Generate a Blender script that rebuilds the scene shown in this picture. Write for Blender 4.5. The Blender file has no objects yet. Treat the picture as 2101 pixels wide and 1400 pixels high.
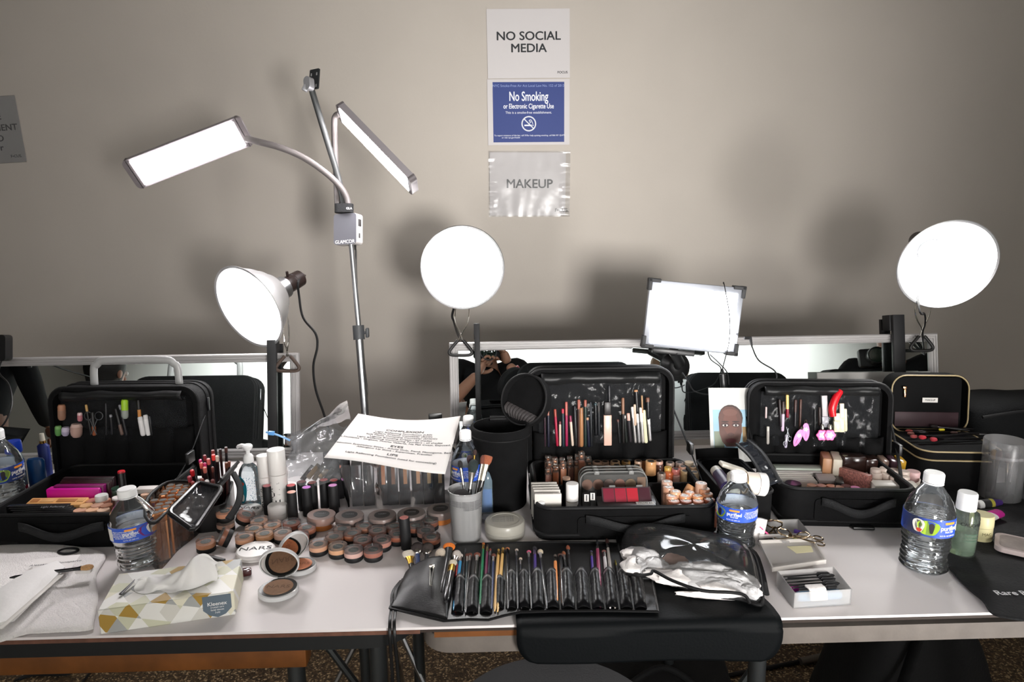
import bpy, bmesh, math, random
from mathutils import Vector as V, Matrix, Euler, noise
random.seed(7)
SC = bpy.context.scene
COL = SC.collection
PI = math.pi
def rad(a): return math.radians(a)

# ------------------------------------------------------------------ camera
FPX = 1400.67                       # 24 mm lens on a 36 mm wide frame of 2101 px
PSI, TH, ROLL = rad(2.3), rad(10.0), rad(0.5)
CAM = V((0, 0, 1.32))
T = 0.74                            # table top height
WALL_Y = 2.38
FW = V((math.sin(PSI)*math.cos(TH), math.cos(PSI)*math.cos(TH), -math.sin(TH)))
_r0 = FW.cross(V((0, 0, 1))).normalized()
_u0 = _r0.cross(FW).normalized()
RT = (_r0*math.cos(ROLL) - _u0*math.sin(ROLL)).normalized()
UP = (_u0*math.cos(ROLL) + _r0*math.sin(ROLL)).normalized()
cam_d = bpy.data.cameras.new('camera'); cam = bpy.data.objects.new('camera', cam_d); COL.objects.link(cam)
cam_d.lens = 24; cam_d.sensor_width = 36; cam_d.clip_start = 0.01
cam.matrix_world = Matrix(((RT.x, UP.x, -FW.x, CAM.x), (RT.y, UP.y, -FW.y, CAM.y), (RT.z, UP.z, -FW.z, CAM.z), (0, 0, 0, 1)))
SC.camera = cam

# ------------------------------------------------------------------ world, exposure, room and fill lights
vs = SC.view_settings
SC.display_settings.display_device = 'sRGB'
vs.view_transform = 'Standard'; vs.look = 'None'; vs.gamma = 1; vs.use_curve_mapping = False
vs.exposure = 0.0
SC.cycles.use_denoising = True
SC.cycles.max_bounces = 10; SC.cycles.transparent_max_bounces = 24; SC.cycles.glossy_bounces = 5
SC.cycles.transmission_bounces = 8; SC.cycles.diffuse_bounces = 3
SC.cycles.sample_clamp_indirect = 4.0
wd = bpy.data.worlds.new('world'); SC.world = wd; wd.use_nodes = True
wd.node_tree.nodes['Background'].inputs[0].default_value = (0.9, 0.92, 1.0, 1)
wd.node_tree.nodes['Background'].inputs[1].default_value = 0.012
def area(name, loc, target, size, power, col=(1, 1, 1), sy=None, spread=None):
    l = bpy.data.lights.new(name, 'AREA'); l.energy = power; l.color = col; l.size = size
    if sy: l.shape = 'RECTANGLE'; l.size_y = sy
    if spread: l.spread = spread
    o = bpy.data.objects.new(name, l); COL.objects.link(o); o.location = loc
    o.rotation_euler = (V(target)-V(loc)).to_track_quat('-Z', 'Y').to_euler()
    return o
# the make-up lights of the stations across the room
area('station_light', (.50, -.55, 1.13), (0.12, 2.38, 1.52), 0.34, 10, (1, .975, .95), spread=rad(66))
area('station_light', (1.29, -.30, .66), (-0.25, 2.38, 1.5), 0.3, 5.5, (1, .975, .95), spread=rad(70))
area('front_wall_fill', (-0.4, -1.2, 2.6), (0.1, 2.38, 1.5), 1.0, 3, (1, .98, .96), spread=rad(110))  # added unseen fill, softly lifts the wall with the signs
area('back_wall_fill', (0.2, -1.35, 2.72), (0.2, -2.1, 1.0), 4.6, 120, (1, .99, .98), sy=.3, spread=rad(85))  # added unseen strip, brightens the back wall that the mirrors show

# ------------------------------------------------------------------ projection helpers
def ray(px, py): return FW + RT*((px-1050.5)/FPX) + UP*((700-py)/FPX)
def on_z(px, py, z): d = ray(px, py); return CAM + d*((z-CAM.z)/d.z)
def on_y(px, py, y): d = ray(px, py); return CAM + d*((y-CAM.y)/d.y)
def at_d(px, py, dep): return CAM + ray(px, py)*dep
def tb(px, py, h=0): return on_z(px, py, T+h)
def depth(p): return (V(p)-CAM).dot(FW)
def mpp(p): return depth(p)/FPX
def ztop(p, py):                    # height at which a vertical through p is seen at image row py
    p = V(p); a = (700-py)/FPX; q = p-CAM
    return p.z + (a*q.dot(FW)-q.dot(UP))/(UP.z-a*FW.z)

# ------------------------------------------------------------------ materials
def lin(c):
    c = c/255
    return c/12.92 if c <= .04045 else ((c+.055)/1.055)**2.4
def sr(c): return (lin(c[0]), lin(c[1]), lin(c[2]), 1)
MATS = {}
def pm(name, c=(128, 128, 128), rough=.5, metal=0, spec=.5, trans=0, ior=1.45, coat=0, sub=0, emis=0, bump=0, bscale=200, var=0, vscale=60, aniso=0):
    if name in MATS: return MATS[name]
    m = bpy.data.materials.new(name); m.use_nodes = True; nt = m.node_tree; b = nt.nodes['Principled BSDF']; I = b.inputs
    I['Base Color'].default_value = sr(c); I['Roughness'].default_value = rough; I['Metallic'].default_value = metal
    I['Specular IOR Level'].default_value = spec; I['Transmission Weight'].default_value = trans; I['IOR'].default_value = ior
    I['Coat Weight'].default_value = coat
    if sub: I['Subsurface Weight'].default_value = sub; I['Subsurface Scale'].default_value = .01
    if emis: I['Emission Color'].default_value = sr(c); I['Emission Strength'].default_value = emis
    if bump or var:
        tc = nt.nodes.new('ShaderNodeTexCoord')
        if var:
            n = nt.nodes.new('ShaderNodeTexNoise'); n.inputs['Scale'].default_value = vscale; n.inputs['Detail'].default_value = 4
            nt.links.new(tc.outputs['Object'], n.inputs['Vector'])
            r = nt.nodes.new('ShaderNodeValToRGB'); r.color_ramp.elements[0].position = .3; r.color_ramp.elements[1].position = .7
            k = sr(c); r.color_ramp.elements[0].color = tuple(x*(1-var) for x in k[:3])+(1,); r.color_ramp.elements[1].color = tuple(min(1, x*(1+var)) for x in k[:3])+(1,)
            nt.links.new(n.outputs['Fac'], r.inputs[0]); nt.links.new(r.outputs[0], I['Base Color'])
        if bump:
            n = nt.nodes.new('ShaderNodeTexNoise'); n.inputs['Scale'].default_value = bscale; n.inputs['Detail'].default_value = 3
            nt.links.new(tc.outputs['Object'], n.inputs['Vector'])
            bp = nt.nodes.new('ShaderNodeBump'); bp.inputs['Strength'].default_value = bump; bp.inputs['Distance'].default_value = .002
            nt.links.new(n.outputs['Fac'], bp.inputs['Height']); nt.links.new(bp.outputs[0], I['Normal'])
    MATS[name] = m; return m
def film(name, tint=(245, 248, 250), body=.06, rough=.06, ior=1.45, bump=0, bscale=30, frost=0, glint=None):
    """thin clear plastic: lets light straight through, mirrors at grazing angles, a little milky body"""
    if name in MATS: return MATS[name]
    m = bpy.data.materials.new(name); m.use_nodes = True; nt = m.node_tree; nt.nodes.clear()
    N = nt.nodes.new; out = N('ShaderNodeOutputMaterial')
    tr = N('ShaderNodeBsdfTransparent'); tr.inputs[0].default_value = sr(tint)
    df = N('ShaderNodeBsdfTranslucent' if frost else 'ShaderNodeBsdfDiffuse'); df.inputs[0].default_value = sr(tint)
    df2 = N('ShaderNodeBsdfDiffuse'); df2.inputs[0].default_value = sr(tint)
    mxd = N('ShaderNodeMixShader'); mxd.inputs[0].default_value = .5; nt.links.new(df.outputs[0], mxd.inputs[1]); nt.links.new(df2.outputs[0], mxd.inputs[2])
    mx = N('ShaderNodeMixShader'); mx.inputs[0].default_value = body
    nt.links.new(tr.outputs[0], mx.inputs[1]); nt.links.new(mxd.outputs[0], mx.inputs[2])
    gl = N('ShaderNodeBsdfGlossy'); gl.inputs['Roughness'].default_value = rough
    fr = N('ShaderNodeFresnel'); fr.inputs[0].default_value = ior
    mx2 = N('ShaderNodeMixShader'); nt.links.new(fr.outputs[0], mx2.inputs[0]); nt.links.new(mx.outputs[0], mx2.inputs[1]); nt.links.new(gl.outputs[0], mx2.inputs[2])
    if bump:
        tc = N('ShaderNodeTexCoord'); n = N('ShaderNodeTexNoise'); n.inputs['Scale'].default_value = bscale; n.inputs['Detail'].default_value = 2
        nt.links.new(tc.outputs['Object'], n.inputs['Vector'])
        bp = N('ShaderNodeBump'); bp.inputs['Strength'].default_value = bump; bp.inputs['Distance'].default_value = .01
        nt.links.new(n.outputs['Fac'], bp.inputs['Height']); nt.links.new(bp.outputs[0], gl.inputs['Normal']); nt.links.new(bp.outputs[0], fr.inputs['Normal'])
    nt.links.new(mx2.outputs[0], out.inputs[0]); MATS[name] = m; return m
def emit(name, c, s):
    if name in MATS: return MATS[name]
    m = bpy.data.materials.new(name); m.use_nodes = True; nt = m.node_tree; nt.nodes.clear()
    e = nt.nodes.new('ShaderNodeEmission'); e.inputs[0].default_value = sr(c); e.inputs[1].default_value = s
    o = nt.nodes.new('ShaderNodeOutputMaterial'); nt.links.new(e.outputs[0], o.inputs[0]); MATS[name] = m; return m

# ------------------------------------------------------------------ mesh building
class MB:
    def __init__(s): s.b = bmesh.new()
    def box(s, c, d, m=None, bev=0, seg=2):
        g = bmesh.ops.create_cube(s.b, size=1, matrix=Matrix.Translation(V(c)) @ Matrix.Diagonal((d[0], d[1], d[2], 1)))
        vs_ = g['verts']
        if bev:
            es = list({e for v in vs_ for e in v.link_edges})
            r = bmesh.ops.bevel(s.b, geom=es, offset=bev, segments=seg, affect='EDGES', profile=.5)
            vs_ = list({v for f in r['faces'] for v in f.verts} | {v for v in vs_ if v.is_valid})
        if m is not None: bmesh.ops.transform(s.b, matrix=m, verts=vs_)
        return s
    def ring_surf(s, rings, closed=True, cap0=True, cap1=True):
        R = [[s.b.verts.new(p) for p in r] for r in rings]; n = len(R[0])
        for a, c in zip(R, R[1:]):
            for i in range(n if closed else n-1):
                j = (i+1) % n
                try: s.b.faces.new((a[i], a[j], c[j], c[i]))
                except ValueError: pass
        if closed and cap0: s.b.faces.new(list(reversed(R[0])))
        if closed and cap1: s.b.faces.new(R[-1])
        return s
    def lathe(s, prof, seg=32, m=None, cap0=None, cap1=None, sx=1, sy=1, off=None):
        m = m or Matrix.Identity(4); rings = []
        for k, (r, z) in enumerate(prof):
            o = off(z) if off else (0, 0)
            rr = max(r, 1e-5)
            rings.append([m @ V((math.cos(a)*rr*sx+o[0], math.sin(a)*rr*sy+o[1], z)) for a in (2*PI*i/seg for i in range(seg))])
        return s.ring_surf(rings, True, prof[0][0] > 1e-4 if cap0 is None else cap0, prof[-1][0] > 1e-4 if cap1 is None else cap1)
    def cyl(s, p0, p1, r0, r1=None, seg=16): return s.tube([p0, p1], [r0, r0 if r1 is None else r1], seg)
    def tube(s, pts, rr, seg=10, flat=1.0, closed=False, upv=None):
        pts = [V(p) for p in pts]; n = len(pts)
        if not isinstance(rr, (list, tuple)): rr = [rr]*n
        rings = []; nrm = None
        for i, p in enumerate(pts):
            if closed: t = (pts[(i+1) % n]-pts[i-1])
            else: t = pts[min(i+1, n-1)]-pts[max(i-1, 0)]
            t.normalize()
            if nrm is None:
                ref = upv or (V((0, 0, 1)) if abs(t.z) < .9 else V((1, 0, 0)))
                nrm = (V(ref)-t*V(ref).dot(t)).normalized()
            else:
                nrm = nrm-t*nrm.dot(t)
                nrm = nrm.normalized() if nrm.length > 1e-6 else t.orthogonal().normalized()
            bn = t.cross(nrm)
            rings.append([p+nrm*(math.cos(a)*rr[i]*flat)+bn*(math.sin(a)*rr[i]) for a in (2*PI*k/seg for k in range(seg))])
        if closed:
            rings.append(rings[0])
            return s.ring_surf(rings, True, False, False)
        return s.ring_surf(rings)
    def prism(s, poly, z0, z1, m=None):
        m = m or Matrix.Identity(4)
        return s.ring_surf([[m @ V((x, y, z0)) for x, y in poly], [m @ V((x, y, z1)) for x, y in poly]])
    def sheet(s, fn, nu, nv):
        g = [[s.b.verts.new(fn(i/nu, j/nv)) for j in range(nv+1)] for i in range(nu+1)]
        for i in range(nu):
            for j in range(nv): s.b.faces.new((g[i][j], g[i+1][j], g[i+1][j+1], g[i][j+1]))
        return s
    def sphere(s, c, r, sx=1, sy=1, sz=1, m=None, u=20, v=12):
        mm = Matrix.Translation(V(c)) @ (m or Matrix.Identity(4)) @ Matrix.Diagonal((r*sx, r*sy, r*sz, 1))
        bmesh.ops.create_uvsphere(s.b, u_segments=u, v_segments=v, radius=1, matrix=mm); return s
    def build(s, name, mat, parent=None, sharp=38, solid=0, sub=0, weld=False, off=0):
        if weld: bmesh.ops.remove_doubles(s.b, verts=s.b.verts, dist=1e-5)
        bmesh.ops.recalc_face_normals(s.b, faces=s.b.faces)
        me = bpy.data.meshes.new(name); s.b.to_mesh(me); s.b.free()
        for p in me.polygons: p.use_smooth = True
        me.set_sharp_from_angle(angle=rad(sharp))
        o = bpy.data.objects.new(name, me); COL.objects.link(o)
        if mat: me.materials.append(mat)
        if parent: o.parent = parent
        if solid:
            md = o.modifiers.new('solid', 'SOLIDIFY'); md.thickness = solid; md.offset = off
        if sub:
            md = o.modifiers.new('sub', 'SUBSURF'); md.levels = sub; md.render_levels = sub
        return o
def tag(o, label, cat, group=None, kind=None):
    if label: o['label'] = label
    if cat: o['category'] = cat
    if group: o['group'] = group
    if kind: o['kind'] = kind
    return o
def thing(name, label, cat, mx=None, group=None):
    o = bpy.data.objects.new(name, None); COL.objects.link(o); o.empty_display_size = .02
    if mx is not None: place(o, mx)
    return tag(o, label, cat, group)
def place(o, mx):
    if not isinstance(mx, Matrix): mx = Matrix.Translation(V(mx))
    o.location, o.rotation_mode = mx.to_translation(), 'XYZ'
    o.rotation_euler = mx.to_euler(); o.scale = mx.to_scale(); return o
def struct(o): o['kind'] = 'structure'; return o
def solo(mb, name, mat, label, cat, mx=None, group=None, **k):
    o = mb.build(name, mat, None, **k)
    if mx is not None: place(o, mx)
    return tag(o, label, cat, group)
def dup(root, mx=None, label=None, group=None, mats=None):
    """copy a thing with its parts and sub-parts; mats {part name: material} recolours a part (linked to the object)"""
    def cp(o, par):
        c = o.copy(); COL.objects.link(c); c.parent = par
        if par is not None: c.matrix_parent_inverse = o.matrix_parent_inverse.copy()
        k = o.name.split('.')[0]
        if mats and k in mats and c.type == 'MESH':
            c.data = c.data.copy(); c.data.materials[0] = mats[k]
        for ch in list(o.children): cp(ch, c)
        return c
    r = cp(root, None)
    if mx is not None: place(r, mx)
    if label: r['label'] = label
    if group: r['group'] = group
    return r
def fr(o, x=None, y=None, z=None):
    """frame matrix at o; z axis given, x as near as possible"""
    z = V(z or (0, 0, 1)).normalized(); x = V(x or (1, 0, 0)); x = (x-z*x.dot(z)).normalized(); y = z.cross(x); o = V(o)
    return Matrix(((x.x, y.x, z.x, o.x), (x.y, y.y, z.y, o.y), (x.z, y.z, z.z, o.z), (0, 0, 0, 1)))
def RZ(a): return Matrix.Rotation(rad(a), 4, 'Z')
def RX(a): return Matrix.Rotation(rad(a), 4, 'X')
def RY(a): return Matrix.Rotation(rad(a), 4, 'Y')
def TR(*p): return Matrix.Translation(V(p[0] if len(p) == 1 else p))
def spl(pts, n=6):
    """smooth curve through the points"""
    P = [V(p) for p in pts]; out = []
    for i in range(len(P)-1):
        a, b, c, d = P[max(i-1, 0)], P[i], P[i+1], P[min(i+2, len(P)-1)]
        for k in range(n):
            t = k/n
            out.append(.5*((2*b)+(c-a)*t+(2*a-5*b+4*c-d)*t*t+(3*b-a-3*c+d)*t**3))
    out.append(P[-1]); return out
def rrect(w, h, r, n=5):
    out = []
    for cx, cy, a0 in ((w/2-r, h/2-r, 0), (-w/2+r, h/2-r, 90), (-w/2+r, -h/2+r, 180), (w/2-r, -h/2+r, 270)):
        for i in range(n+1):
            a = rad(a0+90*i/n); out.append((cx+r*math.cos(a), cy+r*math.sin(a)))
    return out
def text(s, size, mx, mat, parent=None, bold=0, align='CENTER', sx=1, name='lettering', sp=1, ext=.0002):
    c = bpy.data.curves.new(name, 'FONT'); c.body = s; c.size = size; c.align_x = align; c.align_y = 'CENTER'
    c.extrude = ext; c.space_character = sp; c.resolution_u = 4
    f = bpy.data.objects.new(name, c); COL.objects.link(f); me = bpy.data.meshes.new_from_object(f)
    bpy.data.objects.remove(f); bpy.data.curves.remove(c)
    if bold:
        bb = bmesh.new(); bb.from_mesh(me); g0 = list(bb.verts)+list(bb.edges)+list(bb.faces)
        for dx, dy in ((1, 0), (-1, 0), (0, .7), (0, -.7)):
            r = bmesh.ops.duplicate(bb, geom=g0); bmesh.ops.translate(bb, vec=(dx*bold*size, dy*bold*size, dx*1e-5+dy*2e-5), verts=[e for e in r['geom'] if isinstance(e, bmesh.types.BMVert)])
        bb.to_mesh(me); bb.free()
    me.materials.clear(); me.materials.append(mat); me.name = name
    o = bpy.data.objects.new(name, me); COL.objects.link(o)
    if parent: o.parent = parent
    place(o, mx @ Matrix.Diagonal((sx, 1, 1, 1))); return o

# common materials
BLK = pm('black_plastic', (16, 16, 17), .38)
MBLK = pm('matte_black_plastic', (20, 20, 22), .6)
CANV = pm('black_canvas', (11, 11, 12), .9, bump=.5, bscale=900, var=.25, vscale=40, spec=.2)
BIND = pm('black_binding', (15, 15, 16), .65, spec=.3)
WEB = pm('black_webbing', (17, 18, 20), .75, bump=.6, bscale=700)
LEA = pm('black_leather', (13, 13, 14), .42, bump=.1, bscale=350, spec=.45)
ALU = pm('aluminium', (200, 202, 205), .3, metal=1)
CHR = pm('chrome', (225, 222, 215), .12, metal=1)
WHT = pm('white_plastic', (236, 234, 230), .4)
WPAP = pm('white_paper', (238, 234, 232), .8)
INK = pm('black_ink', (22, 23, 25), .7)
GINK = pm('grey_ink', (110, 110, 112), .7)
WINK = pm('white_ink', (235, 235, 235), .6)
CORD = pm('black_cord', (18, 18, 19), .5)
GOLD = pm('gold_metal', (205, 160, 85), .22, metal=1)
CLEAR = film('clear_plastic')
FROST = film('frosted_plastic', (250, 250, 248), .25, .35, frost=1)
# ------------------------------------------------------------------ room shell
def wallmat(name, c, bump=.12):
    return pm(name, c, .75, bump=bump, bscale=120, var=.03, vscale=3, spec=.2)
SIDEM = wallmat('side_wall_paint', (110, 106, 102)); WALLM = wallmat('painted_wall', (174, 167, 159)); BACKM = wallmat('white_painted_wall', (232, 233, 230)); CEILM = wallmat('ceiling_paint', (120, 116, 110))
def terrazzo():
    m = pm('brown_terrazzo', (60, 45, 32), .5); nt = m.node_tree; b = nt.nodes['Principled BSDF']
    tc = nt.nodes.new('ShaderNodeTexCoord'); v = nt.nodes.new('ShaderNodeTexVoronoi'); v.inputs['Scale'].default_value = 210
    nt.links.new(tc.outputs['Object'], v.inputs['Vector'])
    r = nt.nodes.new('ShaderNodeValToRGB'); e = r.color_ramp.elements
    e[0].color = sr((44, 34, 25)); e[1].color = sr((82, 64, 45)); e[1].position = .55
    x = e.new(.8); x.color = sr((116, 92, 64)); x = e.new(.93); x.color = sr((190, 164, 126))
    sep = nt.nodes.new('ShaderNodeSeparateColor'); nt.links.new(v.outputs['Color'], sep.inputs[0]); nt.links.new(sep.outputs[0], r.inputs[0])
    nt.links.new(r.outputs[0], b.inputs['Base Color']); return m
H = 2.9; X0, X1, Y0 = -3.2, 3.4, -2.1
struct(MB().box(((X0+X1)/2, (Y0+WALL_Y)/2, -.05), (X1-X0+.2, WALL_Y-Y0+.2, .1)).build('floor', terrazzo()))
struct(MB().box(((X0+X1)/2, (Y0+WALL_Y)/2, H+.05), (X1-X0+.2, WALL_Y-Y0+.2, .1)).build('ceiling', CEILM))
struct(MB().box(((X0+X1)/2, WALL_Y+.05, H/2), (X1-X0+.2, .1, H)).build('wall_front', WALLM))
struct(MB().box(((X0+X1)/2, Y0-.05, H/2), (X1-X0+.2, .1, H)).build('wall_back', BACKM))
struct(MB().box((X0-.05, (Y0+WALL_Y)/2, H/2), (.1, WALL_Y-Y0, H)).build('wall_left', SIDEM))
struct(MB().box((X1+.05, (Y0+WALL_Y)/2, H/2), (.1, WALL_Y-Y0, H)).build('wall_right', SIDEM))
d1 = struct(MB().box((0, 0, 1.02), (.92, .04, 2.04), bev=.004).build('door_1', pm('white_door_paint', (226, 225, 221), .5)))
d1.location = (.52, Y0+.02, 0)
MB().box((0, .03, 1.05), (.7, .03, .06), bev=.008).build('push_bar', ALU, d1)
MB().box((0, .024, 1.05), (.8, .012, .1), bev=.004).build('bar_plate', WHT, d1)

# ------------------------------------------------------------------ tables
def frontline(pa, pb, z=T): a, b = on_z(*pa, z), on_z(*pb, z); return a, (b-a).normalized()
def table(name, label, a, ux, L, dep_, top_mat, edge_mat, thick, rail, rail_mat, legs):
    m = fr(a, x=ux); t = thing(name, label, 'table', m)
    MB().box((L/2, dep_/2, -thick/2-.0045), (L, dep_, thick)).build('table_edge', edge_mat, t)
    MB().box((L/2, dep_/2, -.002), (L, dep_, .004)).build('tabletop', top_mat, t)
    if rail == 'black':
        p = rrect(L-.01, dep_-.03, .07, 6)
        MB().prism([(x+L/2-.005, y+dep_/2) for x, y in p], -thick-.036, -thick-.005).build('edge_frame', pm('black_rubber_edge', (18, 20, 21), .6), t)
        MB().box((L/2-.12, .06, -thick-.062), (L-.12, .03, .048), bev=.003).build('apron', rail_mat, t)
        MB().box((L/2-.12, dep_-.1, -thick-.062), (L-.12, .03, .048), bev=.003).build('apron', rail_mat, t)
    else:
        MB().box((.20, dep_/2, -thick-.01), (.36, dep_-.006, .01)).build('underboard', rail_mat, t)
        p = rrect(L, dep_-.01, .045, 6)
        MB().prism([(x+L/2-.0, y+dep_/2) for x, y in p], -thick-.042, -thick-.0155).build('edge_frame', pm('grey_laminate_edge', (108, 101, 95), .5, bump=.3, bscale=60, var=.12, vscale=25), t)
    zt = -thick-.043
    g = pm('grey_steel_leg', (92, 96, 98), .35, metal=.8)
    for lx in legs:
        for ly in (.12, dep_-.12):
            MB().tube([(lx, ly, zt), (lx, ly, -T)], .0145, 12).build('leg', g, t)
        MB().tube([(lx, .12, -T+.16), (lx, dep_-.12, -T+.16)], .01, 8).build('crossbar', g, t)
    lx = legs[0] if rail != 'black' else legs[-1]
    s_ = -1 if rail == 'black' else 1
    MB().tube([(lx, dep_/2, -T+.2), (lx+s_*.3, dep_/2, zt)], .008, 8).build('brace', g, t)
    return t
TOPW = pm('white_laminate', (232, 226, 225), .5, bump=.05, bscale=40, spec=.25)
WOODE = pm('worn_brown_edge', (104, 70, 56), .6, var=.3, vscale=50)
WOOD = pm('orange_wood_rail', (112, 66, 26), .55, var=.3, vscale=18)
aL, uL = frontline((0, 1310), (2040, 1257))
aL = aL - uL*.35
endL = aL+uL*((on_z(862, 1285, T)-aL).dot(uL)); LL = (endL-aL).length
tableL = table('folding_table', 'white-topped folding table at left with black edge and wooden rail below', aL, uL, LL, .78, TOPW, WOODE, .006, 'black', WOOD, [LL-.22, LL-.085])
aR = endL + uL*.0001
LR = (on_z(2040, 1257, T)-aR).dot(uL)
tableR = table('folding_table', 'white-topped folding table at right with thick grey laminated edge', aR, uL, LR+.5, .78, TOPW, pm('dark_seam', (50, 40, 34), .6), .004, 'grey', WOOD, [.55, LR+.3])
def tabL(px, py, h=0): return tb(px, py, h)

# ------------------------------------------------------------------ wall signs
def sign(name, label, c4, mats, extra=None, thick=.0008, off=.003):
    """c4: image corners tl, tr, br, bl on the wall"""
    P = [on_y(x, y, WALL_Y-off) for x, y in c4]
    w = ((P[1]-P[0]).length+(P[2]-P[3]).length)/2; h = ((P[3]-P[0]).length+(P[2]-P[1]).length)/2
    ctr = (P[0]+P[1]+P[2]+P[3])/4; ux = (P[1]-P[0]+P[2]-P[3]).normalized()
    m = fr(ctr, x=ux, z=(0, -1, 0))
    t = thing(name, label, 'sign', m)
    return t, w, h
SLEEVE = film('page_sleeve', (232, 232, 232), .06, .2, bump=.1, bscale=16, ior=1.3)
SPAP = pm('sign_paper', (186, 182, 182), .8); SINK = pm('sign_ink', (30, 33, 36), .7)
BLUE = pm('sign_blue', (31, 50, 112), .6)
t, w, h = sign('paper_sign', 'white paper sign reading NO SOCIAL MEDIA, topmost on the wall', [(999, 19), (1169, 17), (1169, 160), (1000, 161)], None)
MB().box((0, 0, 0), (w, h, .0008)).build('sheet', SPAP, t)
text('NO SOCIAL\nMEDIA', h*.175, TR(0, h*.02, .0007), SINK, t, bold=.022, sx=1.07)
text('FOCUS', h*.05, TR(w*.41, -h*.42, .0007), SINK, t, bold=.02)
t, w, h = sign('paper_sign', 'blue No Smoking sign on white sheet below the NO SOCIAL MEDIA sign', [(999, 163), (1169, 162), (1168, 297), (1002, 298)], None)
MB().box((0, 0, 0), (w, h, .0008)).build('sheet', SPAP, t)
MB().box((0, -.0, .0005), (w*.87, h*.915, .0004)).build('blue_panel', BLUE, t)
LINK = pm('pale_print', (214, 216, 222), .6)
text('NYC Smoke-Free Air Act Local Law No. 152 of 2013', h*.052, TR(0, h*.40, .0009), pm('faint_print', (130, 145, 190), .6), t)
text('No Smoking', h*.2, TR(0, h*.235, .0009), LINK, t, bold=.018, sx=.62)
text('or Electronic Cigarette Use', h*.105, TR(0, h*.09, .0009), LINK, t, bold=.02, sx=.68)
text('This is a smoke-free establishment.', h*.052, TR(0, h*-.005, .0009), LINK, t)
m = MB(); R0 = h*.108
m.tube([(R0*math.cos(a), R0*math.sin(a)-h*.175, .001) for a in (2*PI*i/40 for i in range(40))], h*.011, 6, closed=True)
m.cyl((-R0*.7, -h*.175+R0*.7, .001), (R0*.7, -h*.175-R0*.7, .001), h*.009, seg=6)
m.box((-R0*.1, -h*.2, .001), (R0*1.1, h*.022, .0004)); m.box((R0*.62, -h*.2, .001), (R0*.12, h*.022, .0004))
m.tube(spl([(R0*.1, -h*.165, .001), (R0*.3, -h*.15, .001), (R0*.05, -h*.13, .001), (R0*.3, -h*.115, .001), (R0*.5, -h*.15, .001), (R0*.6, -h*.18, .001)], 4), h*.006, 6)
m.build('no_smoking_symbol', LINK, t)
text('To report violations of the law, call 311\nor visit nyc.gov/health', h*.033, TR(-w*.22, -h*.37, .0009), LINK, t)
text('For help quitting smoking, call 866 NY QUITS', h*.033, TR(w*.21, -h*.355, .0009), LINK, t)
t, w, h = sign('paper_sign', 'white MAKEUP sign in wrinkled clear sleeve, lowest of the three signs', [(1003, 311), (1170, 309), (1169, 446), (1002, 444)], None, off=.004)
MB().box((-w*.02, .0, 0), (w*.93, h*.96, .0008)).build('sheet', SPAP, t)
text('MAKEUP', h*.19, TR(-w*.0, h*.0, .0007), SINK, t, bold=.02, sx=1.0)
text('F•CUS.', h*.075, TR(w*.40, -h*.4, .0007), SINK, t, bold=.02)
MB().sheet(lambda u, v: V(((u-.5)*w*1.0, (v-.5)*h*1.0, .0025+.0015*noise.noise(V((u*9, v*3, 1)))+(.003*noise.noise(V((u*3, v*14, 5))) if u > .88 or u < .1 else 0))), 40, 40).build('plastic_sleeve', SLEEVE, t)
t, w, h = sign('paper_sign', 'partly cropped white sign at far left ending in CLIENT, taped askew', [(-128, 206), (32, 197), (53, 331), (-116, 342)], None)
MB().box((0, 0, 0), (w, h, .0008)).build('sheet', SPAP, t)
for s_, yy, xx in (('THE', .20, .285), ('CLIENT', .03, .463), ('AND', -.13, .272), ('or', -.27, .245)):
    text(s_, h*.135, TR(w*xx, h*yy, .0007), SINK, t, bold=.02, align='RIGHT')
text('F•CUS.', h*.06, TR(w*.385, -h*.41, .0007), SINK, t, bold=.02)
MB().box((0, 0, .0012), (w*1.0, h*1.02, .0003)).build('plastic_sleeve', SLEEVE, t)

# ------------------------------------------------------------------ mirrors
MIRR = pm('mirror_glass', (232, 240, 238), .0, metal=1)
FRAME = pm('silver_white_frame', (160, 157, 156), .4, spec=.5)
nrm = -ray(1003, 722).normalized()           # both mirrors lean back against their stands
def mirror(label, tl, tr, Hh, group=None):
    """tl, tr: world points of the outer top corners, on the leaning plane"""
    ux = (tr-tl).normalized(); n = nrm-ux*nrm.dot(ux); n.normalize()
    W = (tr-tl).length; m = fr(tl, x=ux, z=n)      # local y = up the mirror
    t = thing('mirror', label, 'mirror', m, group)
    fwid = .022
    prof = [(0, 0), (0, .012), (.003, .016), (.006, .016), (.007, .0135), (.0085, .0135), (.0095, .015), (.0125, .015), (.0135, .0122), (.015, .0122), (.016, .0138), (.018, .0138), (fwid, .009), (fwid, 0)]
    b = MB(); rings = []
    cs = [(0, 0, 1, -1), (W, 0, -1, -1), (W, -Hh, -1, 1), (0, -Hh, 1, 1)]
    for k in range(5):
        cx, cy, sx, sy = cs[k % 4]
        rings.append([V((cx+sx*a, cy+sy*a, z)) for a, z in prof])
    b.ring_surf(rings, True, False, False).build('mirror_frame', FRAME, t, sharp=25)
    MB().box((W/2, -Hh/2, .004), (W-.028, Hh-.028, .004)).build('glass', MIRR, t)
    MB().box((W/2, -Hh/2, -.003), (W-.004, Hh-.004, .006)).build('backing', pm('brown_backing_board', (90, 70, 50), .8), t)
    return t, m, W
MY = 1.70
def mpt(px, py, ref):
    d = ray(px, py); return CAM + d*((ref-CAM).dot(nrm)/d.dot(nrm))
ref = on_y(1420, 693, MY)
_tz = (mpt(1400, 694, ref).z+mpt(300, 729, ref).z)/2
HM = (_tz-T-.016)/math.cos(math.asin(nrm.z))
mirR, mR, WR = mirror('wide door mirror behind the middle and right makeup cases', mpt(922, 703, ref), mpt(1917, 684, ref), HM)
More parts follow.
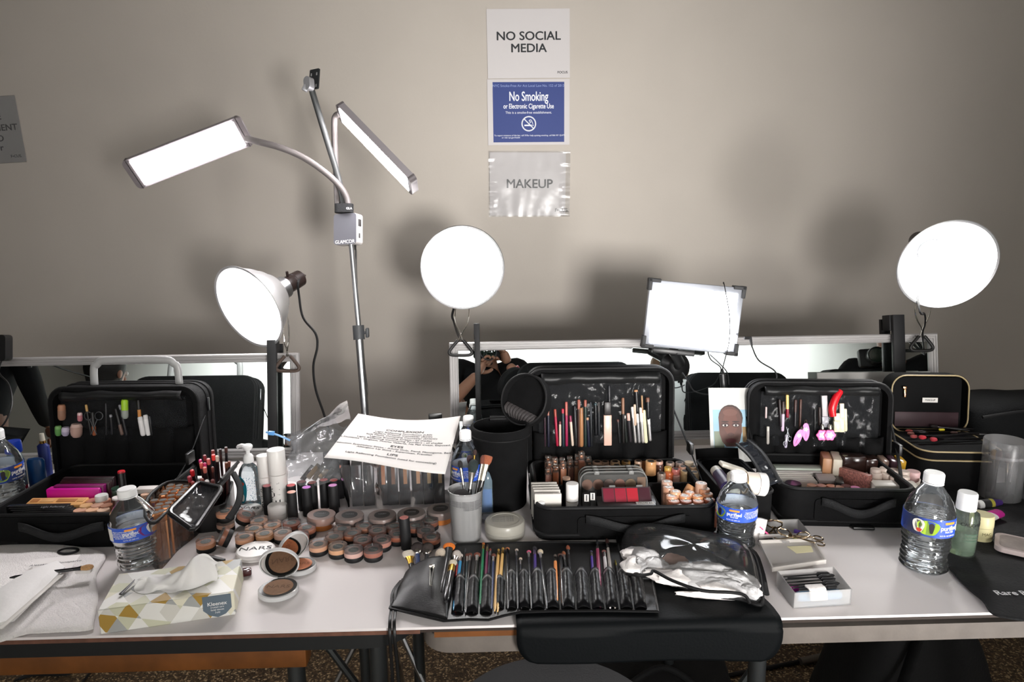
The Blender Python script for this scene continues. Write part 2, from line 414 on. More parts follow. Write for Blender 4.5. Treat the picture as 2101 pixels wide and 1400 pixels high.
tl = mpt(615, 724, ref); d_ = (tl-mpt(0, 734, ref)).normalized()
mirL, mL, WL = mirror('wide door mirror behind the left makeup case', tl-d_*.765, tl, HM)

# mirror stands: black flat bars hooked over the frame
def stand(px, ptop, pw, label, mm, hook=.035, group='mirror stands'):
    n = mm.to_3x3().col[2]; yv = mm.to_3x3().col[1]
    base = mm @ V((0, 0, .028))
    d = ray(px, 700); p = CAM+d*((base-CAM).dot(n)/d.dot(n))
    l = mm.inverted() @ p
    top = mpt(px, ptop, base); lt = (mm.inverted() @ top).y
    w = pw*mpp(p)
    q = mm @ TR(l.x, 0, 0)
    zb = -HM
    t = thing('mirror_stand', label, 'stand', q, group)
    MB().box((0, (lt+zb)/2, .028), (w, lt-zb, .012), bev=.0015).build('upright', MBLK, t)
    MB().box((-w*.15, lt-.02, .006), (w*.9, .04, .034), bev=.0015).build('hook', MBLK, t)
    MB().box((0, zb+.006, -.02), (w, .012, .13), bev=.0015).build('foot', MBLK, t)
    MB().box((0, (zb+lt)/2, -.03), (w*.8, (lt-zb)*.94, .01)).build('back_strut', MBLK, t)
    return t
stand(979, 664, 11, 'black mirror stand bar below the middle round lamp', mR)
stand(1843, 646, 24, 'black mirror stand bar below the right round lamp', mR)
stand(558, 698, 19, 'black mirror stand bar behind the left tilted lamp', mL)
# ------------------------------------------------------------------ clamp lamps
WARM = emit('lamp_bulb_glow', (255, 253, 250), 72)
BOWL = pm('spun_aluminium', (228, 229, 231), .42, metal=1)
SOCK = pm('brown_bakelite', (38, 28, 26), .35)
VIN = pm('brown_vinyl', (70, 56, 48), .5)
def clamp_lamp(label, ctr, d, diam, clamp_at, cordpts, vinyl=None, bulb=None):
    """ctr: centre of the rim; d: where it shines"""
    d = V(d).normalized(); R0 = diam/2
    m = fr(ctr, x=RT, z=d); inv = m.inverted()
    t = thing('clamp_lamp', label, 'lamp', m, 'clamp lamps on the mirror tops')
    k = R0/.108
    prof = [(.027, -.102), (.033, -.100), (.052, -.086), (.055, -.080), (.070, -.064), (.073, -.058), (.086, -.040), (.089, -.034), (.100, -.012), (.104, -.002), (.108, 0), (.1095, -.001), (.1085, -.003)]
    MB().lathe([(r*k, z*k) for r, z in prof], 56, cap0=False, cap1=False).build('reflector', BOWL, t, sharp=25, solid=.0008)
    MB().lathe([(.0, -.016), (.018, -.0165), (.034, -.021), (.043, -.032), (.044, -.044), (.036, -.064), (.022, -.084), (.017, -.1)], 32).build('bulb', bulb or WARM, t)
    MB().lathe([(.029*k, -.096*k), (.029*k, -.125*k)], 28).build('neck_ring', ALU, t)
    s = MB(); s.lathe([(.021, -.12), (.022, -.128), (.022, -.15), (.0205, -.152), (.0205, -.156), (.0225, -.158), (.0215, -.182), (.012, -.19), (.007, -.196)], 24)
    s.cyl((0, .02, -.142), (0, .036, -.142), .0035, seg=8); s.build('socket', SOCK, t)
    C = inv @ V(clamp_at)
    j0 = V((0, -.024, -.118)); cl = MB()
    dv = (C-j0).normalized(); sd = dv.cross(V((0, 0, 1))).normalized()
    cl.tube(spl([j0, j0+V((0, -.012, .0)), j0*.8+C*.2]), .0035, 8)
    mid = j0*.78+C*.22
    cl.tube([mid+sd*(.009*math.cos(a))+dv*(.009*math.sin(a))+d.cross(dv)*0+V((0, 0, 1))*(a*.0008-.01) for a in (i*.5 for i in range(38))], .0016, 6)
    for sg in (-1, 1):
        cl.tube(spl([mid+sd*sg*.006, j0*.55+C*.45+sd*sg*.017, j0*.28+C*.72+sd*sg*.016, j0*.12+C*.88+sd*sg*.003, C+sd*-sg*.004]), .0017, 8)
    cl.build('spring_wire', CHR, t)
    # grip: open triangle of vinyl-coated wire
    cw = inv @ (V(clamp_at)+RT*0); u = inv.to_3x3() @ RT; v = inv.to_3x3() @ UP
    a = C-u*.007; b_ = C+u*.007
    pts = [a, a-u*.018-v*.022, a-u*.021-v*.031, a-u*.014-v*.036, C-v*.037, b_+u*.014-v*.036, b_+u*.021-v*.031, b_+u*.018-v*.022, b_]
    MB().tube(spl(pts, 5), .0042, 10).build('grip', vinyl or VIN, t)
    if cordpts:
        MB().tube(spl([inv @ V(p) for p in cordpts], 6), .0034, 8, flat=.6).build('cord', CORD, t)
    return t
DM = 1.78
cA = at_d(949, 549, 1.75); cB = at_d(1944, 545, 1.58); cC = at_d(508, 632, 1.66)
def behind(c, d, s): return V(c)-V(d).normalized()*s
dA = -FW*1.0+RT*.04-UP*.06; dB = -FW*.86-RT*.14-UP*.45; dC = -FW*.80-RT*.50-UP*.50
def mirpt(px, py, off): return mpt(px, py, ref+nrm*off)
clamp_lamp('round silver clamp lamp glowing straight at the viewer, above the cylinder case', cA, dA, .212, mirpt(945, 699, .03),
    [behind(cA, dA, .19), behind(cA, dA, .205)-UP*.03, at_d(929, 640, 1.86), at_d(932, 662, 1.84), at_d(941, 690, 1.76), at_d(950, 703, 1.73), at_d(962, 760, 1.8), at_d(965, 860, 1.85)], vinyl=pm('black_vinyl', (20, 19, 19), .5))
clamp_lamp('round silver clamp lamp at far right, tilted slightly downwards', cB, dB, .214, mirpt(1891, 690, .03),
    [behind(cB, dB, .19), behind(cB, dB, .21)-UP*.03, at_d(1885, 630, 1.62), at_d(1897, 645, 1.66), at_d(1898, 665, 1.7), at_d(1893, 690, 1.72), at_d(1900, 760, 1.8)], vinyl=pm('black_vinyl', (20, 19, 19), .5))
clamp_lamp('silver clamp lamp seen from the side, shining down to the left', cC, dC, .216, mirpt(590, 731, .03),
    [behind(cC, dC, .185), behind(cC, dC, .2), at_d(612, 578, 1.76), at_d(614, 610, 1.77), at_d(622, 652, 1.77), at_d(647, 684, 1.77), at_d(651, 712, 1.77), at_d(643, 752, 1.77), at_d(648, 800, 1.77), at_d(664, 848, 1.77), at_d(680, 900, 1.78)], bulb=emit('soft_bulb_glow', (255, 253, 250), 60))

# ------------------------------------------------------------------ LED panel
pc = at_d(1423, 651, 1.60)
rr = rad(5.2); px_ = RT*math.cos(rr)-UP*math.sin(rr)
m = fr(pc, x=px_, z=-FW*1.0-UP*.12-RT*.03)
t = thing('led_panel', 'glowing rectangular LED panel light on a suction mount, between the round lamps', 'lamp', m)
W_, H_ = .2256, .1633
MB().box((0, 0, -.010), (W_-.006, H_-.006, .018), bev=.002).build('panel_body', pm('silver_panel_frame', (165, 168, 176), .3, metal=.7), t)
MB().box((.0, -.003, .0005), (W_-.034, H_-.030, .003), bev=.0006).build('diffuser', emit('panel_glow', (248, 250, 255), 24), t)
cb = MB()
for sx in (-1, 1):
    for sy in (-1, 1):
        cb = MB()
        cb.box((sx*(W_/2-.0135), sy*(H_/2-.004), -.009), (.029, .009, .024), bev=.0015); cb.box((sx*(W_/2-.004), sy*(H_/2-.0135), -.009), (.009, .029, .024), bev=.0015)
        cb.build('corner_guard', MBLK, t)
MB().box((-.035, -H_/2-.006, -.012), (.1, .012, .012), bev=.002).build('bracket', BLK, t)
mp = mpt(1384, 752, ref+nrm*.006); iv = m.inverted(); lp = iv @ mp; ln = iv.to_3x3() @ nrm
mt = MB(); mt.lathe([(.037, .001), (.038, .004), (.036, .010), (.028, .016), (.024, .024), (.017, .03), (.0, .032)], 32, m=fr(lp, z=ln))
mt.tube([lp+ln*.02, lp+ln*.045+V((0, .01, 0)), V((-.035, -H_/2-.004, -.012))], .012, 12); mt.build('suction_mount', BLK, t)
inv = m.inverted()
def cordp(pts): return [inv @ at_d(p[0], p[1], p[2]+.14) for p in pts]
k = MB(); k.tube(cordp([(1527, 694, 1.44), (1541, 694, 1.44)]), .0035, 8); k.tube(cordp([(1539, 692, 1.44), (1543, 712, 1.44)]), [.004, .002], 8)
k.tube(spl(cordp([(1543, 712, 1.44), (1557, 740, 1.43), (1590, 762, 1.42), (1592, 785, 1.41), (1575, 808, 1.41), (1530, 824, 1.41), (1500, 825, 1.41), (1490, 808, 1.42)])), .0017, 6)
k.build('cord', CORD, t)
k = MB(); k.tube(cordp([(1486, 800, 1.42), (1483, 768, 1.42)]), .0078, 10, flat=.7); k.tube(cordp([(1484, 770, 1.42), (1482, 757, 1.42)]), [.004, .002], 8); k.tube(cordp([(1487, 797, 1.42), (1489, 812, 1.42)]), [.0045, .002], 8)
k.build('inline_controller', BLK, t)
k = MB(); k.tube(spl(cordp([(1482, 758, 1.42), (1488, 735, 1.41), (1496, 700, 1.40), (1497, 650, 1.41), (1486, 585, 1.425), (1484, 582, 1.46)])), .0012, 6)
k.tube(spl(cordp([(1457, 728, 1.45), (1475, 745, 1.43), (1492, 765, 1.42), (1496, 790, 1.42)])), .0014, 6)
k.tube(spl(cordp([(1400, 765, 1.45), (1412, 783, 1.44), (1425, 803, 1.44), (1455, 810, 1.45), (1480, 803, 1.45)])), .0016, 6)
k.build('thin_cord', CORD, t)

# ------------------------------------------------------------------ standing lamp with two arms
DG = 1.74
def g(x, y, d=DG): return at_d(x, y, d)
GREY = pm('grey_gooseneck', (88, 83, 82), .5); DGREY = pm('dark_gooseneck', (54, 56, 56), .5)
SILV = pm('silver_paint', (178, 178, 182), .35, metal=.5)
base = on_y(752, 900, 1.82); base = V((base.x, base.y, 0))
hb = g(708, 470)
t = thing('lamp_stand', 'tall silver stand with two lit bar lights on bendy arms and phone clip', 'lamp', TR(base)); inv = t.matrix_basis.inverted()
def L(p): return V(p)-base
top = g(720, 500); bot = g(748, 850, 1.75); dirp = (bot-top).normalized(); foot = top+dirp*((top.z-.12)/-dirp.z)
MB().tube([L(top+UP*.01), L(g(738, 690))], .0068, 14).build('upper_pole', ALU, t)
MB().tube([L(g(735, 668)), L(foot)], .0098, 14).build('lower_pole', ALU, t)
k = MB(); c0 = g(736, 683); k.cyl(L(g(735, 668)), L(g(737, 697)), .0145, seg=20); k.cyl(L(c0), L(c0+RT*.024), .004, seg=8); k.box((0, 0, 0), (.008, .014, .024), m=TR(L(c0+RT*.022)), bev=.002)
k.build('height_clamp', pm('grey_plastic', (62, 64, 66), .5), t)
for a in (200, 320, 80):
    MB().tube([L(foot+V((0, 0, .28))), V((math.cos(rad(a))*.22, math.sin(rad(a))*.1, .012))+V((foot.x-base.x, foot.y-base.y, 0))], .007, 8).build('leg', ALU, t)
hm = TR(L(hb)) @ fr((0, 0, 0), x=RT*.9-FW*.36, z=-FW*.93-RT*.36)
s_ = mpp(hb)
bw = MB(); bw.prism(rrect(.068, .079, .008), -.028, 0, hm); bw.build('control_box', pm('white_box_side', (196, 192, 190), .4), t)
MB().prism(rrect(.0676, .0786, .008), 0, .0012, hm).build('front_plate', pm('grey_front_plate', (128, 128, 136), .3, metal=.5), t)
text('GLAMCOR', .0125, hm @ TR(0, -.033, .0015), WINK, t, sx=.98)
hs = hm @ TR(.0345, .016, -.014) @ RY(90)
k = MB(); k.box((0, 0, 0), (.012, .018, .0015), m=hm @ TR(.0345, .016, -.014) @ RY(90), bev=.0005); k.box((0, 0, 0), (.005, .012, .0015), m=hm @ TR(.0345, -.017, -.013) @ RY(90), bev=.0004)
k.build('switch', pm('dark_switch', (60, 58, 58), .5), t)
st = MB(); st.prism(rrect(.047, .026, .011), -.011, .011, TR(L(g(706, 428))) @ fr((0, 0, 0), x=RT, z=UP)); st.build('strap', WEB, t)
text('GLA', .008, TR(L(g(719, 430))) @ fr((0, 0, 0), x=RT, z=-FW) @ TR(0, 0, .014), WINK, t)
def arm(nm, pts, r, mat): MB().tube([L(p) for p in spl([g(*p) for p in pts], 7)], r, 12).build(nm, mat, t)
arm('arm', [(505, 285, 1.66), (530, 291, 1.66), (575, 303, 1.67), (620, 322, 1.69), (665, 352, 1.71), (697, 382, 1.73), (712, 408, 1.74), (715, 432, 1.74)], .0078, GREY)
arm('arm', [(697, 234, 1.70), (689, 238, 1.71), (686, 252, 1.72), (687, 300, 1.75), (690, 360, 1.76), (693, 432, 1.75)], .0078, GREY)
arm('phone_arm', [(640, 186, 1.70), (652, 226, 1.71), (672, 292, 1.73), (690, 350, 1.745), (702, 400, 1.75), (706, 432, 1.75)], .0078, DGREY)
pj = TR(L(g(634, 172, 1.69))) @ fr((0, 0, 0), x=RT*.9+UP*.1, z=-FW*.8-RT*.5)
MB().prism(rrect(.021, .034, .01), -.008, .008, pj).build('phone_joint', SILV, t)
MB().box((0, 0, 0), (.014, .016, .01), m=TR(L(g(627, 181, 1.69))) @ fr((0, 0, 0), x=RT*.8-UP*.4, z=-FW), bev=.002).build('joint_screw', SILV, t)
pl = MB(); ppm = TR(L(g(645, 163, 1.72))) @ fr((0, 0, 0), x=RT*.75-FW*.6-UP*.1, z=-FW*.8-RT*.6); pl.prism(rrect(.037, .05, .003), -.002, .002, ppm); pl.build('phone_plate', pm('dark_plate', (42, 44, 46), .5), t)
for sx in (-.011, .011):
    for sy in (-.017, .012): MB().box((sx, sy, .0022), (.004, .007, .0006), m=ppm).build('plate_slot', pm('slot_grey', (150, 150, 150), .5), t)
GLOW = emit('bar_glow', (255, 250, 252), 88)
def bar(c, ux, n, Lb, wb, capl, caps):
    n = n-ux*n.dot(ux)
    mm = TR(L(c)) @ fr((0, 0, 0), x=ux, z=n)
    MB().prism(rrect(Lb, wb, .014), -.017, 0, mm).build('bar_housing', pm('bar_housing_grey', (158, 152, 156), .35, metal=.3), t)
    MB().box((0, 0, .0008), (Lb-capl*2, wb-.013, .0016), m=mm).build('bar_diffuser', GLOW, t)
    for s2 in (-1, 1):
        MB().prism([(x+s2*(Lb/2-caps/2), y) for x, y in rrect(caps, wb+.001, .012)], -.0178, .0006, mm).build('bar_end', pm('bar_end_grey', (112, 106, 108), .35, metal=.4), t)
a_, b_ = g(276, 358, 1.64), g(497, 272, 1.66)
ux = (b_-a_).normalized(); n_ = -FW*.75-UP*.62; bar((a_+b_)/2, ux, n_, (b_-a_).length+.024, .074, .019, .022)
a_, b_ = g(699, 236, 1.69), g(838, 380, 1.62)
ux = (b_-a_).normalized(); pv = (-RT*.74-UP*.67); bar((a_+b_)/2, ux, pv*.96-FW*.30, (b_-a_).length+.026, .062, .014, .02)
k = MB(); k.tube([L(p) for p in spl([g(727, 505, 1.75), g(730, 515, 1.76), g(731, 560, 1.77), g(736, 640, 1.77), g(738, 670, 1.77), g(746, 740, 1.79), g(753, 800, 1.79), g(751, 850, 1.79)])], .0022, 6)
k.cyl(L(g(722, 507, 1.75)), L(g(730, 508, 1.75)), .006); k.build('cord', CORD, t)
# ------------------------------------------------------------------ makeup cases
ORD = 'first second third fourth fifth sixth seventh eighth ninth tenth eleventh twelfth thirteenth fourteenth fifteenth sixteenth seventeenth eighteenth nineteenth twentieth'.split()
ORD += ['twenty-'+o for o in ORD[:9]]+['thirtieth']+['thirty-'+o for o in ORD[:9]]
LIN = pm('case_lining', (10, 10, 11), .85, bump=.3, bscale=500, spec=.2)
PVC = film('clear_vinyl', (225, 228, 232), .012, .1, bump=.5, bscale=26, ior=1.11)
def case(label, pl, pr, py_edge, D, lid_top, lid_h_in=None, lidW=None, lid_x=0, lid_t=.055, lid_y=None, lid_lean=4, handle=True, pockets=7, vinyl_to=.9, pocket_h=.42, straps=True, name='makeup_case', zip_side=1):
    """pl, pr: image points of the tray's lower front corners; py_edge: image row of the tray's front top edge; lid_top: image (x, y) of the lid's top middle"""
    A, B = tb(*pl), tb(*pr); W = (B-A).length; ux = (B-A).normalized()
    M = fr((A+B)/2+V((0, 0, .001)), x=ux)
    h = ztop((A+B)/2, py_edge)-T
    t = thing(name, label, 'makeup case', M, 'open soft makeup cases')
    th = .011
    R = .028
    o_ = [(x, y+D/2) for x, y in rrect(W, D, R)]; i_ = [(x, y+D/2) for x, y in rrect(W-2*th, D-2*th, R-th*.8)]
    b = MB()
    b.ring_surf([[V((x*.985, (y-D/2)*.985+D/2, 0)) for x, y in o_], [V((x, y, .006)) for x, y in o_], [V((x, y, h)) for x, y in o_], [V((x, y, h)) for x, y in i_], [V((x, y, .006)) for x, y in i_]])
    b.build('tray', CANV, t, sharp=50)
    MB().tube([V((x*.997, y, h+.001)) for x, y in [(a*(W-th)/W, (c-D/2)*(D-th)/D+D/2) for a, c in o_]], .0042, 8, closed=True).build('piping', BIND, t)
    MB().tube([V((x*1.002, (y-D/2)*1.002+D/2, .012)) for x, y in o_], .003, 6, closed=True).build('lower_piping', BIND, t)
    # front pocket panel and sagging webbing handle
    pw = W*.62
    MB().prism(rrect(pw, h*.62, .008), 0, .004, TR(W*.04, .001, h*.48) @ RX(90)).build('front_panel', CANV, t)
    if handle:
        MB().sheet(lambda u, v: V((W*.04+(u-.5)*pw*.86, -.006-.012*math.sin(PI*u), h*(.74-.26*math.sin(PI*u)**2)+(v-.5)*.016)), 16, 2).build('front_handle', WEB, t, solid=.003)
    for sx in (-1, 1): pass
    # lid
    ly = D-.004 if lid_y is None else lid_y
    lw = lidW or W
    lm = TR(lid_x, ly, h*.55) @ RX(-lid_lean)
    tp = on_y(lid_top[0], lid_top[1], (M @ (lm @ V((0, 0, .2)))).y+.0)
    hl = (tp.z-(M @ lm.to_translation()).z)
    Rl = .035
    def outline(w, hh, r, z0=0):
        o = []
        for cx, cz, a0 in ((w/2-r, hh-r, 0), (-w/2+r, hh-r, 90)):
            for i in range(7): a = rad(a0+15*i); o.append((cx+r*math.cos(a), cz+r*math.sin(a)))
        o += [(-w/2, z0), (w/2, z0)]; return o
    oo = outline(lw, hl, Rl); ii = outline(lw-.018, hl-.009, Rl-.009, .009)
    b = MB(); b.ring_surf([[lm @ V((x, lid_t, z)) for x, z in oo], [lm @ V((x*1.006, lid_t*.5, z)) for x, z in oo], [lm @ V((x, 0, z)) for x, z in oo], [lm @ V((x, 0, z)) for x, z in ii], [lm @ V((x, .03, z)) for x, z in ii]])
    b.build('lid', CANV, t, sharp=50)
    for yy in (.004, lid_t*.55, lid_t*.8):
        MB().tube([lm @ V((x*1.006, yy, z)) for x, z in oo[:-2]+[(-lw/2, .03)]][::-1] if 0 else [lm @ V((x*1.006, yy, z*1.003)) for x, z in [(lw/2, .03)]+oo[:-2]+[(-lw/2, .03)]], .0032, 6).build('zipper', BIND, t)
    MB().box((lw*.5*1.006+.003, lid_t*.55, hl*.76), (.0035, .008, .03), m=lm, bev=.001).build('zipper_pull', pm('gunmetal', (70, 70, 74), .3, metal=1), t)
    # inner panel: fabric pockets below, vinyl sheet above
    ph = hl*pocket_h
    def pk(u, v):
        x = (u-.5)*(lw-.024); bulge = .012*abs(math.sin(PI*u*pockets))**.6*(1-.25*v)
        return lm @ V((x, .012-bulge-.004, .008+v*ph*(1-.04*math.sin(PI*u*pockets)**2)))
    MB().sheet(pk, pockets*8, 6).build('pocket', LIN, t, solid=.0015)
    MB().box((0, .024, hl*.5), (lw-.024, .004, hl-.03), m=lm).build('lid_lining', LIN, t)
    v0, v1 = ph*.8, hl*vinyl_to
    MB().sheet(lambda u, v: lm @ V(((u-.5)*(lw-.05), .004-.005*math.sin(PI*u)+.004*noise.noise(V((u*9, v*3.5, lw*10))), v0+v*(v1-v0))), 40, 14).build('vinyl_cover', PVC, t)
    # rolled cover along the top
    MB().sheet(lambda u, v: lm @ V(((u-.5)*(lw-.06), .002-.012*math.sin(PI*v)-.003*noise.noise(V((u*6, v*2, 3))), hl*.86+v*hl*.115+.004*noise.noise(V((u*5, 1, 7))))), 30, 8).build('cover_flap', pm('black_nylon', (14, 15, 16), .5, bump=.3, bscale=60), t, solid=.002)
    if straps:
        for sx in (-1, 1):
            if straps == 'right' and sx < 0: continue
            if straps == 'left' and sx > 0: continue
            p0 = lm @ V((sx*(lw/2+.003), .02, hl*.62)); p1 = V((sx*(W/2+.004), D*.42, h*.9)); p2 = V((sx*(W/2+.004), D*.40, h*.45))
            P = [p0, p0*.5+p1*.5+V((sx*.004, 0, -.006)), p1, p2]
            q = spl(P, 6)
            MB().sheet(lambda u, v: q[min(int(u*(len(q)-1)+.5), len(q)-1)]+V((0, (v-.5)*.022, 0))*1.0+V((0, 0, (v-.5)*.012)), len(q)-1, 1).build('strap', WEB, t, solid=.002, sub=0)
            mid = q[len(q)//3]
            MB().box(mid+V((sx*.002, 0, 0)), (.008, .03, .024), bev=.002).build('buckle', BLK, t)
    return t, M, W, h, lm, hl
caseM, MM, WM, hM, lmM, hlM = case('open black makeup case in the middle, its lid lined with lip pencils', (1098, 1112), (1474, 1106), 1047, .262, (1255, 757), lidW=.318, lid_x=-.012, lid_lean=5, pocket_h=.36, pockets=6)
caseR, MR2, WR2, hR2, lmR2, hlR2 = case('open black makeup case at right with red and pink clips in its lid', (1604, 1080), (1884, 1086), 1010, .205, (1688, 786), lidW=.30, lid_x=.012, lid_lean=5, pocket_h=.34, pockets=6)
caseL, ML2, WL2, hL2, lmL2, hlL2 = case('open black makeup case at left with a pink palette inside', (-38, 1128), (285, 1124), 1062, .27, (238, 796), lidW=.32, lid_x=-.017, lid_lean=3, lid_t=.085, pocket_h=.52, pockets=6, straps='right')
hm_ = lmL2 @ TR(.012, .04, 0); zt_ = ztop(ML2 @ (hm_ @ V((0, 0, .2))), 739)-(ML2 @ hm_.to_translation()).z
MB().tube([hm_ @ V(q) for q in spl([(-.093, 0, .1), (-.093, 0, zt_-.03), (-.084, 0, zt_-.009), (-.06, 0, zt_), (.06, 0, zt_), (.084, 0, zt_-.009), (.093, 0, zt_-.03), (.093, 0, .1)], 5)], .0085, 12, flat=.6, upv=(0, 1, 0)).build('trolley_handle', pm('grey_handle', (168, 168, 168), .4, metal=.2), caseL)
MB().box((.02, -.008, .004), (.04, .016, .006), bev=.002).build('foot', BLK, caseR)

def frontpt(lm, M, px, py, off=.0):
    """point on a lid's front plane seen at px, py"""
    Q = M @ lm; n = Q.to_3x3().col[1]; o = Q @ V((0, off, 0)); d = ray(px, py)
    return CAM+d*((o-CAM).dot(n)/d.dot(n)), n
def pencil(kind, label, a, b, w, lm, M, body, cap, split, group, off=.002, metal=0, cat='makeup pencil', taper=1, crough=.4, square=False):
    """a: image point of the top, b: of the bottom; split: share of the length that is cap"""
    P, n = frontpt(lm, M, *a, off); Q, _ = frontpt(lm, M, *b, off)
    r = w/2*mpp(P); ax = (P-Q); Ln = ax.length; ax.normalize()
    m = fr(Q, x=ax.cross(n), z=ax)
    bm_ = pm('product_%d_%d_%d_%d' % (*body, metal), body, .3, metal=metal)
    cm_ = pm('cap_%d_%d_%d' % cap, cap, crough)
    zs = Ln*(1-split)
    if square:
        b1 = MB().box((0, 0, zs/2), (2*r, r*1.3, zs), bev=r*.15); b2 = MB().box((0, 0, zs+(Ln-zs)/2), (1.7*r, r*1.2, Ln-zs), bev=r*.15)
    else:
        b1 = MB().lathe([(r*.6, 0), (r*.9, r*.4), (r, r), (r*taper, zs)], 12)
        b2 = MB().lathe([(r*.96*taper, zs), (r*.98*taper, Ln-r*.5), (r*.75*taper, Ln)], 12)
    o = solo(b1, kind, bm_, label, cat, m, group)
    if split > 0: b2.build('cap', cm_, o)
    return o
def Z1(x, y): return (1080+x/3.89, 740+y/3.89)
N_, S_ = (20, 22, 28), (205, 200, 200)
pens = [  # top, bottom (zoomed px), width px, body, cap, cap share, word, metal
 (145, 310, 150, 690, 4, (46, 24, 34), (96, 46, 46), .38, 'thin dark maroon'), (172, 295, 178, 690, 5.2, (24, 24, 40), (140, 86, 72), .36, 'navy copper-capped'),
 (228, 388, 248, 684, 5.5, (150, 28, 56), (150, 64, 50), .2, 'crimson'), (268, 485, 270, 684, 5, (192, 172, 156), (100, 50, 54), .12, 'short beige'),
 (290, 385, 296, 690, 5.5, (30, 42, 50), (176, 38, 60), .12, 'dark teal red-tipped'), (318, 330, 322, 684, 5.6, (142, 28, 70), (170, 88, 80), .3, 'burgundy copper-capped'),
 (350, 440, 370, 682, 5.5, (204, 184, 168), (120, 36, 66), .2, 'beige burgundy-capped'), (385, 362, 398, 690, 6.6, (18, 19, 22), (22, 24, 28), .5, 'plain black'),
 (418, 312, 421, 690, 6, (60, 36, 30), (150, 84, 70), .2, 'dark brown copper-capped'), (437, 376, 440, 688, 8.6, (152, 106, 70), (140, 96, 64), .15, 'wide tan'),
 (470, 315, 472, 690, 6, (30, 44, 40), (140, 76, 62), .14, 'dark green copper-capped'), (487, 455, 500, 690, 6, (20, 22, 40), (176, 134, 106), .08, 'short navy'),
 (513, 330, 520, 690, 5, (22, 24, 28), (30, 34, 40), .4, 'slim black'), (550, 340, 556, 600, 6.6, (16, 17, 20), (40, 60, 66), .06, 'black lettered'),
 (577, 330, 580, 600, 5.5, (26, 28, 32), (44, 40, 40), .3, 'charcoal'), (660, 200, 664, 440, 6, (24, 24, 28), (30, 30, 34), .4, 'tall black'),
 (730, 470, 745, 662, 5, (24, 26, 28), (90, 60, 54), .1, 'short black brown-tipped'), (770, 298, 775, 662, 6.4, (26, 24, 24), (126, 88, 66), .35, 'bronze-capped'),
 (783, 440, 800, 655, 5, (30, 34, 32), (214, 208, 200), .1, 'white-tipped black'), (812, 420, 832, 652, 7, (40, 36, 40), (206, 164, 152), .25, 'rose-gold-capped'),
 (845, 370, 872, 658, 6.2, (216, 212, 210), (230, 226, 222), .3, 'silver slanting'), (864, 350, 868, 520, 5.5, (200, 172, 150), (206, 180, 158), .3, 'beige-tipped'),
 (873, 235, 884, 420, 8.6, (18, 18, 20), (178, 128, 90), .07, 'tall black copper-topped'), (885, 425, 902, 658, 6, (200, 200, 202), (230, 228, 226), .3, 'short silver'),
 (913, 375, 932, 658, 7.6, (222, 218, 214), (236, 230, 224), .4, 'wide silver'), (921, 280, 926, 420, 4, (150, 116, 84), (160, 126, 92), .3, 'bronze stick'),
 (936, 395, 956, 658, 7.6, (214, 212, 178), (206, 204, 172), .3, 'pale cream'), (967, 295, 972, 470, 8.4, (18, 19, 22), (100, 66, 52), .2, 'black brown-topped'),
 (974, 450, 990, 642, 6.2, (222, 220, 224), (232, 230, 230), .3, 'silver tapering')]
for i, (x0, y0, x1, y1, w, bc, cc, sp_, word) in enumerate(pens):
    pencil('makeup_pencil', f'{word} makeup pencil, {ORD[i]} from the left in the middle case lid', Z1(x0, y0), Z1(x1, y1), w, lmM, MM, bc, cc, sp_, 'pencils in the middle case lid', off=-.001-.002*(i % 2), metal=.8 if 'silver' in word else 0)
pencil('lip_gloss', 'flat pink lip gloss tube with black cap in the middle case lid', Z1(646, 330), Z1(648, 676), 16, lmM, MM, (214, 176, 160), (30, 24, 24), .30, None, off=-.004, cat='lip gloss', square=True)

# lid of the right case
def Z2(x, y): return (1400+x/4.117, 760+y/4.117)
rp = [('dark_eye_pencil', 'brown-black pencil, first from the left in the right case lid', 820, 245, 832, 480, 6, (30, 24, 28), (36, 28, 28), .45),
 ('eye_pencil', 'lilac metallic pencil with brown cap in the right case lid', 852, 262, 846, 515, 6.4, (196, 174, 196), (48, 34, 30), .42),
 ('lip_gloss', 'dark red lip gloss with gold cap in the right case lid', 886, 208, 888, 400, 6.2, (126, 24, 44), (222, 190, 118), .62),
 ('eye_pencil', 'black pencil with brown cap beside the gold-capped gloss', 957, 248, 950, 480, 5.6, (24, 22, 26), (62, 42, 40), .45),
 ('eye_pencil', 'long brown pencil above the pink clips in the right case lid', 1000, 245, 992, 500, 5, (64, 40, 34), (76, 48, 40), .3),
 ('eye_pencil', 'slim black pencil left of the grey gloss tube', 1120, 330, 1118, 510, 4.5, (20, 20, 22), (28, 28, 30), .4),
 ('eye_pencil', 'dark brown pencil touching the grey gloss tube', 1160, 310, 1160, 470, 6, (40, 30, 28), (46, 34, 32), .5),
 ('lip_gloss', 'wide grey square gloss tube in the right case lid', 1195, 212, 1205, 480, 13, (150, 148, 156), (176, 172, 174), .66),
 ('concealer_tube', 'cream concealer tube left of three, below the red clip', 1302, 362, 1304, 520, 13, (214, 208, 178), (220, 214, 184), .4),
 ('concealer_tube', 'cream concealer tube with a black line, middle of three', 1345, 280, 1345, 522, 9.5, (216, 210, 180), (226, 220, 194), .5),
 ('concealer_tube', 'cream concealer tube with a black line, right of three', 1373, 325, 1378, 515, 7.6, (212, 206, 176), (224, 218, 192), .5),
 ('lip_gloss', 'silver-lilac gloss tube standing in the lower pocket of the right case lid', 880, 545, 872, 655, 5.8, (206, 196, 220), (214, 204, 226), .4),
 ('hair_clip', 'small pale metal clip at the top left of the right case lid', 708, 310, 706, 405, 4, (200, 176, 176), (206, 182, 180), .3),
 ('hair_clip', 'silver metal clip below the pale clip in the right case lid', 723, 475, 722, 625, 6, (170, 164, 158), (200, 196, 186), .25)]
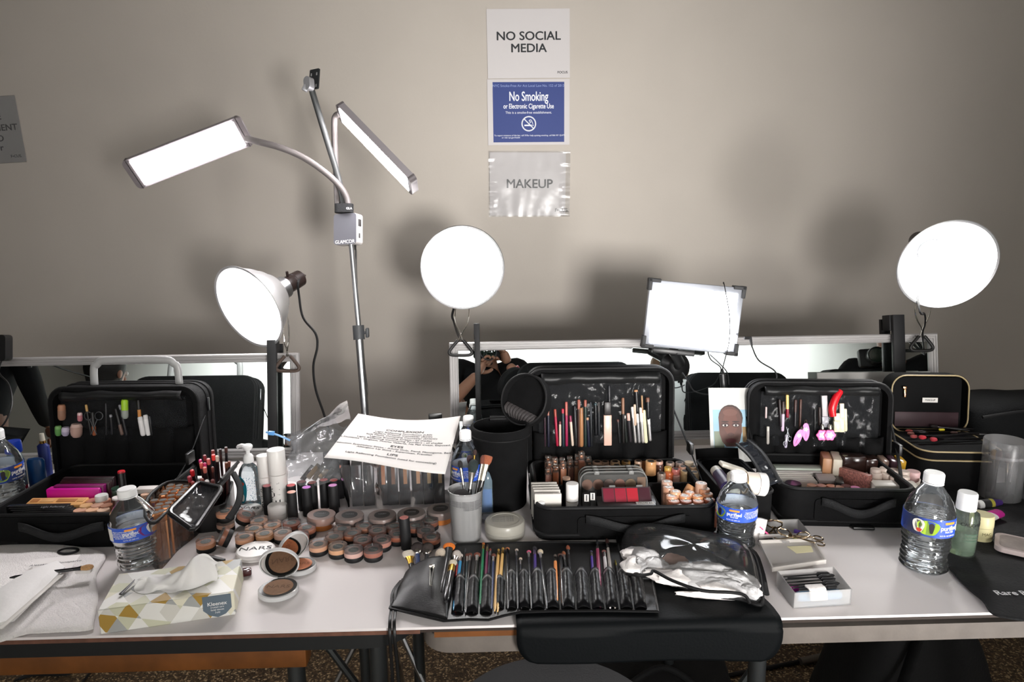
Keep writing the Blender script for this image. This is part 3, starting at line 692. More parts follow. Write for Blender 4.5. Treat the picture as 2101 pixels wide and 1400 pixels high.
for n_, l_, x0, y0, x1, y1, w, bc, cc, sp_ in rp:
    pencil(n_.replace('dark_', ''), l_, Z2(x0, y0), Z2(x1, y1), w, lmR2, MR2, bc, cc, sp_, None, off=-.002, cat=n_.replace('dark_', '').replace('_', ' '), square=w > 9)
def lidthing(px, py, lm, M, off): P, n = frontpt(lm, M, px, py, off); return P, n
P, n = lidthing(*Z2(1300, 280), lmR2, MR2, -.008)
k = MB(); s_ = mpp(P); q = spl([P+(UP*(-110)+RT*-28)*s_/4.117, P+(UP*(-40)+RT*-34)*s_/4.117, P+(UP*50+RT*-2)*s_/4.117, P+(UP*115+RT*44)*s_/4.117], 6)
k.tube(q, [.0062+.0022*math.sin(PI*min(1, i/(len(q)-1)*.9+.1)) - (.0045 if i == len(q)-1 else 0) for i in range(len(q))], 14)
solo(k, 'chili_clip', pm('glossy_red', (196, 22, 34), .25), 'glossy red curved chili-shaped clip in the right case lid', 'hair clip')
PINK = pm('pink_plastic', (226, 128, 196), .4); PPRINT = pm('pale_pink_print', (246, 226, 236), .5); HPK = pm('hot_pink', (206, 60, 140), .5)
for (x, y, a, lab) in ((975, 570, 20, 'pink oval snap clip leaning left, white flower print'), (1042, 520, -2, 'pink oval snap clip hanging upright beside the leaning one')):
    P, n = lidthing(*Z2(x, y), lmR2, MR2, -.012); s_ = mpp(P)/4.117
    m = fr(P, x=RT*math.cos(rad(a))+UP*math.sin(rad(a))*-1, z=-n)
    t = thing('snap_clip', lab, 'hair clip', m, 'pink snap clips')
    pts = [(math.cos(a_)*30*s_*(1 if math.sin(a_) > 0 else .8+.2*math.cos(a_)**2), math.sin(a_)*78*s_) for a_ in (2*PI*i/28 for i in range(28))]
    MB().prism(pts, 0, .0016, m=RZ(180) if 0 else None).build('clip_body', PINK, t)
    for k_ in range(5): pass
    MB().prism([(math.cos(b_)*16*s_*(1+.25*math.cos(5*b_)), math.sin(b_)*16*s_*(1+.25*math.cos(5*b_))+22*s_) for b_ in (2*PI*i/40 for i in range(40))], .0016, .0022).build('flower_print', PPRINT, t)
    MB().box((0, -32*s_, .0022), (2*s_, 40*s_, .0006)).build('groove', HPK, t)
    MB().lathe([(10*s_, 0), (13*s_, 18*s_), (6*s_, 30*s_)], 12, m=TR(0, 76*s_, .001) @ RX(-90)).build('metal_tab', CHR, t)
for (x, y, lab) in ((1180, 548, 'pink rounded charm clip, left of the pair in the right case lid'), (1245, 548, 'pink rounded charm clip, right of the pair in the right case lid')):
    P, n = lidthing(*Z2(x, y), lmR2, MR2, -.011-(.003 if x > 1200 else 0)); s_ = mpp(P)/4.117
    m = fr(P, x=RT, z=-n); t = thing('charm_clip', lab, 'hair clip', m, 'pink charm clips')
    sh = [(math.cos(b_)*46*s_*(1+.09*math.cos(6*b_)), math.sin(b_)*46*s_*(1+.09*math.cos(6*b_))) for b_ in (2*PI*i/48 for i in range(48))]
    MB().prism(sh, 0, .0016).build('charm_rim', HPK, t)
    MB().prism([(a*.88, c*.88) for a, c in sh], .0016, .0022).build('charm_face', PINK, t)
    MB().prism([(math.cos(b_)*24*s_*(1+.2*math.cos(5*b_)), math.sin(b_)*24*s_*(1+.2*math.cos(5*b_))) for b_ in (2*PI*i/40 for i in range(40))], .0022, .0028).build('flower_print', PPRINT, t)
    MB().lathe([(14*s_, 0), (16*s_, 26*s_), (8*s_, 44*s_)], 12, m=TR(0, 50*s_, .0) @ RX(-90)).build('metal_tab', CHR, t)
P, n = lidthing(*Z2(885, 600), lmR2, MR2, -.007); s_ = mpp(P)/4.117
k = MB()
for dx in (-18, 22): k.tube([P+RT*(dx+14*math.cos(a))*s_+UP*(-20+20*math.sin(a)+(40 if dx > 0 else 0))*s_ for a in (2*PI*i/20 for i in range(20))], 2.6*s_, 6, closed=True)
k.tube([P+RT*(-14)*s_, P+RT*10*s_+UP*110*s_], 3*s_, 6); k.tube([P+RT*(18)*s_+UP*36*s_, P+RT*-6*s_+UP*120*s_], 3*s_, 6)
solo(k, 'scissors', pm('dark_steel', (120, 122, 126), .3, metal=1), 'small steel scissors in the right case lid pocket', 'scissors')

# lid of the left case
def Z3(x, y): return (x/3.6846, 680+y/3.6846)
lp = [('lip_gloss', 'clear bottle of bronze gloss at the top left of the left case lid', 465, 555, 468, 672, 15, (150, 112, 92), (170, 120, 92), .35),
 ('eye_shadow_tube', 'green-capped small pot lying in the left case lid pocket', 440, 715, 442, 790, 13, (96, 150, 80), (120, 170, 100), .3),
 ('eye_shadow_tube', 'pale lilac small pot beside the green one in the left case lid', 497, 725, 497, 790, 16, (176, 166, 190), (196, 186, 206), .5),
 ('lip_gloss', 'clear pot of rosy powder, third along the left case lid pockets', 578, 700, 580, 800, 23, (186, 152, 140), (206, 176, 166), .2),
 ('lip_gloss', 'rose-gold capped tube above the rosy powder pot', 603, 615, 605, 680, 10, (190, 120, 128), (220, 190, 190), .3),
 ('eyeliner', 'gold-tipped black eyeliner in the left case lid', 650, 555, 690, 785, 5, (24, 22, 22), (190, 150, 90), .22),
 ('eyeliner', 'copper-ended black eyeliner in the left case lid', 700, 610, 714, 788, 8, (150, 84, 54), (24, 22, 22), .6),
 ('eyeliner', 'tall slim black eyeliner in the left case lid', 800, 545, 805, 785, 4, (26, 26, 30), (30, 30, 34), .4),
 ('eyeliner', 'grey-striped black eyeliner in the left case lid', 836, 630, 852, 785, 6, (22, 22, 26), (140, 140, 146), .12),
 ('eyeliner', 'slanting brown-ended eyeliner in the left case lid', 875, 585, 925, 785, 7, (110, 88, 80), (24, 23, 24), .6),
 ('eyeliner', 'long slanting black eyeliner left of the lime tube', 905, 555, 960, 790, 6, (28, 28, 32), (120, 120, 124), .15),
 ('lip_gloss', 'lime green gloss in a clear tube in the left case lid', 943, 515, 946, 660, 14, (150, 156, 150), (160, 205, 40), .55),
 ('concealer_stick', 'amber-banded black stick behind the white markers', 1045, 520, 1062, 720, 7, (196, 130, 66), (24, 22, 22), .36),
 ('marker_tube', 'white marker tube, left of the two in the left case lid', 1058, 645, 1085, 790, 10.5, (232, 230, 230), (220, 218, 218), .2),
 ('marker_tube', 'white marker tube, right of the two in the left case lid', 1098, 632, 1124, 788, 9.5, (236, 234, 234), (222, 220, 220), .2),
 ('eyeliner', 'black eyeliner right of the white markers', 1130, 640, 1150, 788, 6, (24, 24, 26), (34, 34, 38), .4)]
for n_, l_, x0, y0, x1, y1, w, bc, cc, sp_ in lp:
    pencil(n_, l_, Z3(x0, y0), Z3(x1, y1), w, lmL2, ML2, bc, cc, sp_, None, off=-.001, cat=n_.replace('_', ' '))
P, n = lidthing(*Z3(740, 640), lmL2, ML2, -.003); s_ = mpp(P)/3.68
k = MB()
for dx in (-72, 8): k.tube([P+RT*(dx+30*math.cos(a))*s_+UP*(30*math.sin(a))*s_ for a in (2*PI*i/24 for i in range(24))], 4*s_, 6, closed=True)
k.tube([P+RT*-60*s_-UP*28*s_, P+RT*-10*s_-UP*140*s_], 4*s_, 6); k.tube([P+RT*-4*s_-UP*28*s_, P+RT*-50*s_-UP*140*s_], 4*s_, 6)
solo(k, 'scissors', pm('dark_steel', (120, 122, 126), .3, metal=1), 'small steel scissors in the left case lid pocket', 'scissors')
# ------------------------------------------------------------------ products standing on the table
def wrap(o, r, z=0, ang=0):
    """bend a flat part (x along, y up, z outward) round a vertical cylinder"""
    for v in o.data.vertices:
        a = v.co.x/r+ang; rr = r+v.co.z; y = v.co.y
        v.co = V((math.sin(a)*rr, -math.cos(a)*rr, y+z))
    return o
def wtext(s, size, r, z, ang, mat, parent, **k):
    o = text(s, size, Matrix.Identity(4), mat, parent, **k)
    sx = o.scale.x; o.scale = (1, 1, 1)
    for v in o.data.vertices: v.co.x *= sx
    return wrap(o, r, z, ang)
def patch(poly, r, z, ang, mat, parent, name, th=.00035):
    b = MB(); b.prism(poly, 0, th); bmesh.ops.subdivide_edges(b.b, edges=[e for e in b.b.edges if e.calc_length() > .004], cuts=4)
    return wrap(b.build(name, mat, parent), r, z, ang)
def blob(cx, cy, rx, ry, k=0, n=18, ph=0): return [(cx+rx*math.cos(a)*(1+k*math.sin(3*a+ph)), cy+ry*math.sin(a)*(1+k*math.cos(2*a+ph))) for a in (2*PI*i/n for i in range(n))]
PET = film('bottle_plastic', (242, 246, 248), .03, .05, bump=.12, bscale=60)
WATER = pm('water', (250, 252, 255), .0, trans=1, ior=1.33)
LBLUE = pm('label_blue', (44, 84, 190), .4); LBACK = film('label_back', (226, 228, 236), .8, .3, frost=1)
CAPW = pm('white_cap', (238, 238, 238), .45)
def bottle(label, px, py, wpx, ytop, tilt=(0, 0), ang=0, fill=.62, pic='bird', group='water bottles'):
    p = tb(px, py); s = mpp(p); r = wpx*s/2; H_ = ztop(p, ytop)-T
    m = TR(p) @ RX(tilt[0]) @ RY(tilt[1]) @ RZ(ang)
    t = thing('water_bottle', label, 'bottle', m, group)
    hs = H_*.70; prof = [(r*.3, .004), (r*.62, .001), (r*.86, .004), (r*.93, H_*.04)]
    n = 7
    for i in range(n*4+1):
        z = H_*(.05+.33*i/(n*4)); prof.append((r*(.945+.02*math.cos(2*PI*i/4)-.06*math.exp(-((z/H_-.2)/.08)**2)), z))
    prof += [(r*.97, H_*.40), (r, H_*.42), (r, H_*.585), (r*.98, H_*.61), (r*.93, H_*.66), (r*.83, H_*.72), (r*.68, H_*.78), (r*.5, H_*.84), (r*.37, H_*.875), (r*.33, H_*.90), (r*.33, H_*.93)]
    MB().lathe(prof, 40, cap1=False, off=lambda z: (.0007*math.sin(z*170), .0007*math.cos(z*210))).build('bottle_body', PET, t)
    zf = H_*fill; wp = [(a*.955, z+.0012) for a, z in prof if z < zf]+[]
    rf = wp[-1][0]; wp += [(rf, zf)]
    MB().lathe(wp, 40, off=lambda z: (.0007*math.sin(z*170), .0007*math.cos(z*210))).build('water', WATER, t)
    MB().lathe([(r*.37, H_*.885), (r*.41, H_*.89), (r*.39, H_*.9)], 32, cap0=False, cap1=False).build('neck_ring', CAPW, t)
    cr = r*.395; b = MB(); rings = []
    for z, q in ((H_*.905, 1), (H_*.985, 1), (H_, .9)):
        rings.append([V((math.cos(a)*cr*q*(1+(.02 if k % 2 else 0)), math.sin(a)*cr*q*(1+(.02 if k % 2 else 0)), z)) for k, a in enumerate(2*PI*i/64 for i in range(64))])
    b.ring_surf(rings).build('cap', CAPW, t, sharp=30)
    z0, z1 = H_*.42, H_*.60; rl = r*1.006; lh = z1-z0; zc = (z0+z1)/2
    MB().lathe([(rl, z0), (rl, z1)], 48, cap0=False, cap1=False).build('label', LBLUE, t)
    MB().lathe([(rl*.99, z0+.0003), (rl*.99, z1-.0003)], 48, cap0=False, cap1=False).build('label_back', pm('label_white_back', (214, 216, 226), .5), t)
    rt = rl+.0002
    lab = t
    wtext('purified', lh*.36, rt, zc+lh*.05, .25, WINK, lab, bold=.016, sx=.95)
    wtext('WATER', lh*.16, rt, zc-lh*.16, .25, WINK, lab)
    wtext('16.9 FL OZ (500 mL)', lh*.11, rt, zc-lh*.36, .2, WINK, lab)
    patch(rrect(r*.5, lh*.13, lh*.06), rt, zc+lh*.33, .25, pm('label_orange', (232, 150, 60), .4), lab, 'label_banner')
    if pic == 'bird':
        patch(blob(0, 0, r*.42, lh*.44, .12), rt, zc, -.62, pm('label_lime', (150, 180, 50), .4), lab, 'label_picture')
        patch(blob(-r*.2, 0, r*.24, lh*.4, .1), rt+.0003, zc+lh*.04, -.8, pm('label_white', (232, 228, 220), .4), lab, 'label_picture')
        patch(blob(0, 0, r*.09, lh*.34, .2), rt+.0006, zc, -.5, pm('label_dark', (40, 44, 30), .4), lab, 'label_picture')
        patch(blob(0, 0, r*.1, lh*.12, .2), rt+.0006, zc-lh*.2, -.95, pm('label_red', (190, 70, 50), .4), lab, 'label_picture')
    else:
        patch(blob(0, 0, r*.5, lh*.46, .1), rt, zc, 1.05, pm('label_magenta', (130, 50, 120), .4), lab, 'label_picture')
        patch(blob(0, 0, r*.3, lh*.4, .12), rt+.0003, zc+lh*.03, 1.2, pm('label_white', (232, 228, 220), .4), lab, 'label_picture')
        patch(blob(0, 0, r*.06, lh*.38, .2), rt+.0006, zc+lh*.02, 1.08, pm('label_dark', (40, 34, 40), .4), lab, 'label_picture')
        patch(blob(0, 0, r*.17, lh*.22, .2), rt+.0006, zc-lh*.2, 1.3, pm('label_orange', (232, 150, 60), .4), lab, 'label_picture')
    tx = '\n'.join(['Niagara purified water bottled', 'at the source, ozonated, filtered', 'by reverse osmosis. Please recycle', 'this bottle. Best by date on cap.', 'CA CRV ME HI 5c refund'])
    wtext(tx, lh*.11, rt, zc+lh*.02, 1.25 if pic == 'bird' else -.1+.0, WINK, lab, align='CENTER')
    if pic != 'bird': patch([(-r*.17, -lh*.42), (r*.17, -lh*.42), (r*.17, lh*.42), (-r*.17, lh*.42)], rt, zc, -.78, pm('label_white', (232, 228, 220), .4), lab, 'barcode_panel')
    return t
bottle('half-full water bottle with blue label, between the left case and the tissue box', 290, 1158, 88, 1000, tilt=(1, -4), ang=6, fill=.5, pic='fish')
bottle('water bottle with blue purified label, alone on the clear right end of the table', 1892, 1166, 93, 969, tilt=(0, 1.5), ang=2, fill=.6)
bottle('water bottle with blue label, between the clear cotton pouch and the middle case', 1508, 1118, 80, 969, ang=-42, fill=.47)
bottle('upright water bottle standing behind the cup of brushes', 958, 1046, 60, 884, ang=-60, fill=.5, group=None)
bottle('water bottle farther back, its white cap above the other one behind the cup', 964, 1010, 54, 854, ang=40, fill=.4, group=None)
bottle('water bottle at far left edge behind the left case', 12, 1052, 82, 882, ang=70, fill=.5, group=None)

# ---- concealer pots
def pot_proto():
    t = thing('concealer_pot', 'pot', 'concealer pot')
    MB().lathe([(.0150, 0), (.0162, .0015), (.0164, .008), (.0160, .0088)], 36).build('base', MBLK, t)
    MB().lathe([(.0160, .0088), (.0164, .0095), (.0164, .0165), (.0158, .017), (.012, .017)], 36).build('tinted_jar', pm('tint', (200, 150, 120), .35), t)
    MB().lathe([(.01655, .0165), (.01655, .0205), (.0157, .0215), (.0, .0215)], 36, cap0=False).build('lid', CLEAR, t)
    MB().lathe([(.0118, .0172), (.0118, .0176), (.0, .0176)], 30).build('tinted_ring', pm('tint', (200, 150, 120), .35), t)
    MB().lathe([(.0088, .0178), (.0088, .0182), (.0, .0182)], 30).build('label_disc', pm('grey_label', (92, 96, 88), .5), t)
    b = MB()
    text('NARS', .0052, TR(0, 0, .0184), pm('pale_print2', (180, 182, 172), .5), t, sx=1.1, ext=.0001)
    return t
def Z4(x, y): return (400+x/3.8907, 980+y/3.8907)
pots = [
 (85, 505, (196, 138, 104), 'tan concealer pot nearest the tissue box, with the fallen pot beside it'),
 (510, 335, (205, 156, 126), 'beige concealer pot at the back of the cluster, touching the small white jar'),
 (470, 400, (208, 162, 128), 'pale tan concealer pot in the second row behind the closed white compact'),
 (618, 372, (206, 152, 118), 'light tan concealer pot right of the beige one near the small white jar'),
 (395, 465, (208, 154, 120), 'peach concealer pot directly behind the closed white compact, left of two'),
 (555, 440, (206, 154, 112), 'golden concealer pot directly behind the closed white compact, right of two'),
 (770, 355, (150, 90, 70), 'dark brown concealer pot in front of the black sticks, darkest of its cluster'),
 (700, 430, (202, 164, 144), 'pale concealer pot half hidden by the open compact mirror'),
 (893, 392, (174, 112, 86), 'reddish tan concealer pot just left of the first large powder pot'),
 (835, 455, (170, 102, 86), 'brick brown concealer pot right of the open compact mirror'),
 (1175, 402, (192, 138, 112), 'tan concealer pot below the second large powder pot'),
 (1350, 378, (186, 132, 108), 'tan concealer pot below the third large powder pot'),
 (1590, 380, (172, 118, 98), 'brown concealer pot left of the lone black stick, back row'),
 (1762, 375, (150, 96, 76), 'brown concealer pot half hidden behind the lone black stick'),
 (1875, 335, (124, 78, 62), 'darkest concealer pot, nearest the cup of brushes at the back'),
 (1110, 465, (202, 152, 126), 'beige concealer pot at the left end of the second row, right cluster'),
 (1257, 437, (188, 122, 92), 'orange tan concealer pot, second in the second row of the right cluster'),
 (1457, 415, (192, 142, 126), 'rosy concealer pot in the middle of the right cluster'),
 (1618, 445, (152, 92, 72), 'dark concealer pot touching the left side of the lone black stick'),
 (1842, 415, (192, 146, 132), 'rosy pale concealer pot right of the lone black stick'),
 (985, 525, (216, 166, 136), 'pale peach concealer pot, first from the left in the front row'),
 (1140, 545, (212, 162, 126), 'light golden concealer pot, second from the left in the front row'),
 (1337, 492, (192, 132, 116), 'rose tan concealer pot behind the pale pink pot of the front row'),
 (1492, 492, (188, 132, 118), 'rose brown concealer pot at the right end of the third row'),
 (1265, 572, (206, 168, 158), 'pale pink concealer pot, third from the left in the front row'),
 (1422, 568, (162, 106, 92), 'brown concealer pot, last in the front row'),
 (1886, 468, (178, 112, 86), 'orange brown concealer pot nearest the brush roll')]
proto = pot_proto()
def setpot(x, y, c, lab, first=False, mx=None):
    if mx is None:
        p = on_z(*Z4(x, y), T+.0195); q = V((p.x, p.y, T+.0002)); mx = TR(q) @ RZ(random.uniform(-30, 30))
    tm = pm('pot_tint_%d_%d_%d' % c, c, .35)
    if first:
        place(proto, mx); proto['label'] = lab; proto['group'] = 'concealer pots'
        for ch in proto.children:
            if ch.name.startswith('tinted'): ch.data.materials[0] = tm
        return proto
    return dup(proto, mx, lab, 'concealer pots', {'tinted_jar': tm, 'tinted_ring': tm})
for i, (x, y, c, l) in enumerate(pots): setpot(x, y, c, l, i == 0)
p = on_z(*Z4(250, 425), T); setpot(0, 0, (196, 160, 140), 'pale concealer pot underneath the stacked tan pot', mx=TR(p))
setpot(0, 0, (204, 144, 112), 'tan concealer pot stacked on top of another pot', mx=TR(p+V((0, .002, .0218))) @ RX(2))
p = on_z(*Z4(372, 388), T); setpot(0, 0, (192, 134, 114), 'rosy concealer pot leaning against the stacked pots', mx=TR(p+V((.004, 0, .008))) @ RY(24))
p = on_z(*Z4(262, 545), T); setpot(0, 0, (140, 92, 72), 'dark concealer pot fallen on its side', mx=TR(p+V((.006, 0, .0125))) @ RZ(12) @ RY(-62))

# ---- large powder pots
def powder_proto():
    t = thing('powder_pot', 'pot', 'powder pot')
    MB().lathe([(.0215, 0), (.0225, .001), (.0225, .012)], 40).build('amber_base', pm('amber_base', (186, 112, 52), .2, coat=.5), t)
    MB().lathe([(.0262, .012), (.0268, .0125), (.0268, .0235), (.0255, .025)], 44, cap0=True).build('tinted_lid', pm('tintp', (176, 132, 112), .4), t)
    MB().lathe([(.0272, .0128), (.0272, .0245), (.0262, .0262), (0, .0264)], 44, cap0=False).build('frosted_shell', film('frosted_shell', (214, 200, 194), .22, .3), t)
    MB().lathe([(.0150, .0265), (.0150, .0268), (0, .0268)], 36).build('label_disc', pm('black_label', (26, 26, 24), .45), t)
    text('NARS', .0065, TR(0, 0.002, .0270), GINK, t, ext=.0001)
    return t
pw = powder_proto()
for i, (x, y, c, l, tl_) in enumerate([
 (1005, 297, (190, 140, 114), 'large frosted powder pot, first from the left beside the black sticks', 4), (1232, 303, (150, 112, 98), 'large frosted powder pot, second from the left', 2),
 (1495, 302, (142, 106, 92), 'large frosted powder pot, middle of the five', -1), (1728, 285, (112, 80, 72), 'large dark frosted powder pot, fourth from the left', 0),
 (1962, 252, (120, 88, 76), 'large frosted powder pot nearest the cup of brushes', -2)]):
    q = on_z(*Z4(x, y), T+.026); m = TR(q.x, q.y, T+.001) @ RY(tl_*.6)
    tm = pm('powder_tint_%d' % i, c, .4)
    if i == 0:
        place(pw, m); pw['label'] = l; pw['group'] = 'large powder pots'
        for ch in pw.children:
            if ch.name == 'tinted_lid': ch.data.materials[0] = tm
    else: dup(pw, m, l, 'large powder pots', {'tinted_lid': tm})

# ---- black colour sticks
def stick_proto():
    t = thing('colour_stick', 'x', 'makeup stick')
    MB().lathe([(.0092, 0), (.0096, .0006), (.0096, .058), (.0090, .0592), (.0082, .0594)], 30).build('tube', MBLK, t)
    MB().lathe([(.0080, .0592), (.0080, .0597), (0, .0597)], 30).build('colour_top', pm('tints', (230, 150, 150), .4), t)
    return t
sp0 = stick_proto()
for i, (x, y, c, l) in enumerate([
 (575, 66, (240, 142, 150), 'black makeup stick with rose-pink top, beside the white tubes'), (770, 116, (246, 176, 156), 'black makeup stick with peach top, right of the small white jar'),
 (766, 62, (216, 96, 100), 'black makeup stick with coral-red top behind the peach one'), (850, 34, (176, 76, 90), 'black makeup stick with plum top in the back row'),
 (890, 78, (206, 124, 214), 'black makeup stick with violet top in the front row'), (935, 40, (206, 88, 80), 'black makeup stick with brick-red top'),
 (1028, 19, (222, 80, 78), 'black makeup stick with bright red top in the back row'), (1108, 20, (220, 96, 92), 'black makeup stick with red top, last of the back row'),
 (1100, 62, (208, 142, 196), 'black makeup stick with mauve top, last of the front row'), (1672, 318, (246, 160, 152), 'lone black makeup stick with pink top among the concealer pots')]):
    q = on_z(*Z4(x, y), T+.0597); m = TR(q.x, q.y, T+.0003) if i < 9 else TR(q.x+.002, q.y-.001, T+.0003) @ RY(-2.5)
    tm = pm('stick_tint_%d' % i, c, .4)
    if i == 0:
        place(sp0, m); sp0['label'] = l; sp0['group'] = 'black makeup sticks'
        for ch in sp0.children:
            if ch.name == 'colour_top': ch.data.materials[0] = tm
    else: dup(sp0, m, l, 'black makeup sticks', {'colour_top': tm})

# ---- white tubes, jar, compacts
SATW = pm('satin_white', (238, 235, 232), .35)
def wtube(label, px, py, w, yt, split, tilt, rot):
    p = tb(px, py); r = w*mpp(p)/2; H_ = ztop(p, yt)-T; m = TR(p) @ RY(tilt) @ RZ(rot)
    t = thing('white_tube', label, 'cosmetic tube', m)
    MB().lathe([(r*.96, 0), (r, .001), (r, H_*split-.0006)], 36).build('body', SATW, t)
    MB().lathe([(r*.985, H_*split), (r, H_*split+.0006), (r, H_-.0015), (r*.95, H_), (0, H_+.0004)], 36).build('cap', SATW, t)
    o = text('NARS', H_*.20, RZ(-90), INK, t, sx=.95, ext=.0001, sp=.95)
    o.rotation_euler = (0, 0, 0)
    for v in o.data.vertices: v.co = V((v.co.y, -v.co.x*.95, v.co.z))
    o.scale = (1, 1, 1); wrap(o, r+.0001, H_*.3, .05)
wtube('tall white cosmetic tube lettered in black, the front one of two', 578, 1050, 35, 922, .62, -1.5, -18)
wtube('tall white cosmetic tube behind the front one, beside the hand sanitizer', 552, 1045, 27, 934, .62, -2, -14)
p = tb(571, 1062); r = 19*mpp(p)
t = thing('white_jar', 'small white jar standing between the black sticks', 'jar', TR(p))
MB().lathe([(r*.95, 0), (r, .001), (r, .010)], 36).build('body', SATW, t); MB().lathe([(r*1.02, .0105), (r*1.03, .0115), (r*1.03, .026), (r*.97, .0275), (0, .0278)], 36).build('lid', SATW, t)
def compact(label, px, py, wpx, rot):
    p = tb(px, py); r = wpx*mpp(p)/2; t = thing('powder_compact', label, 'compact', TR(p) @ RZ(rot))
    MB().lathe([(r*.9, 0), (r*.99, .0015), (r, .0055)], 48).build('base', SATW, t); MB().lathe([(r, .0060), (r*.995, .010), (r*.93, .0118), (0, .0122)], 48).build('lid', SATW, t)
    text('NARS', r*.55, TR(0, 0, .0123), INK, t, ext=.0001, sx=1.25); MB().box((r*.55, -r*.83, .006), (.018, .003, .003), m=RZ(0), bev=.0005).build('latch', SATW, t)
compact('closed white round compact with black lettering, beside the open compacts', 525, 1139, 76, 6)
compact('closed white round compact in front of the hand sanitizer', 512, 1054, 52, -5)
GLASSY = film('compact_clear_rim', (232, 236, 238), .25, .15); PMIR = pm('compact_mirror', (225, 225, 222), .02, metal=1)
def open_compact(label, bpx, az, wpx, pan, pan2, rot, leanv):
    p = tb(*bpx); r = wpx*mpp(p)/2; m = TR(p) @ RZ(rot); inv = m.inverted()
    t = thing('open_compact', label, 'compact', m, 'open compacts')
    MB().lathe([(r*.9, 0), (r, .002), (r, .0085), (r*.93, .0095)], 48).build('base', pm('pearl_case', (206, 206, 206), .25, coat=.4), t)
    MB().lathe([(r*.92, .0096), (r*.92, .0100), (0, .0100)], 48).build('black_tray', BLK, t)
    MB().lathe([(r*.74, .0101), (r*.73, .0108), (0, .0110)], 48).build('powder_pan', pm(pan2, pan, .4, bump=.2, bscale=900, var=.08, vscale=200, metal=.15), t)
    text('NARS', r*.4, TR(0, 0, .0112), pm(pan2+'_mark', tuple(int(x*.82) for x in pan), .5), t, ext=.0001, sx=1.2)
    hd = V((math.cos(rad(az)), math.sin(rad(az)), 0)); hp = hd*(r+.001)+V((0, 0, .0095))
    up = (hd*math.cos(rad(leanv))+V((0, 0, 1))*math.sin(rad(leanv))).normalized(); side = hd.cross(V((0, 0, 1))); n = side.cross(up); n = n if n.dot(-hd) > 0 else -n  # faces the pan
    lm = fr(hp+up*(r+.001), x=side, z=n)
    MB().lathe([(r*.93, .003), (r, .0025), (r, -.003), (r*.92, -.0042), (0, -.0045)], 48, m=lm, cap0=False).build('lid', pm('pearl_case', (206, 206, 206), .25, coat=.4), t)
    MB().lathe([(r*.90, .0012), (r*.90, .0016), (0, .0016)], 48, m=lm).build('mirror', PMIR, t)
    MB().cyl(hp-side*.006, hp+side*.006, .0022, seg=10).build('hinge', BLK, t)
open_compact('open compact with bronze-tan powder, nearest the table edge', (572, 1217), 97, 80, (164, 124, 98), 'bronze_powder', 0, 109)
open_compact('open compact with orange powder and upright mirror, behind the bronze one', (617, 1169), 132, 64, (208, 128, 88), 'orange_powder', 0, 104)

# ---- hand sanitizer
p = tb(517, 1036); s = mpp(p); t = thing('hand_sanitizer', 'clear pump bottle of hand sanitizer with teal label, beside the white tubes', 'bottle', TR(p) @ RZ(-22))
hb_ = ztop(p, 950)-T; w = 50*s
pr = [(.75, 0), (.96, .03), (1, .08), (1, .62), (.98, .72), (.86, .84), (.6, .95), (.36, 1.0), (.34, 1.04)]
MB().lathe([(w/2*a, hb_*z) for a, z in pr], 36, sy=.68).build('bottle_body', PET, t)
MB().lathe([(w/2*a*.95, hb_*z+.001) for a, z in pr[:6]], 36, sy=.68).build('gel', film('gel', (250, 252, 252), .05, .1), t)
MB().lathe([(w*.2, hb_*1.02), (w*.21, hb_*1.03), (w*.2, hb_*1.16), (w*.14, hb_*1.2), (w*.08, hb_*1.22), (w*.08, hb_*1.33)], 28).build('pump_collar', CAPW, t)
k = MB(); k.lathe([(w*.12, hb_*1.3), (w*.2, hb_*1.36), (w*.2, hb_*1.40), (w*.15, hb_*1.43), (0, hb_*1.435)], 24); k.tube([(0, 0, hb_*1.38), (-w*.3, -.0, hb_*1.385), (-w*.46, 0, hb_*1.36), (-w*.52, 0, hb_*1.33)], [w*.1, w*.09, w*.07, w*.05], 12); k.build('pump_head', CAPW, t)
TEAL = pm('teal_label', (30, 140, 160), .4)
def eprism(poly, name, mat, z, sc=1.0):
    b = MB(); b.prism(poly, 0, .0004); bmesh.ops.subdivide_edges(b.b, edges=[e for e in b.b.edges if e.calc_length() > .006], cuts=3); o = b.build(name, mat, t)
    for v in o.data.vertices:
        a = v.co.x/(w/2*.8); v.co = V((math.sin(a)*(w/2*1.01+v.co.z), -math.cos(a)*(w/2*.69+v.co.z), v.co.y+z))
    return o
eprism(blob(-w*.14, 0, w*.22, hb_*.33, .06), 'label', TEAL, hb_*.4)
eprism(blob(-w*.12, -hb_*.17, w*.09, hb_*.1, .1), 'label_emblem', pm('label_white', (232, 228, 220), .4), hb_*.4, )
eprism(blob(-w*.05, hb_*.12, w*.05, hb_*.05, .3), 'label_emblem', pm('label_red', (190, 70, 50), .4), hb_*.44)
dots = MB()
for i in range(90): a = random.uniform(-1.3, 1.3); z = hb_*random.uniform(.15, .72); dots.sphere((math.sin(a)*w*.42, -math.cos(a)*w*.29, z), .0008, u=6, v=4)
o = dots.build('gel_beads', pm('bead_blue', (60, 120, 150), .4), t); o['kind'] = 'stuff'

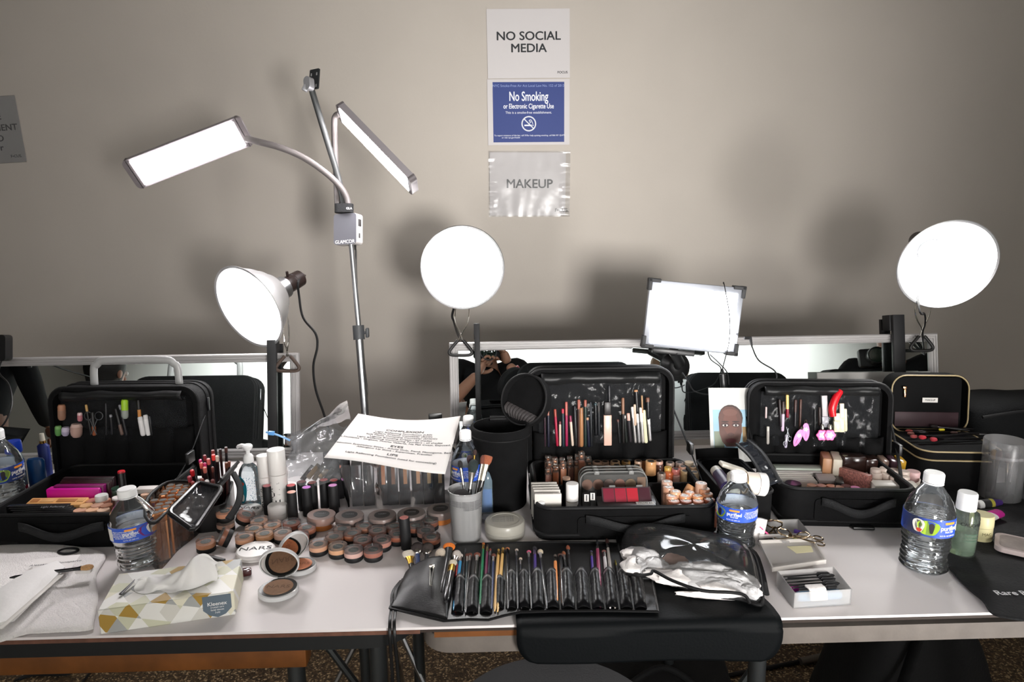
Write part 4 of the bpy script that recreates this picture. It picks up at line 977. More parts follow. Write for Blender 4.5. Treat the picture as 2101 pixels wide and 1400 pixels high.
# ---- tissue box
p0, p1, p2 = tb(206, 1303), tb(484, 1262), tb(500, 1205)
ux = (p1-p0).normalized(); Wt = (p1-p0).length; m = fr(p0, x=ux); Dt = .106; Ht = ztop(p0, 1253)-T
t = thing('tissue_box', 'flat tissue box with geometric gold, grey and white triangles', 'tissue box', m)
def tribox():
    m_ = pm('triangle_print', (225, 222, 208), .45); nt = m_.node_tree; b = nt.nodes['Principled BSDF']; N = nt.nodes.new; Lk = nt.links.new
    tc = N('ShaderNodeTexCoord'); mp = N('ShaderNodeMapping'); mp.inputs['Scale'].default_value = (36, 36, 36); mp.inputs['Location'].default_value = (.3, .2, .55)
    Lk(tc.outputs['Object'], mp.inputs[0]); sp = N('ShaderNodeSeparateXYZ'); Lk(mp.outputs[0], sp.inputs[0])
    def M_(op, a, b_=None):
        n = N('ShaderNodeMath'); n.operation = op
        for i, x in enumerate((a, b_)):
            if x is None: continue
            if isinstance(x, (int, float)): n.inputs[i].default_value = x
            else: Lk(x, n.inputs[i])
        return n.outputs[0]
    x = sp.outputs[0]; y = M_('ADD', sp.outputs[1], sp.outputs[2])
    u = M_('FLOOR', M_('ADD', x, M_('MULTIPLY', y, .55))); v = M_('FLOOR', M_('SUBTRACT', x, M_('MULTIPLY', y, .75))); q = M_('FLOOR', M_('ADD', y, M_('MULTIPLY', x, .3))); 
    cb = N('ShaderNodeCombineXYZ'); Lk(u, cb.inputs[0]); Lk(v, cb.inputs[1]); Lk(q, cb.inputs[2])
    wn = N('ShaderNodeTexWhiteNoise'); Lk(cb.outputs[0], wn.inputs['Vector'])
    r = N('ShaderNodeValToRGB'); r.color_ramp.interpolation = 'CONSTANT'; e = r.color_ramp.elements
    e[0].color = sr((236, 235, 230)); e[1].position = .38; e[1].color = sr((205, 205, 180))
    for ps, c in ((.55, (226, 222, 200)), (.68, (168, 170, 168)), (.80, (214, 212, 204)), (.945, (172, 138, 62))): k = e.new(ps); k.color = sr(c)
    Lk(wn.outputs['Value'], r.inputs[0]); Lk(r.outputs[0], b.inputs['Base Color']); return m_
MB().box((Wt/2, Dt/2, Ht/2), (Wt, Dt, Ht), bev=.0012, seg=1).build('carton', tribox(), t)
MB().prism([(Wt*.5+math.cos(a)*Wt*.33, Dt*.5+math.sin(a)*Dt*.22) for a in (2*PI*i/40 for i in range(40))], Ht, Ht+.0006).build('opening_film', film('opening_film', (240, 240, 240), .5, .1), t)
sh = [(-.018, .016), (.018, .016), (.018, -.006), (.01, -.015), (0, -.019), (-.01, -.015), (-.018, -.006)]
MB().prism([(Wt*.865+x*1.1, Ht*.52+y*1.0) for x, y in sh], 0, .0006, RX(90)).build('badge', pm('badge_grey', (98, 112, 124), .5), t)
text('Kleenex', .0082, TR(Wt*.865, -.001, Ht*.6) @ RX(90), WINK, t, bold=.012)
for j, s_ in enumerate(('trusted care', 'facial tissues', '2-ply')): text(s_, .0038, TR(Wt*.865, -.001, Ht*(.46-.11*j)) @ RX(90), WINK, t)
def tis(u, v):
    a = u*PI; x = Wt*(.22+.62*u)+.008*noise.noise(V((u*4, v*4, 2))); top = .016+.030*math.exp(-((u-.78)/.2)**2)
    z = Ht-.004+top*math.sin(PI*min(v*1.02, 1))**.8+.006*noise.noise(V((u*6, v*5, 9)))
    y = Dt*(.36+.34*v)+.012*noise.noise(V((u*5, v*3, 4)))-.016*math.sin(PI*u)*(1-v)
    return V((x, y, max(z, Ht+.0008)))
MB().sheet(tis, 46, 22).build('tissue', pm('tissue_paper', (240, 238, 236), .9, bump=.2, bscale=120), t, solid=.0006, sub=1)
solo(MB().tube([(0, 0, 0), (.03, .006, .002), (.036, .008, .003)], [.0028, .0016, .0008], 8, flat=.5), 'hair_clip', BLK, 'small black clip lying on the tissue box top', 'hair clip', m @ TR(Wt*.12, Dt*.3, Ht+.0035) @ RZ(60))
# ------------------------------------------------------------------ cup of brushes
def brush(name, label, mx, L, hr, fer, bl, br, hcol, fcol, bcol, group=None, flatb=1, fmet=1, shape='round', cat='makeup brush'):
    """along local z: handle, ferrule, bristles"""
    t = thing(name, label, cat, mx, group); lf = fer; lh = L-lf-bl
    MB().lathe([(hr*.35, 0), (hr*.8, lh*.08), (hr, lh*.55), (hr*.85, lh)], 12).build('handle', pm('handle_%d_%d_%d' % hcol, hcol, .25, coat=.3), t)
    MB().lathe([(hr*.86, lh), (hr*.9, lh+lf*.5), (br*.7, lh+lf)], 14, sx=1, sy=flatb if shape == 'flat' else 1).build('ferrule', pm('ferrule_%d_%d_%d' % fcol, fcol, .22, metal=fmet), t)
    if shape == 'flat': pr = [(br*.7, 0), (br*.95, bl*.3), (br*1.02, bl*.75), (br*.95, bl*.96), (br*.6, bl)]
    elif shape == 'point': pr = [(br*.7, 0), (br, bl*.35), (br*.6, bl*.75), (br*.12, bl)]
    else: pr = [(br*.7, 0), (br*1.0, bl*.4), (br*1.0, bl*.65), (br*.7, bl*.9), (br*.25, bl)]
    MB().lathe([(a, z+lh+lf) for a, z in pr], 18, sy=flatb).build('bristles', pm('bristle_%d_%d_%d' % bcol, bcol, .85, bump=.6, bscale=1800, var=.2, vscale=600), t)
    return t
def aim(p, q, side=None):
    p, q = V(p), V(q); return fr(p, x=side or RT, z=q-p)
p = tb(957, 1107); s = mpp(p); r = 36*s; Hc = ztop(p, 1003)-T
t = thing('brush_cup', 'translucent plastic cup holding makeup brushes, beside the round powder jar', 'cup', TR(p))
MB().lathe([(0, .002), (r*.80, .0015), (r*.84, .004), (r*.97, Hc*.97), (r*1.0, Hc*.98), (r*1.0, Hc), (r*.96, Hc), (r*.94, Hc*.97), (r*.81, .006), (0, .0045)], 44, cap0=False, cap1=False).build('cup_body', film('cup_plastic', (250, 250, 250), .28, .25, frost=1, ior=1.3), t)
for j in range(6): wtext('makeup brush cleanser cup', Hc*.035, r*1.0, Hc*(.86-.03*j), .5, GINK, t); 
for j in range(4): wtext('product info use daily', Hc*.035, r*1.0, Hc*(.86-.03*j), -.45, GINK, t)
cupb = [(968, 1005, 966, 948, 2.2, (30, 30, 30), (190, 186, 178), (30, 28, 30), 6, 'round', 'thin dark-tipped brush leaning left in the cup', 944, 952),
 (0, 0, 0, 0, 0, 0, 0, 0, 0, 0, '', 0, 0)]
def cupbrush(label, bx, by, tx, ty, hw, blp, bw, hcol, fcol, bcol, shape='round', flatb=1, dz=0.0):
    """bx, by: image point where it crosses the rim; tx, ty: its tip"""
    q = at_d(tx, ty, depth(p)+dz); b0 = at_d(bx, by, depth(p)-.005); ax = (q-b0).normalized(); lo = b0-ax*((b0.z-T-.012)/ax.z)
    d = V((lo.x-p.x, lo.y-p.y)); 
    if d.length > r*.62: d = d.normalized()*r*.62; lo = V((p.x+d.x, p.y+d.y, T+.012))
    L_ = (q-lo).length; brush('makeup_brush', label, aim(lo, q), L_, hw*s/2, 34*s, blp*s, bw*s/2, hcol, fcol, bcol, 'brushes in the translucent cup', flatb=flatb, shape=shape)
cupbrush('thin brush with small black tip leaning left in the cup', 952, 1003, 943, 945, 6, 16, 10, (26, 26, 28), (196, 190, 180), (34, 32, 34))
cupbrush('brush with fluffy green-black head in the middle of the cup', 964, 1006, 973, 943, 9, 26, 21, (24, 24, 26), (206, 202, 196), (40, 50, 50))
cupbrush('brush with wide reddish-brown head at the right of the cup', 985, 1005, 1002, 935, 12, 18, 19, (24, 22, 22), (200, 192, 178), (150, 84, 58), 'flat', .5)
cupbrush('slim brush with brown tip just left of the wide brown one', 978, 1006, 992, 934, 6, 18, 10, (26, 24, 26), (180, 176, 170), (110, 62, 50))
cupbrush('tall gold-collared brush with small dark tip at the back of the cup', 966, 1003, 975, 923, 5, 12, 8, (30, 30, 30), (206, 176, 96), (62, 44, 40), dz=.02)
cupbrush('brush with dark purple-brown head behind the green-black one', 968, 1004, 964, 934, 8, 18, 13, (28, 26, 28), (150, 146, 142), (62, 44, 48), dz=.015)
b0 = V((p.x-.006, p.y-.004, T+Hc*.72)); brush('makeup_brush', 'big black powder brush head sunk inside the cup', aim(V((p.x-.004, p.y, T+.012)), b0+V((-.002, 0, .02))), Hc*.86, .004, .012, .03, .018, (24, 24, 26), (60, 60, 62), (44, 40, 42), 'brushes in the translucent cup')

# round frosted powder jar
p = tb(1036, 1097); s = mpp(p); r = 41*s
t = thing('powder_jar', 'round frosted powder jar with printed lid, beside the cup of brushes', 'jar', TR(p))
MB().lathe([(r*.95, 0), (r*.99, .002), (r*1.0, .012)], 48).build('jar_body', film('jar_milky', (222, 218, 206), .75, .3, frost=1), t)
MB().lathe([(r*1.0, .0122), (r*1.01, .0135), (r*1.0, .027), (r*.95, .0295), (r*.74, .030), (r*.72, .0292), (0, .0292)], 48).build('lid', film('jar_lid_milky', (228, 224, 212), .82, .3, frost=1), t)
for j in range(5): text('translucent powder 10 g .35 oz', r*.085, TR(-r*.1, r*(.35-.13*j), .0296), GINK, t, ext=.0001)
# blue bottle behind the cup
p = tb(1000, 1048); s = mpp(p)
t = thing('blue_bottle', 'translucent bottle half full of blue liquid, behind the cup of brushes', 'bottle', TR(p))
MB().lathe([(17*s, 0), (18*s, .002), (18*s, .07), (14*s, .085), (7*s, .092), (6*s, .1)], 32).build('bottle_body', film('blue_bottle_plastic', (190, 220, 240), .25, .15), t)
MB().lathe([(16.5*s, .002), (16.8*s, .052), (0, .052)], 32).build('blue_liquid', pm('blue_liquid', (30, 96, 168), .15), t)
MB().lathe([(8*s, .1), (8*s, .113), (0, .114)], 24).build('cap', CAPW, t)
# clear dish lid right of cup
solo(MB().lathe([(.018, 0), (.019, .008), (.0185, .009), (.0165, .0015), (0, .0012)], 36, cap0=False), 'small_dish', CLEAR, 'small clear round lid lying behind the cup beside the blue bottle', 'lid', TR(tb(1002, 1068)))

# ------------------------------------------------------------------ cylinder brush case
p = tb(1034, 1032); s = mpp(p); r = 58*s; p.x -= .006; Hc = ztop(p, 872)-T
t = thing('cylinder_case', 'black cylindrical brush case with its lid hinged open, left of the middle case', 'brush case', TR(p))
MB().lathe([(r*.86, 0), (r*.90, .004), (r*.93, Hc*.5), (r*.95, Hc*.86), (r*1.02, Hc*.865), (r*1.03, Hc*.985), (r*.99, Hc), (r*.93, Hc), (r*.92, Hc*.9), (r*.86, .01), (0, .008)], 56, cap0=True, cap1=False).build('case_body', CANV, t, sharp=45)
MB().tube([(math.cos(a)*r*1.03, math.sin(a)*r*1.03, Hc*.9) for a in (2*PI*i/48 for i in range(48))], .002, 6, closed=True).build('zipper', BIND, t)
MB().lathe([(r*.1, Hc*.6), (r*.925, Hc*.6)], 40, cap0=True).build('inner_tray', LIN, t)
lc = at_d(1083, 822, depth(p)+.02)-p; ln = (-FW*.80-RT*.50+UP*.18).normalized()
lm = fr(lc, x=UP*.8+RT*.35, z=ln)
MB().lathe([(0, .004), (r*.84, .004), (r*.88, .018), (r*.91, .018), (r*.93, -.004), (r*.80, -.010), (0, -.011)], 48, m=lm, cap0=False, cap1=False).build('lid', CANV, t, sharp=45)
MB().tube([lm @ V((math.cos(a)*r*.915, math.sin(a)*r*.915, .018)) for a in (2*PI*i/48 for i in range(48))], .0022, 6, closed=True).build('lid_rim', BIND, t)
MB().sheet(lambda u, v: lm @ V((r*(-.80+.46*v), r*(.62-.04*v)*(2*u-1)*math.sqrt(max(.05, 1-(.80-.46*v)**2))/.75, .006+.010*math.sin(PI*v)+.004*math.sin(u*PI*10)**2)), 30, 5).build('elastic_pouch', pm('elastic_grey', (52, 48, 48), .7, bump=.4, bscale=300), t)
MB().box((0, 0, 0), (r*.7, .03, .004), m=TR((0, r*.95, Hc*.98))).build('hinge_flap', CANV, t)

# ------------------------------------------------------------------ clear bag of palettes with the paper on top
PVB = film('bag_vinyl', (228, 228, 230), .05, .1, bump=.5, bscale=18)
FAR = tb(800, 1040)
def vert(px, py, dy=0): return on_y(px, py, FAR.y+dy)
bl_, br_ = tb(712, 1046), tb(918, 1040); ux = (br_-bl_).normalized(); Wb = (br_-bl_).length; m = fr(bl_, x=ux); Hb = .098
t = thing('clear_bag', 'clear vinyl bag of dark palettes standing under the propped paper', 'bag', m)
MB().sheet(lambda u, v: V((Wb*u+(u-.5)*.02*v, .0+.010*noise.noise(V((u*7, v*2, 1)))-.006*math.sin(u*PI*6)-.004, .001+Hb*v)), 48, 12).build('front_film', PVB, t)
MB().sheet(lambda u, v: V((Wb*u+(u-.5)*.02*v, .09+.010*noise.noise(V((u*7, v*2, 5))), .001+Hb*v)), 30, 8).build('back_film', PVB, t)
for sd in (0, 1): MB().sheet(lambda u, v: V((Wb*sd+(sd-.5)*.02*v+(sd-.5)*.02*math.sin(PI*u), .0+.09*u, .001+Hb*v)), 8, 8).build('side_film', PVB, t)
DKP = pm('dark_palette', (22, 24, 28), .3)
for i, (fx, tn, ty) in enumerate([(.10, (46, 32, 34), 'maroon-striped'), (.22, (60, 56, 54), 'charcoal'), (.36, (176, 116, 76), 'orange tan'), (.46, (120, 84, 62), 'brown'), (.58, (170, 122, 84), 'tan'), (.71, (196, 148, 108), 'light tan'), (.82, (190, 160, 116), 'gold-striped'), (.93, (206, 176, 132), 'pale beige')]):
    q = m @ TR(Wb*fx-.012, .012, .001) @ RZ(8) @ RX(-6); o = thing('palette', f'{ty} slim palette upright in the clear bag under the paper, {ORD[i]} from the left', 'palette', q, 'palettes in the clear bag')
    MB().box((.011, .03, .043), (.021, .06, .086), bev=.001).build('palette_case', DKP, o); MB().box((.0125, -.0004, .064), (.0075, .0012, .04)).build('shade_strip', pm('shade_%d' % i, tn, .5), o)
c4 = [at_d(735, 849, 1.50), at_d(945, 854, 1.50), at_d(913, 967, 1.245), at_d(665, 942, 1.26)]
dz = (m @ V((0, 0, Hb))).z
P4 = c4
def psheet(u, v):
    a = P4[0].lerp(P4[1], u); b_ = P4[3].lerp(P4[2], u); q = a.lerp(b_, v); return q+V((0, 0, -.012*math.sin(PI*u)*(1-v*.6)+.006*math.sin(PI*u*1.3+.4)*v))
o = solo(MB().sheet(psheet, 24, 16), 'paper_sheet', pm('list_paper', (240, 236, 233), .75), 'white printed product list propped on top of the clear bag', 'paper', solid=.0003)
nx = (P4[1]-P4[0]+P4[2]-P4[3]).normalized(); nz = (P4[1]-P4[3]).cross(P4[2]-P4[0]).normalized()
nz = nz if nz.dot(-FW) > 0 else -nz
wS = (P4[1]-P4[0]).length; hS = (P4[3]-P4[0]).length
def ptext(s_, v, size, bold=0, u=.52, w=None):
    tx = text(s_, size, Matrix.Identity(4), INK, o, bold=bold or .006, ext=.00005)
    for vv in tx.data.vertices:
        uu = u+vv.co.x/wS; v2 = v-vv.co.y/hS; q = psheet(uu, v2); vv.co = q+nz*(.0008+vv.co.z)
ptext('COMPLEXION', .30, .0125, .016)
for j, s_ in enumerate(['Light Reflecting Foundation (LRF)', 'Radiant Creamy Concealer (RCC)', 'Soft Matte Complete Concealer (SMCC)', 'Laguna Bronzing Cream - all shades', 'Light Reflecting Contouring Powders - all shades', 'The Multiples - Orgasm, Puerto Vallarta, Na Pali Coast, Exposed, Bondi']): ptext(s_, .355+.04*j, .0088)
ptext('EYES', .635, .0125, .016)
ptext('Total Seduction Eyeshadow Sticks - Adults Only, Fiend, Monogame, Bed, Hideout', .685, .0085); ptext('Afterglow Lip Shine - Supervixen, Freudian', .725, .0085)
ptext('LIPS', .80, .0125, .016); ptext('Light Reflecting Foundation (used for concealing)', .855, .0088)
# dark carton behind the paper, bag corner
solo(MB().box((0, 0, .05), (.05, .03, .1), bev=.002), 'dark_carton', pm('dark_carton', (30, 28, 30), .5), 'black carton with gold line peeking out left of the paper', 'carton', TR(tb(694, 1020)) @ RZ(20))
_q = on_y(893, 850, 1.50)
solo(MB().box((0, 0, (_q.z-T)/2), (.03, .012, _q.z-T), bev=.002), 'slim_palette', BLK, 'dark slim palette poking up behind the top edge of the paper', 'palette', TR(_q.x, _q.y, T+.001) @ RZ(12))

# ------------------------------------------------------------------ crumpled clear zip bag
def zb(u, v):
    q = at_d(590+108*u+14*v*u, 985-95*v-18*u*v, 1.40+.05*v); return q+V((.018*noise.noise(V((u*4, v*4, 1))), -.03*math.sin(PI*u)*(1-.4*v)+.022*noise.noise(V((u*5, v*5, 7))), .012*noise.noise(V((u*4, v*3, 3)))))
ZB = film('zip_bag_film', (228, 230, 232), .11, .14, bump=.7, bscale=22)
p = tb(650, 1010)
t = thing('zip_bag', 'crumpled clear zip bag with blue slider, left of the propped paper', 'bag', TR(p)); inv_ = t.matrix_basis.inverted()
MB().sheet(lambda u, v: inv_ @ zb(u, v), 26, 22).build('front_film', ZB, t)
MB().sheet(lambda u, v: inv_ @ (zb(u, v)+V((0, .05*math.sin(PI*u)+.004, 0))), 22, 18).build('back_film', ZB, t)
fl = [at_d(597, 905, 1.42), at_d(712, 822, 1.46), at_d(720, 862, 1.50), at_d(640, 880, 1.45)]
MB().sheet(lambda u, v: inv_ @ (fl[0].lerp(fl[1], u).lerp(fl[3].lerp(fl[2], u), v)+V((0, 0, .008*noise.noise(V((u*4, v*3, 2)))))), 16, 8).build('flap', film('zip_flap', (236, 236, 236), .3, .25, bump=.5, bscale=25), t)
MB().tube([inv_ @ q for q in spl([at_d(546, 887, 1.40), at_d(570, 893, 1.40), at_d(595, 904, 1.41)])], .0022, 8).build('zip_track', pm('zip_blue', (120, 170, 220), .3), t)
MB().box((0, 0, 0), (.012, .006, .008), m=TR(inv_ @ at_d(557, 889, 1.398)) @ RY(8), bev=.001).build('slider', pm('slider_blue', (96, 160, 226), .3), t)
for i in range(5):
    a = at_d(620+i*12, 985-4*(i % 2), 1.42); b_ = at_d(642+i*12, 957-3*(i % 3), 1.44)
    c = ((52, 44, 40), (140, 112, 78), (96, 80, 62), (150, 120, 84), (40, 38, 38))[i]
    solo(MB().tube([V((0, 0, 0)), b_-a], [.0055, .005], 12), 'sample_vial', pm('vial_%d' % i, c, .4), f'{("black", "tan", "brown", "golden", "charcoal")[i]} sample vial in the crumpled zip bag', 'vial', TR(a), 'sample vials in the zip bag')

# ------------------------------------------------------------------ black mat hanging over the table edge
FE = lambda px: aL+uL*((on_z(px, 1280, T)-aL).dot(uL))
mA, mB_ = FE(1059), FE(1607)
Wm = (mB_-mA).length; m = fr(mA, x=uL); inv_ = m.inverted()
dpm = .155; hang = .045
def mat_pt(x, s_):
    """s_: distance from the back edge, runs over the table edge and down"""
    rb = .012
    if s_ < dpm-rb*0: return V((x, dpm-s_, .0035))
    e = s_-dpm
    if e < rb*PI/2: a = e/rb; return V((x, -rb*math.sin(a), .0035-rb*(1-math.cos(a))))
    return V((x, -rb-.003*math.sin(x*20), .0035-rb-(e-rb*PI/2)))
Ltot = dpm+.019+hang
def mat(u, v):
    s_ = v*Ltot; x = u*Wm
    cut = 0
    if v > .82: k = (v-.82)/.18; cut = .03*(1-math.sqrt(max(0, 1-k*k)))
    if v < .62: k = 1-v/.62; xr = Wm-.042*k**1.6
    else: xr = Wm
    x = cut+(xr-2*cut)*u
    return mat_pt(x, s_+.006*u*v)
solo(MB().sheet(mat, 40, 70), 'leather_mat', pm('dark_leatherette', (7, 10, 12), .65, bump=.15, bscale=250, spec=.15), 'dark leatherette mat draped over the front table edge under the brush roll', 'mat', m, solid=.003, sharp=60)

# ------------------------------------------------------------------ brush roll
def onroll(px, py, h=.006): return tb(px, py, h)
out_ = [(826, 1192), (800, 1251), (850, 1263), (910, 1277), (962, 1274), (1002, 1275), (1035, 1266), (1068, 1259), (1130, 1257), (1240, 1256), (1350, 1258), (1338, 1190), (1322, 1122), (1230, 1116), (1130, 1115), (1030, 1117), (938, 1120), (900, 1150)]
b = MB(); base_ = [tb(x, y, .0068) for x, y in out_]; c = sum(base_, V())/len(base_)
t = thing('brush_roll', 'black leather brush roll laid open along the front of the table', 'brush roll', TR(c))
b.ring_surf([[q-c for q in base_], [q-c+V((0, 0, .0022)) for q in base_]]).build('roll_sheet', LEA, t, sharp=50)
MB().tube([q-c+V((0, 0, .002)) for q in base_], .0022, 6, closed=True).build('edge_binding', LEA, t)
k4 = [onroll(829, 1187), onroll(931, 1163), onroll(918, 1276), onroll(801, 1250)]
def pock(u, v):
    q = k4[0].lerp(k4[1], u).lerp(k4[3].lerp(k4[2], u), v)
    hgt = .026*(math.sin(PI*min(1, max(0, u)))**.55)*(1-v**2.2)*(.75+.25*u)+.003; return q-c+V((0, 0, hgt+.0012*noise.noise(V((u*4, v*4, 0)))))
MB().sheet(pock, 24, 24).build('large_pocket', LEA, t, solid=.0016)
SLOT = film('sheer_slot', (16, 16, 18), .72, .35, bump=.3, bscale=40, ior=1.25)
edges = [930, 958, 986, 1014, 1037, 1062, 1088, 1117, 1146, 1177, 1207, 1234, 1262, 1290, 1318]
for i, (x0, x1) in enumerate(zip(edges, edges[1:])):
    yt = 1191 if i < 4 else 1180-.3*i; yb = 1264 if i < 3 else 1254; sk = (x0-1050)*.045
    a, b_, d_, e_ = onroll(x0+1, yt), onroll(x1-1, yt), onroll(x1-1+sk, yb), onroll(x0+1+sk, yb)
    rh = (b_-a).length*.46
    MB().sheet(lambda u, v: a.lerp(b_, u).lerp(e_.lerp(d_, u), v)-c+V((0, 0, .0025+rh*math.sin(PI*u)**.7*(1-.5*v**3)))+((a-e_).normalized()*(-.008*(2*u-1)**2) if v == 0 else V()), 12, 6).build('slot', SLOT, t, solid=.0006)
MB().tube([q-c for q in spl([tb(822, 1192, .008), tb(806, 1215, .012), tb(803, 1248, .006), FE(803)+V((0, -.005, .004)), FE(803)+V((.001, -.008, -.06)), FE(806)+V((.002, -.006, -.30))], 5)], .0024, 8, flat=.5).build('tie_cord', LEA, t)
MB().tube([q-c for q in spl([tb(826, 1192, .009), tb(812, 1212, .015), tb(811, 1250, .007), FE(812)+V((0, -.005, .004)), FE(813)+V((.002, -.008, -.06)), FE(818)+V((.006, -.006, -.28))], 5)], .0024, 8, flat=.5).build('tie_cord', LEA, t)
RB = 'brushes in the leather roll'
def rollbrush(label, tip, base, hw, blp, bw, hcol, fcol, bcol, shape='round', flatb=.7, ferp=20, z0=.011, z1=.013, fm=1):
    a, q = tb(*base, z0), tb(*tip, z1); s_ = mpp(q); Lb = (q-a).length
    brush('makeup_brush', label, aim(a, q), Lb, hw*s_/2, ferp*s_*1.4, blp*s_*1.4, bw*s_/2, hcol, fcol, bcol, RB, flatb=flatb, shape=shape, fmet=fm)
ST, GD, DK = (196, 190, 186), (214, 168, 70), (22, 22, 24)
# big brushes in the large pocket
rollbrush('wide cream-headed brush with gold collar, leftmost in the leather pocket', (838, 1133), (858, 1225), 13, 16, 26, (40, 36, 34), GD, (226, 216, 200), 'flat', .4, 22, .016, .02)
rollbrush('grey-brown fluffy brush with blue handle in the leather pocket', (856, 1116), (858, 1225), 12, 26, 26, (40, 62, 110), ST, (66, 56, 54), 'round', .6, 8, .016, .022)
rollbrush('grey-brown fluffy brush with black handle in the leather pocket', (878, 1116), (868, 1225), 10, 26, 25, DK, ST, (72, 62, 58), 'round', .6, 8, .016, .022)
rollbrush('tapered cream brush wrapped in tissue at the middle of the leather pocket', (906, 1128), (886, 1225), 12, 26, 22, DK, DK, (214, 198, 178), 'round', .7, 8, .016, .024)
rollbrush('wide orange-bristled black brush in the leather pocket', (922, 1120), (903, 1225), 14, 9, 25, DK, (26, 28, 30), (226, 120, 36), 'flat', .6, 28, .016, .026, 0)
rollbrush('cream stubby brush with broad gold collar at the pocket edge', (929, 1153), (915, 1235), 16, 10, 18, DK, GD, (222, 212, 190), 'flat', .6, 20, .016, .02)
rollbrush('white fluffy brush partly hidden behind the orange brush', (938, 1132), (915, 1225), 12, 20, 20, DK, ST, (206, 196, 188), 'round', .7, 10, .014, .018)
k = MB(); q0, q1 = tb(886, 1165, .034), tb(884, 1202, .032); k.tube([q0+RT*.003, q1+RT*.001, q1-RT*.001, q0-RT*.003], .0011, 6); k.box(q0+V((0, .003, .001)), (.009, .008, .003), bev=.0008)
solo(k, 'hair_clip', CHR, 'silver hair clip slid over the edge of the leather pocket', 'hair clip')
small = [ # tip, base, handle w, bristle len, bristle w, handle, ferrule, bristle, words
 ((938, 1146), (934, 1255), 6, 6, 7, (190, 50, 46), ST, (206, 120, 140), 'red-handled brush with pink sponge tip'),
 ((946, 1138), (931, 1255), 8, 8, 9, (64, 150, 200), ST, (214, 204, 196), 'sky-blue-handled brush with angled white tip'),
 ((954, 1125), (948, 1255), 5, 14, 5, DK, (60, 60, 62), (60, 60, 64), 'thin black brush with long grey tip'),
 ((959, 1137), (954, 1255), 6, 10, 9, (30, 50, 56), ST, (110, 64, 52), 'dark teal brush with brown tip'),
 ((965, 1136), (955, 1258), 7, 9, 9, (30, 28, 28), ST, (120, 70, 58), 'steel-collared brush with short brown tip'),
 ((979, 1136), (972, 1258), 8, 10, 14, (28, 26, 26), ST, (130, 74, 58), 'wide brown-headed brush with steel collar'),
 ((992, 1114), (985, 1240), 6, 7, 6, (26, 128, 84), GD, (196, 104, 50), 'green-handled brush with orange tip'),
 ((1000, 1118), (994, 1240), 6, 8, 5, (124, 56, 88), (190, 170, 120), (70, 50, 46), 'plum-handled brush with fine tip'),
 ((1006, 1126), (998, 1250), 6, 8, 5, (30, 30, 50), ST, (140, 60, 52), 'navy brush with tapered red-brown tip'),
 ((1013, 1137), (1008, 1250), 6, 10, 9, (40, 56, 96), ST, (122, 70, 56), 'short blue-handled brush with brown head'),
 ((1023, 1127), (1015, 1254), 7, 6, 5, (224, 178, 106), GD, (206, 164, 84), 'golden wooden brush, left of the pair'),
 ((1032, 1124), (1021, 1255), 7, 7, 6, (228, 184, 112), GD, (196, 154, 80), 'golden wooden brush, right of the pair'),
 ((1041, 1125), (1042, 1250), 8, 5, 9, DK, (40, 40, 42), (206, 130, 84), 'black brush with flat peach tip'),
 ((1060, 1127), (1062, 1250), 6, 7, 7, DK, ST, (216, 200, 186), 'black brush with small pale round tip'),
 ((1068, 1145), (1070, 1250), 5, 7, 7, DK, ST, (222, 200, 176), 'short black brush with small cream tip'),
 ((1085, 1131), (1090, 1250), 6, 6, 9, DK, ST, (232, 104, 140), 'brush with bright pink sponge tip'),
 ((1097, 1122), (1100, 1240), 7, 12, 9, (74, 52, 132), (150, 130, 170), (46, 44, 50), 'purple-handled brush with dark tip'),
 ((1108, 1129), (1122, 1250), 7, 12, 12, DK, ST, (222, 206, 178), 'brush with large cream fluffy tip'),
 ((1139, 1138), (1142, 1240), 8, 8, 6, (238, 150, 84), (100, 92, 84), (90, 80, 72), 'orange-handled brush with grey tip'),
 ((1150, 1138), (1156, 1245), 9, 7, 12, DK, (34, 36, 40), (90, 62, 54), 'broad black brush with short brown tip'),
 ((1156, 1132), (1172, 1245), 6, 12, 8, DK, ST, (150, 86, 52), 'brush with slanted copper-brown tip'),
 ((1165, 1120), (1176, 1245), 6, 14, 8, DK, ST, (156, 84, 54), 'tall brush with copper-brown tip and grey collar'),
 ((1213, 1131), (1222, 1245), 6, 3, 5, (80, 54, 150), ST, (90, 80, 120), 'slim violet-handled brush'),
 ((1225, 1108), (1232, 1245), 8, 16, 5, (148, 62, 92), ST, (40, 40, 44), 'raspberry-handled brush with long thin black tip'),
 ((1239, 1130), (1252, 1248), 8, 7, 9, (214, 210, 210), ST, (118, 70, 64), 'white-handled brush with short brown tip'),
 ((1245, 1106), (1262, 1248), 7, 16, 7, (170, 162, 154), ST, (84, 50, 46), 'tall silver-handled brush with dark brown tip'),
 ((1262, 1148), (1280, 1245), 5, 5, 5, DK, (150, 140, 60), (60, 60, 50), 'short black brush with olive collar, last in the roll')]
for tip, bs, hw, bl, bw, hc, fc, bc, words_ in small:
    rollbrush(words_+', in the leather roll', tip, bs, hw, bl, bw, hc, fc, bc, 'round', .75, 14)

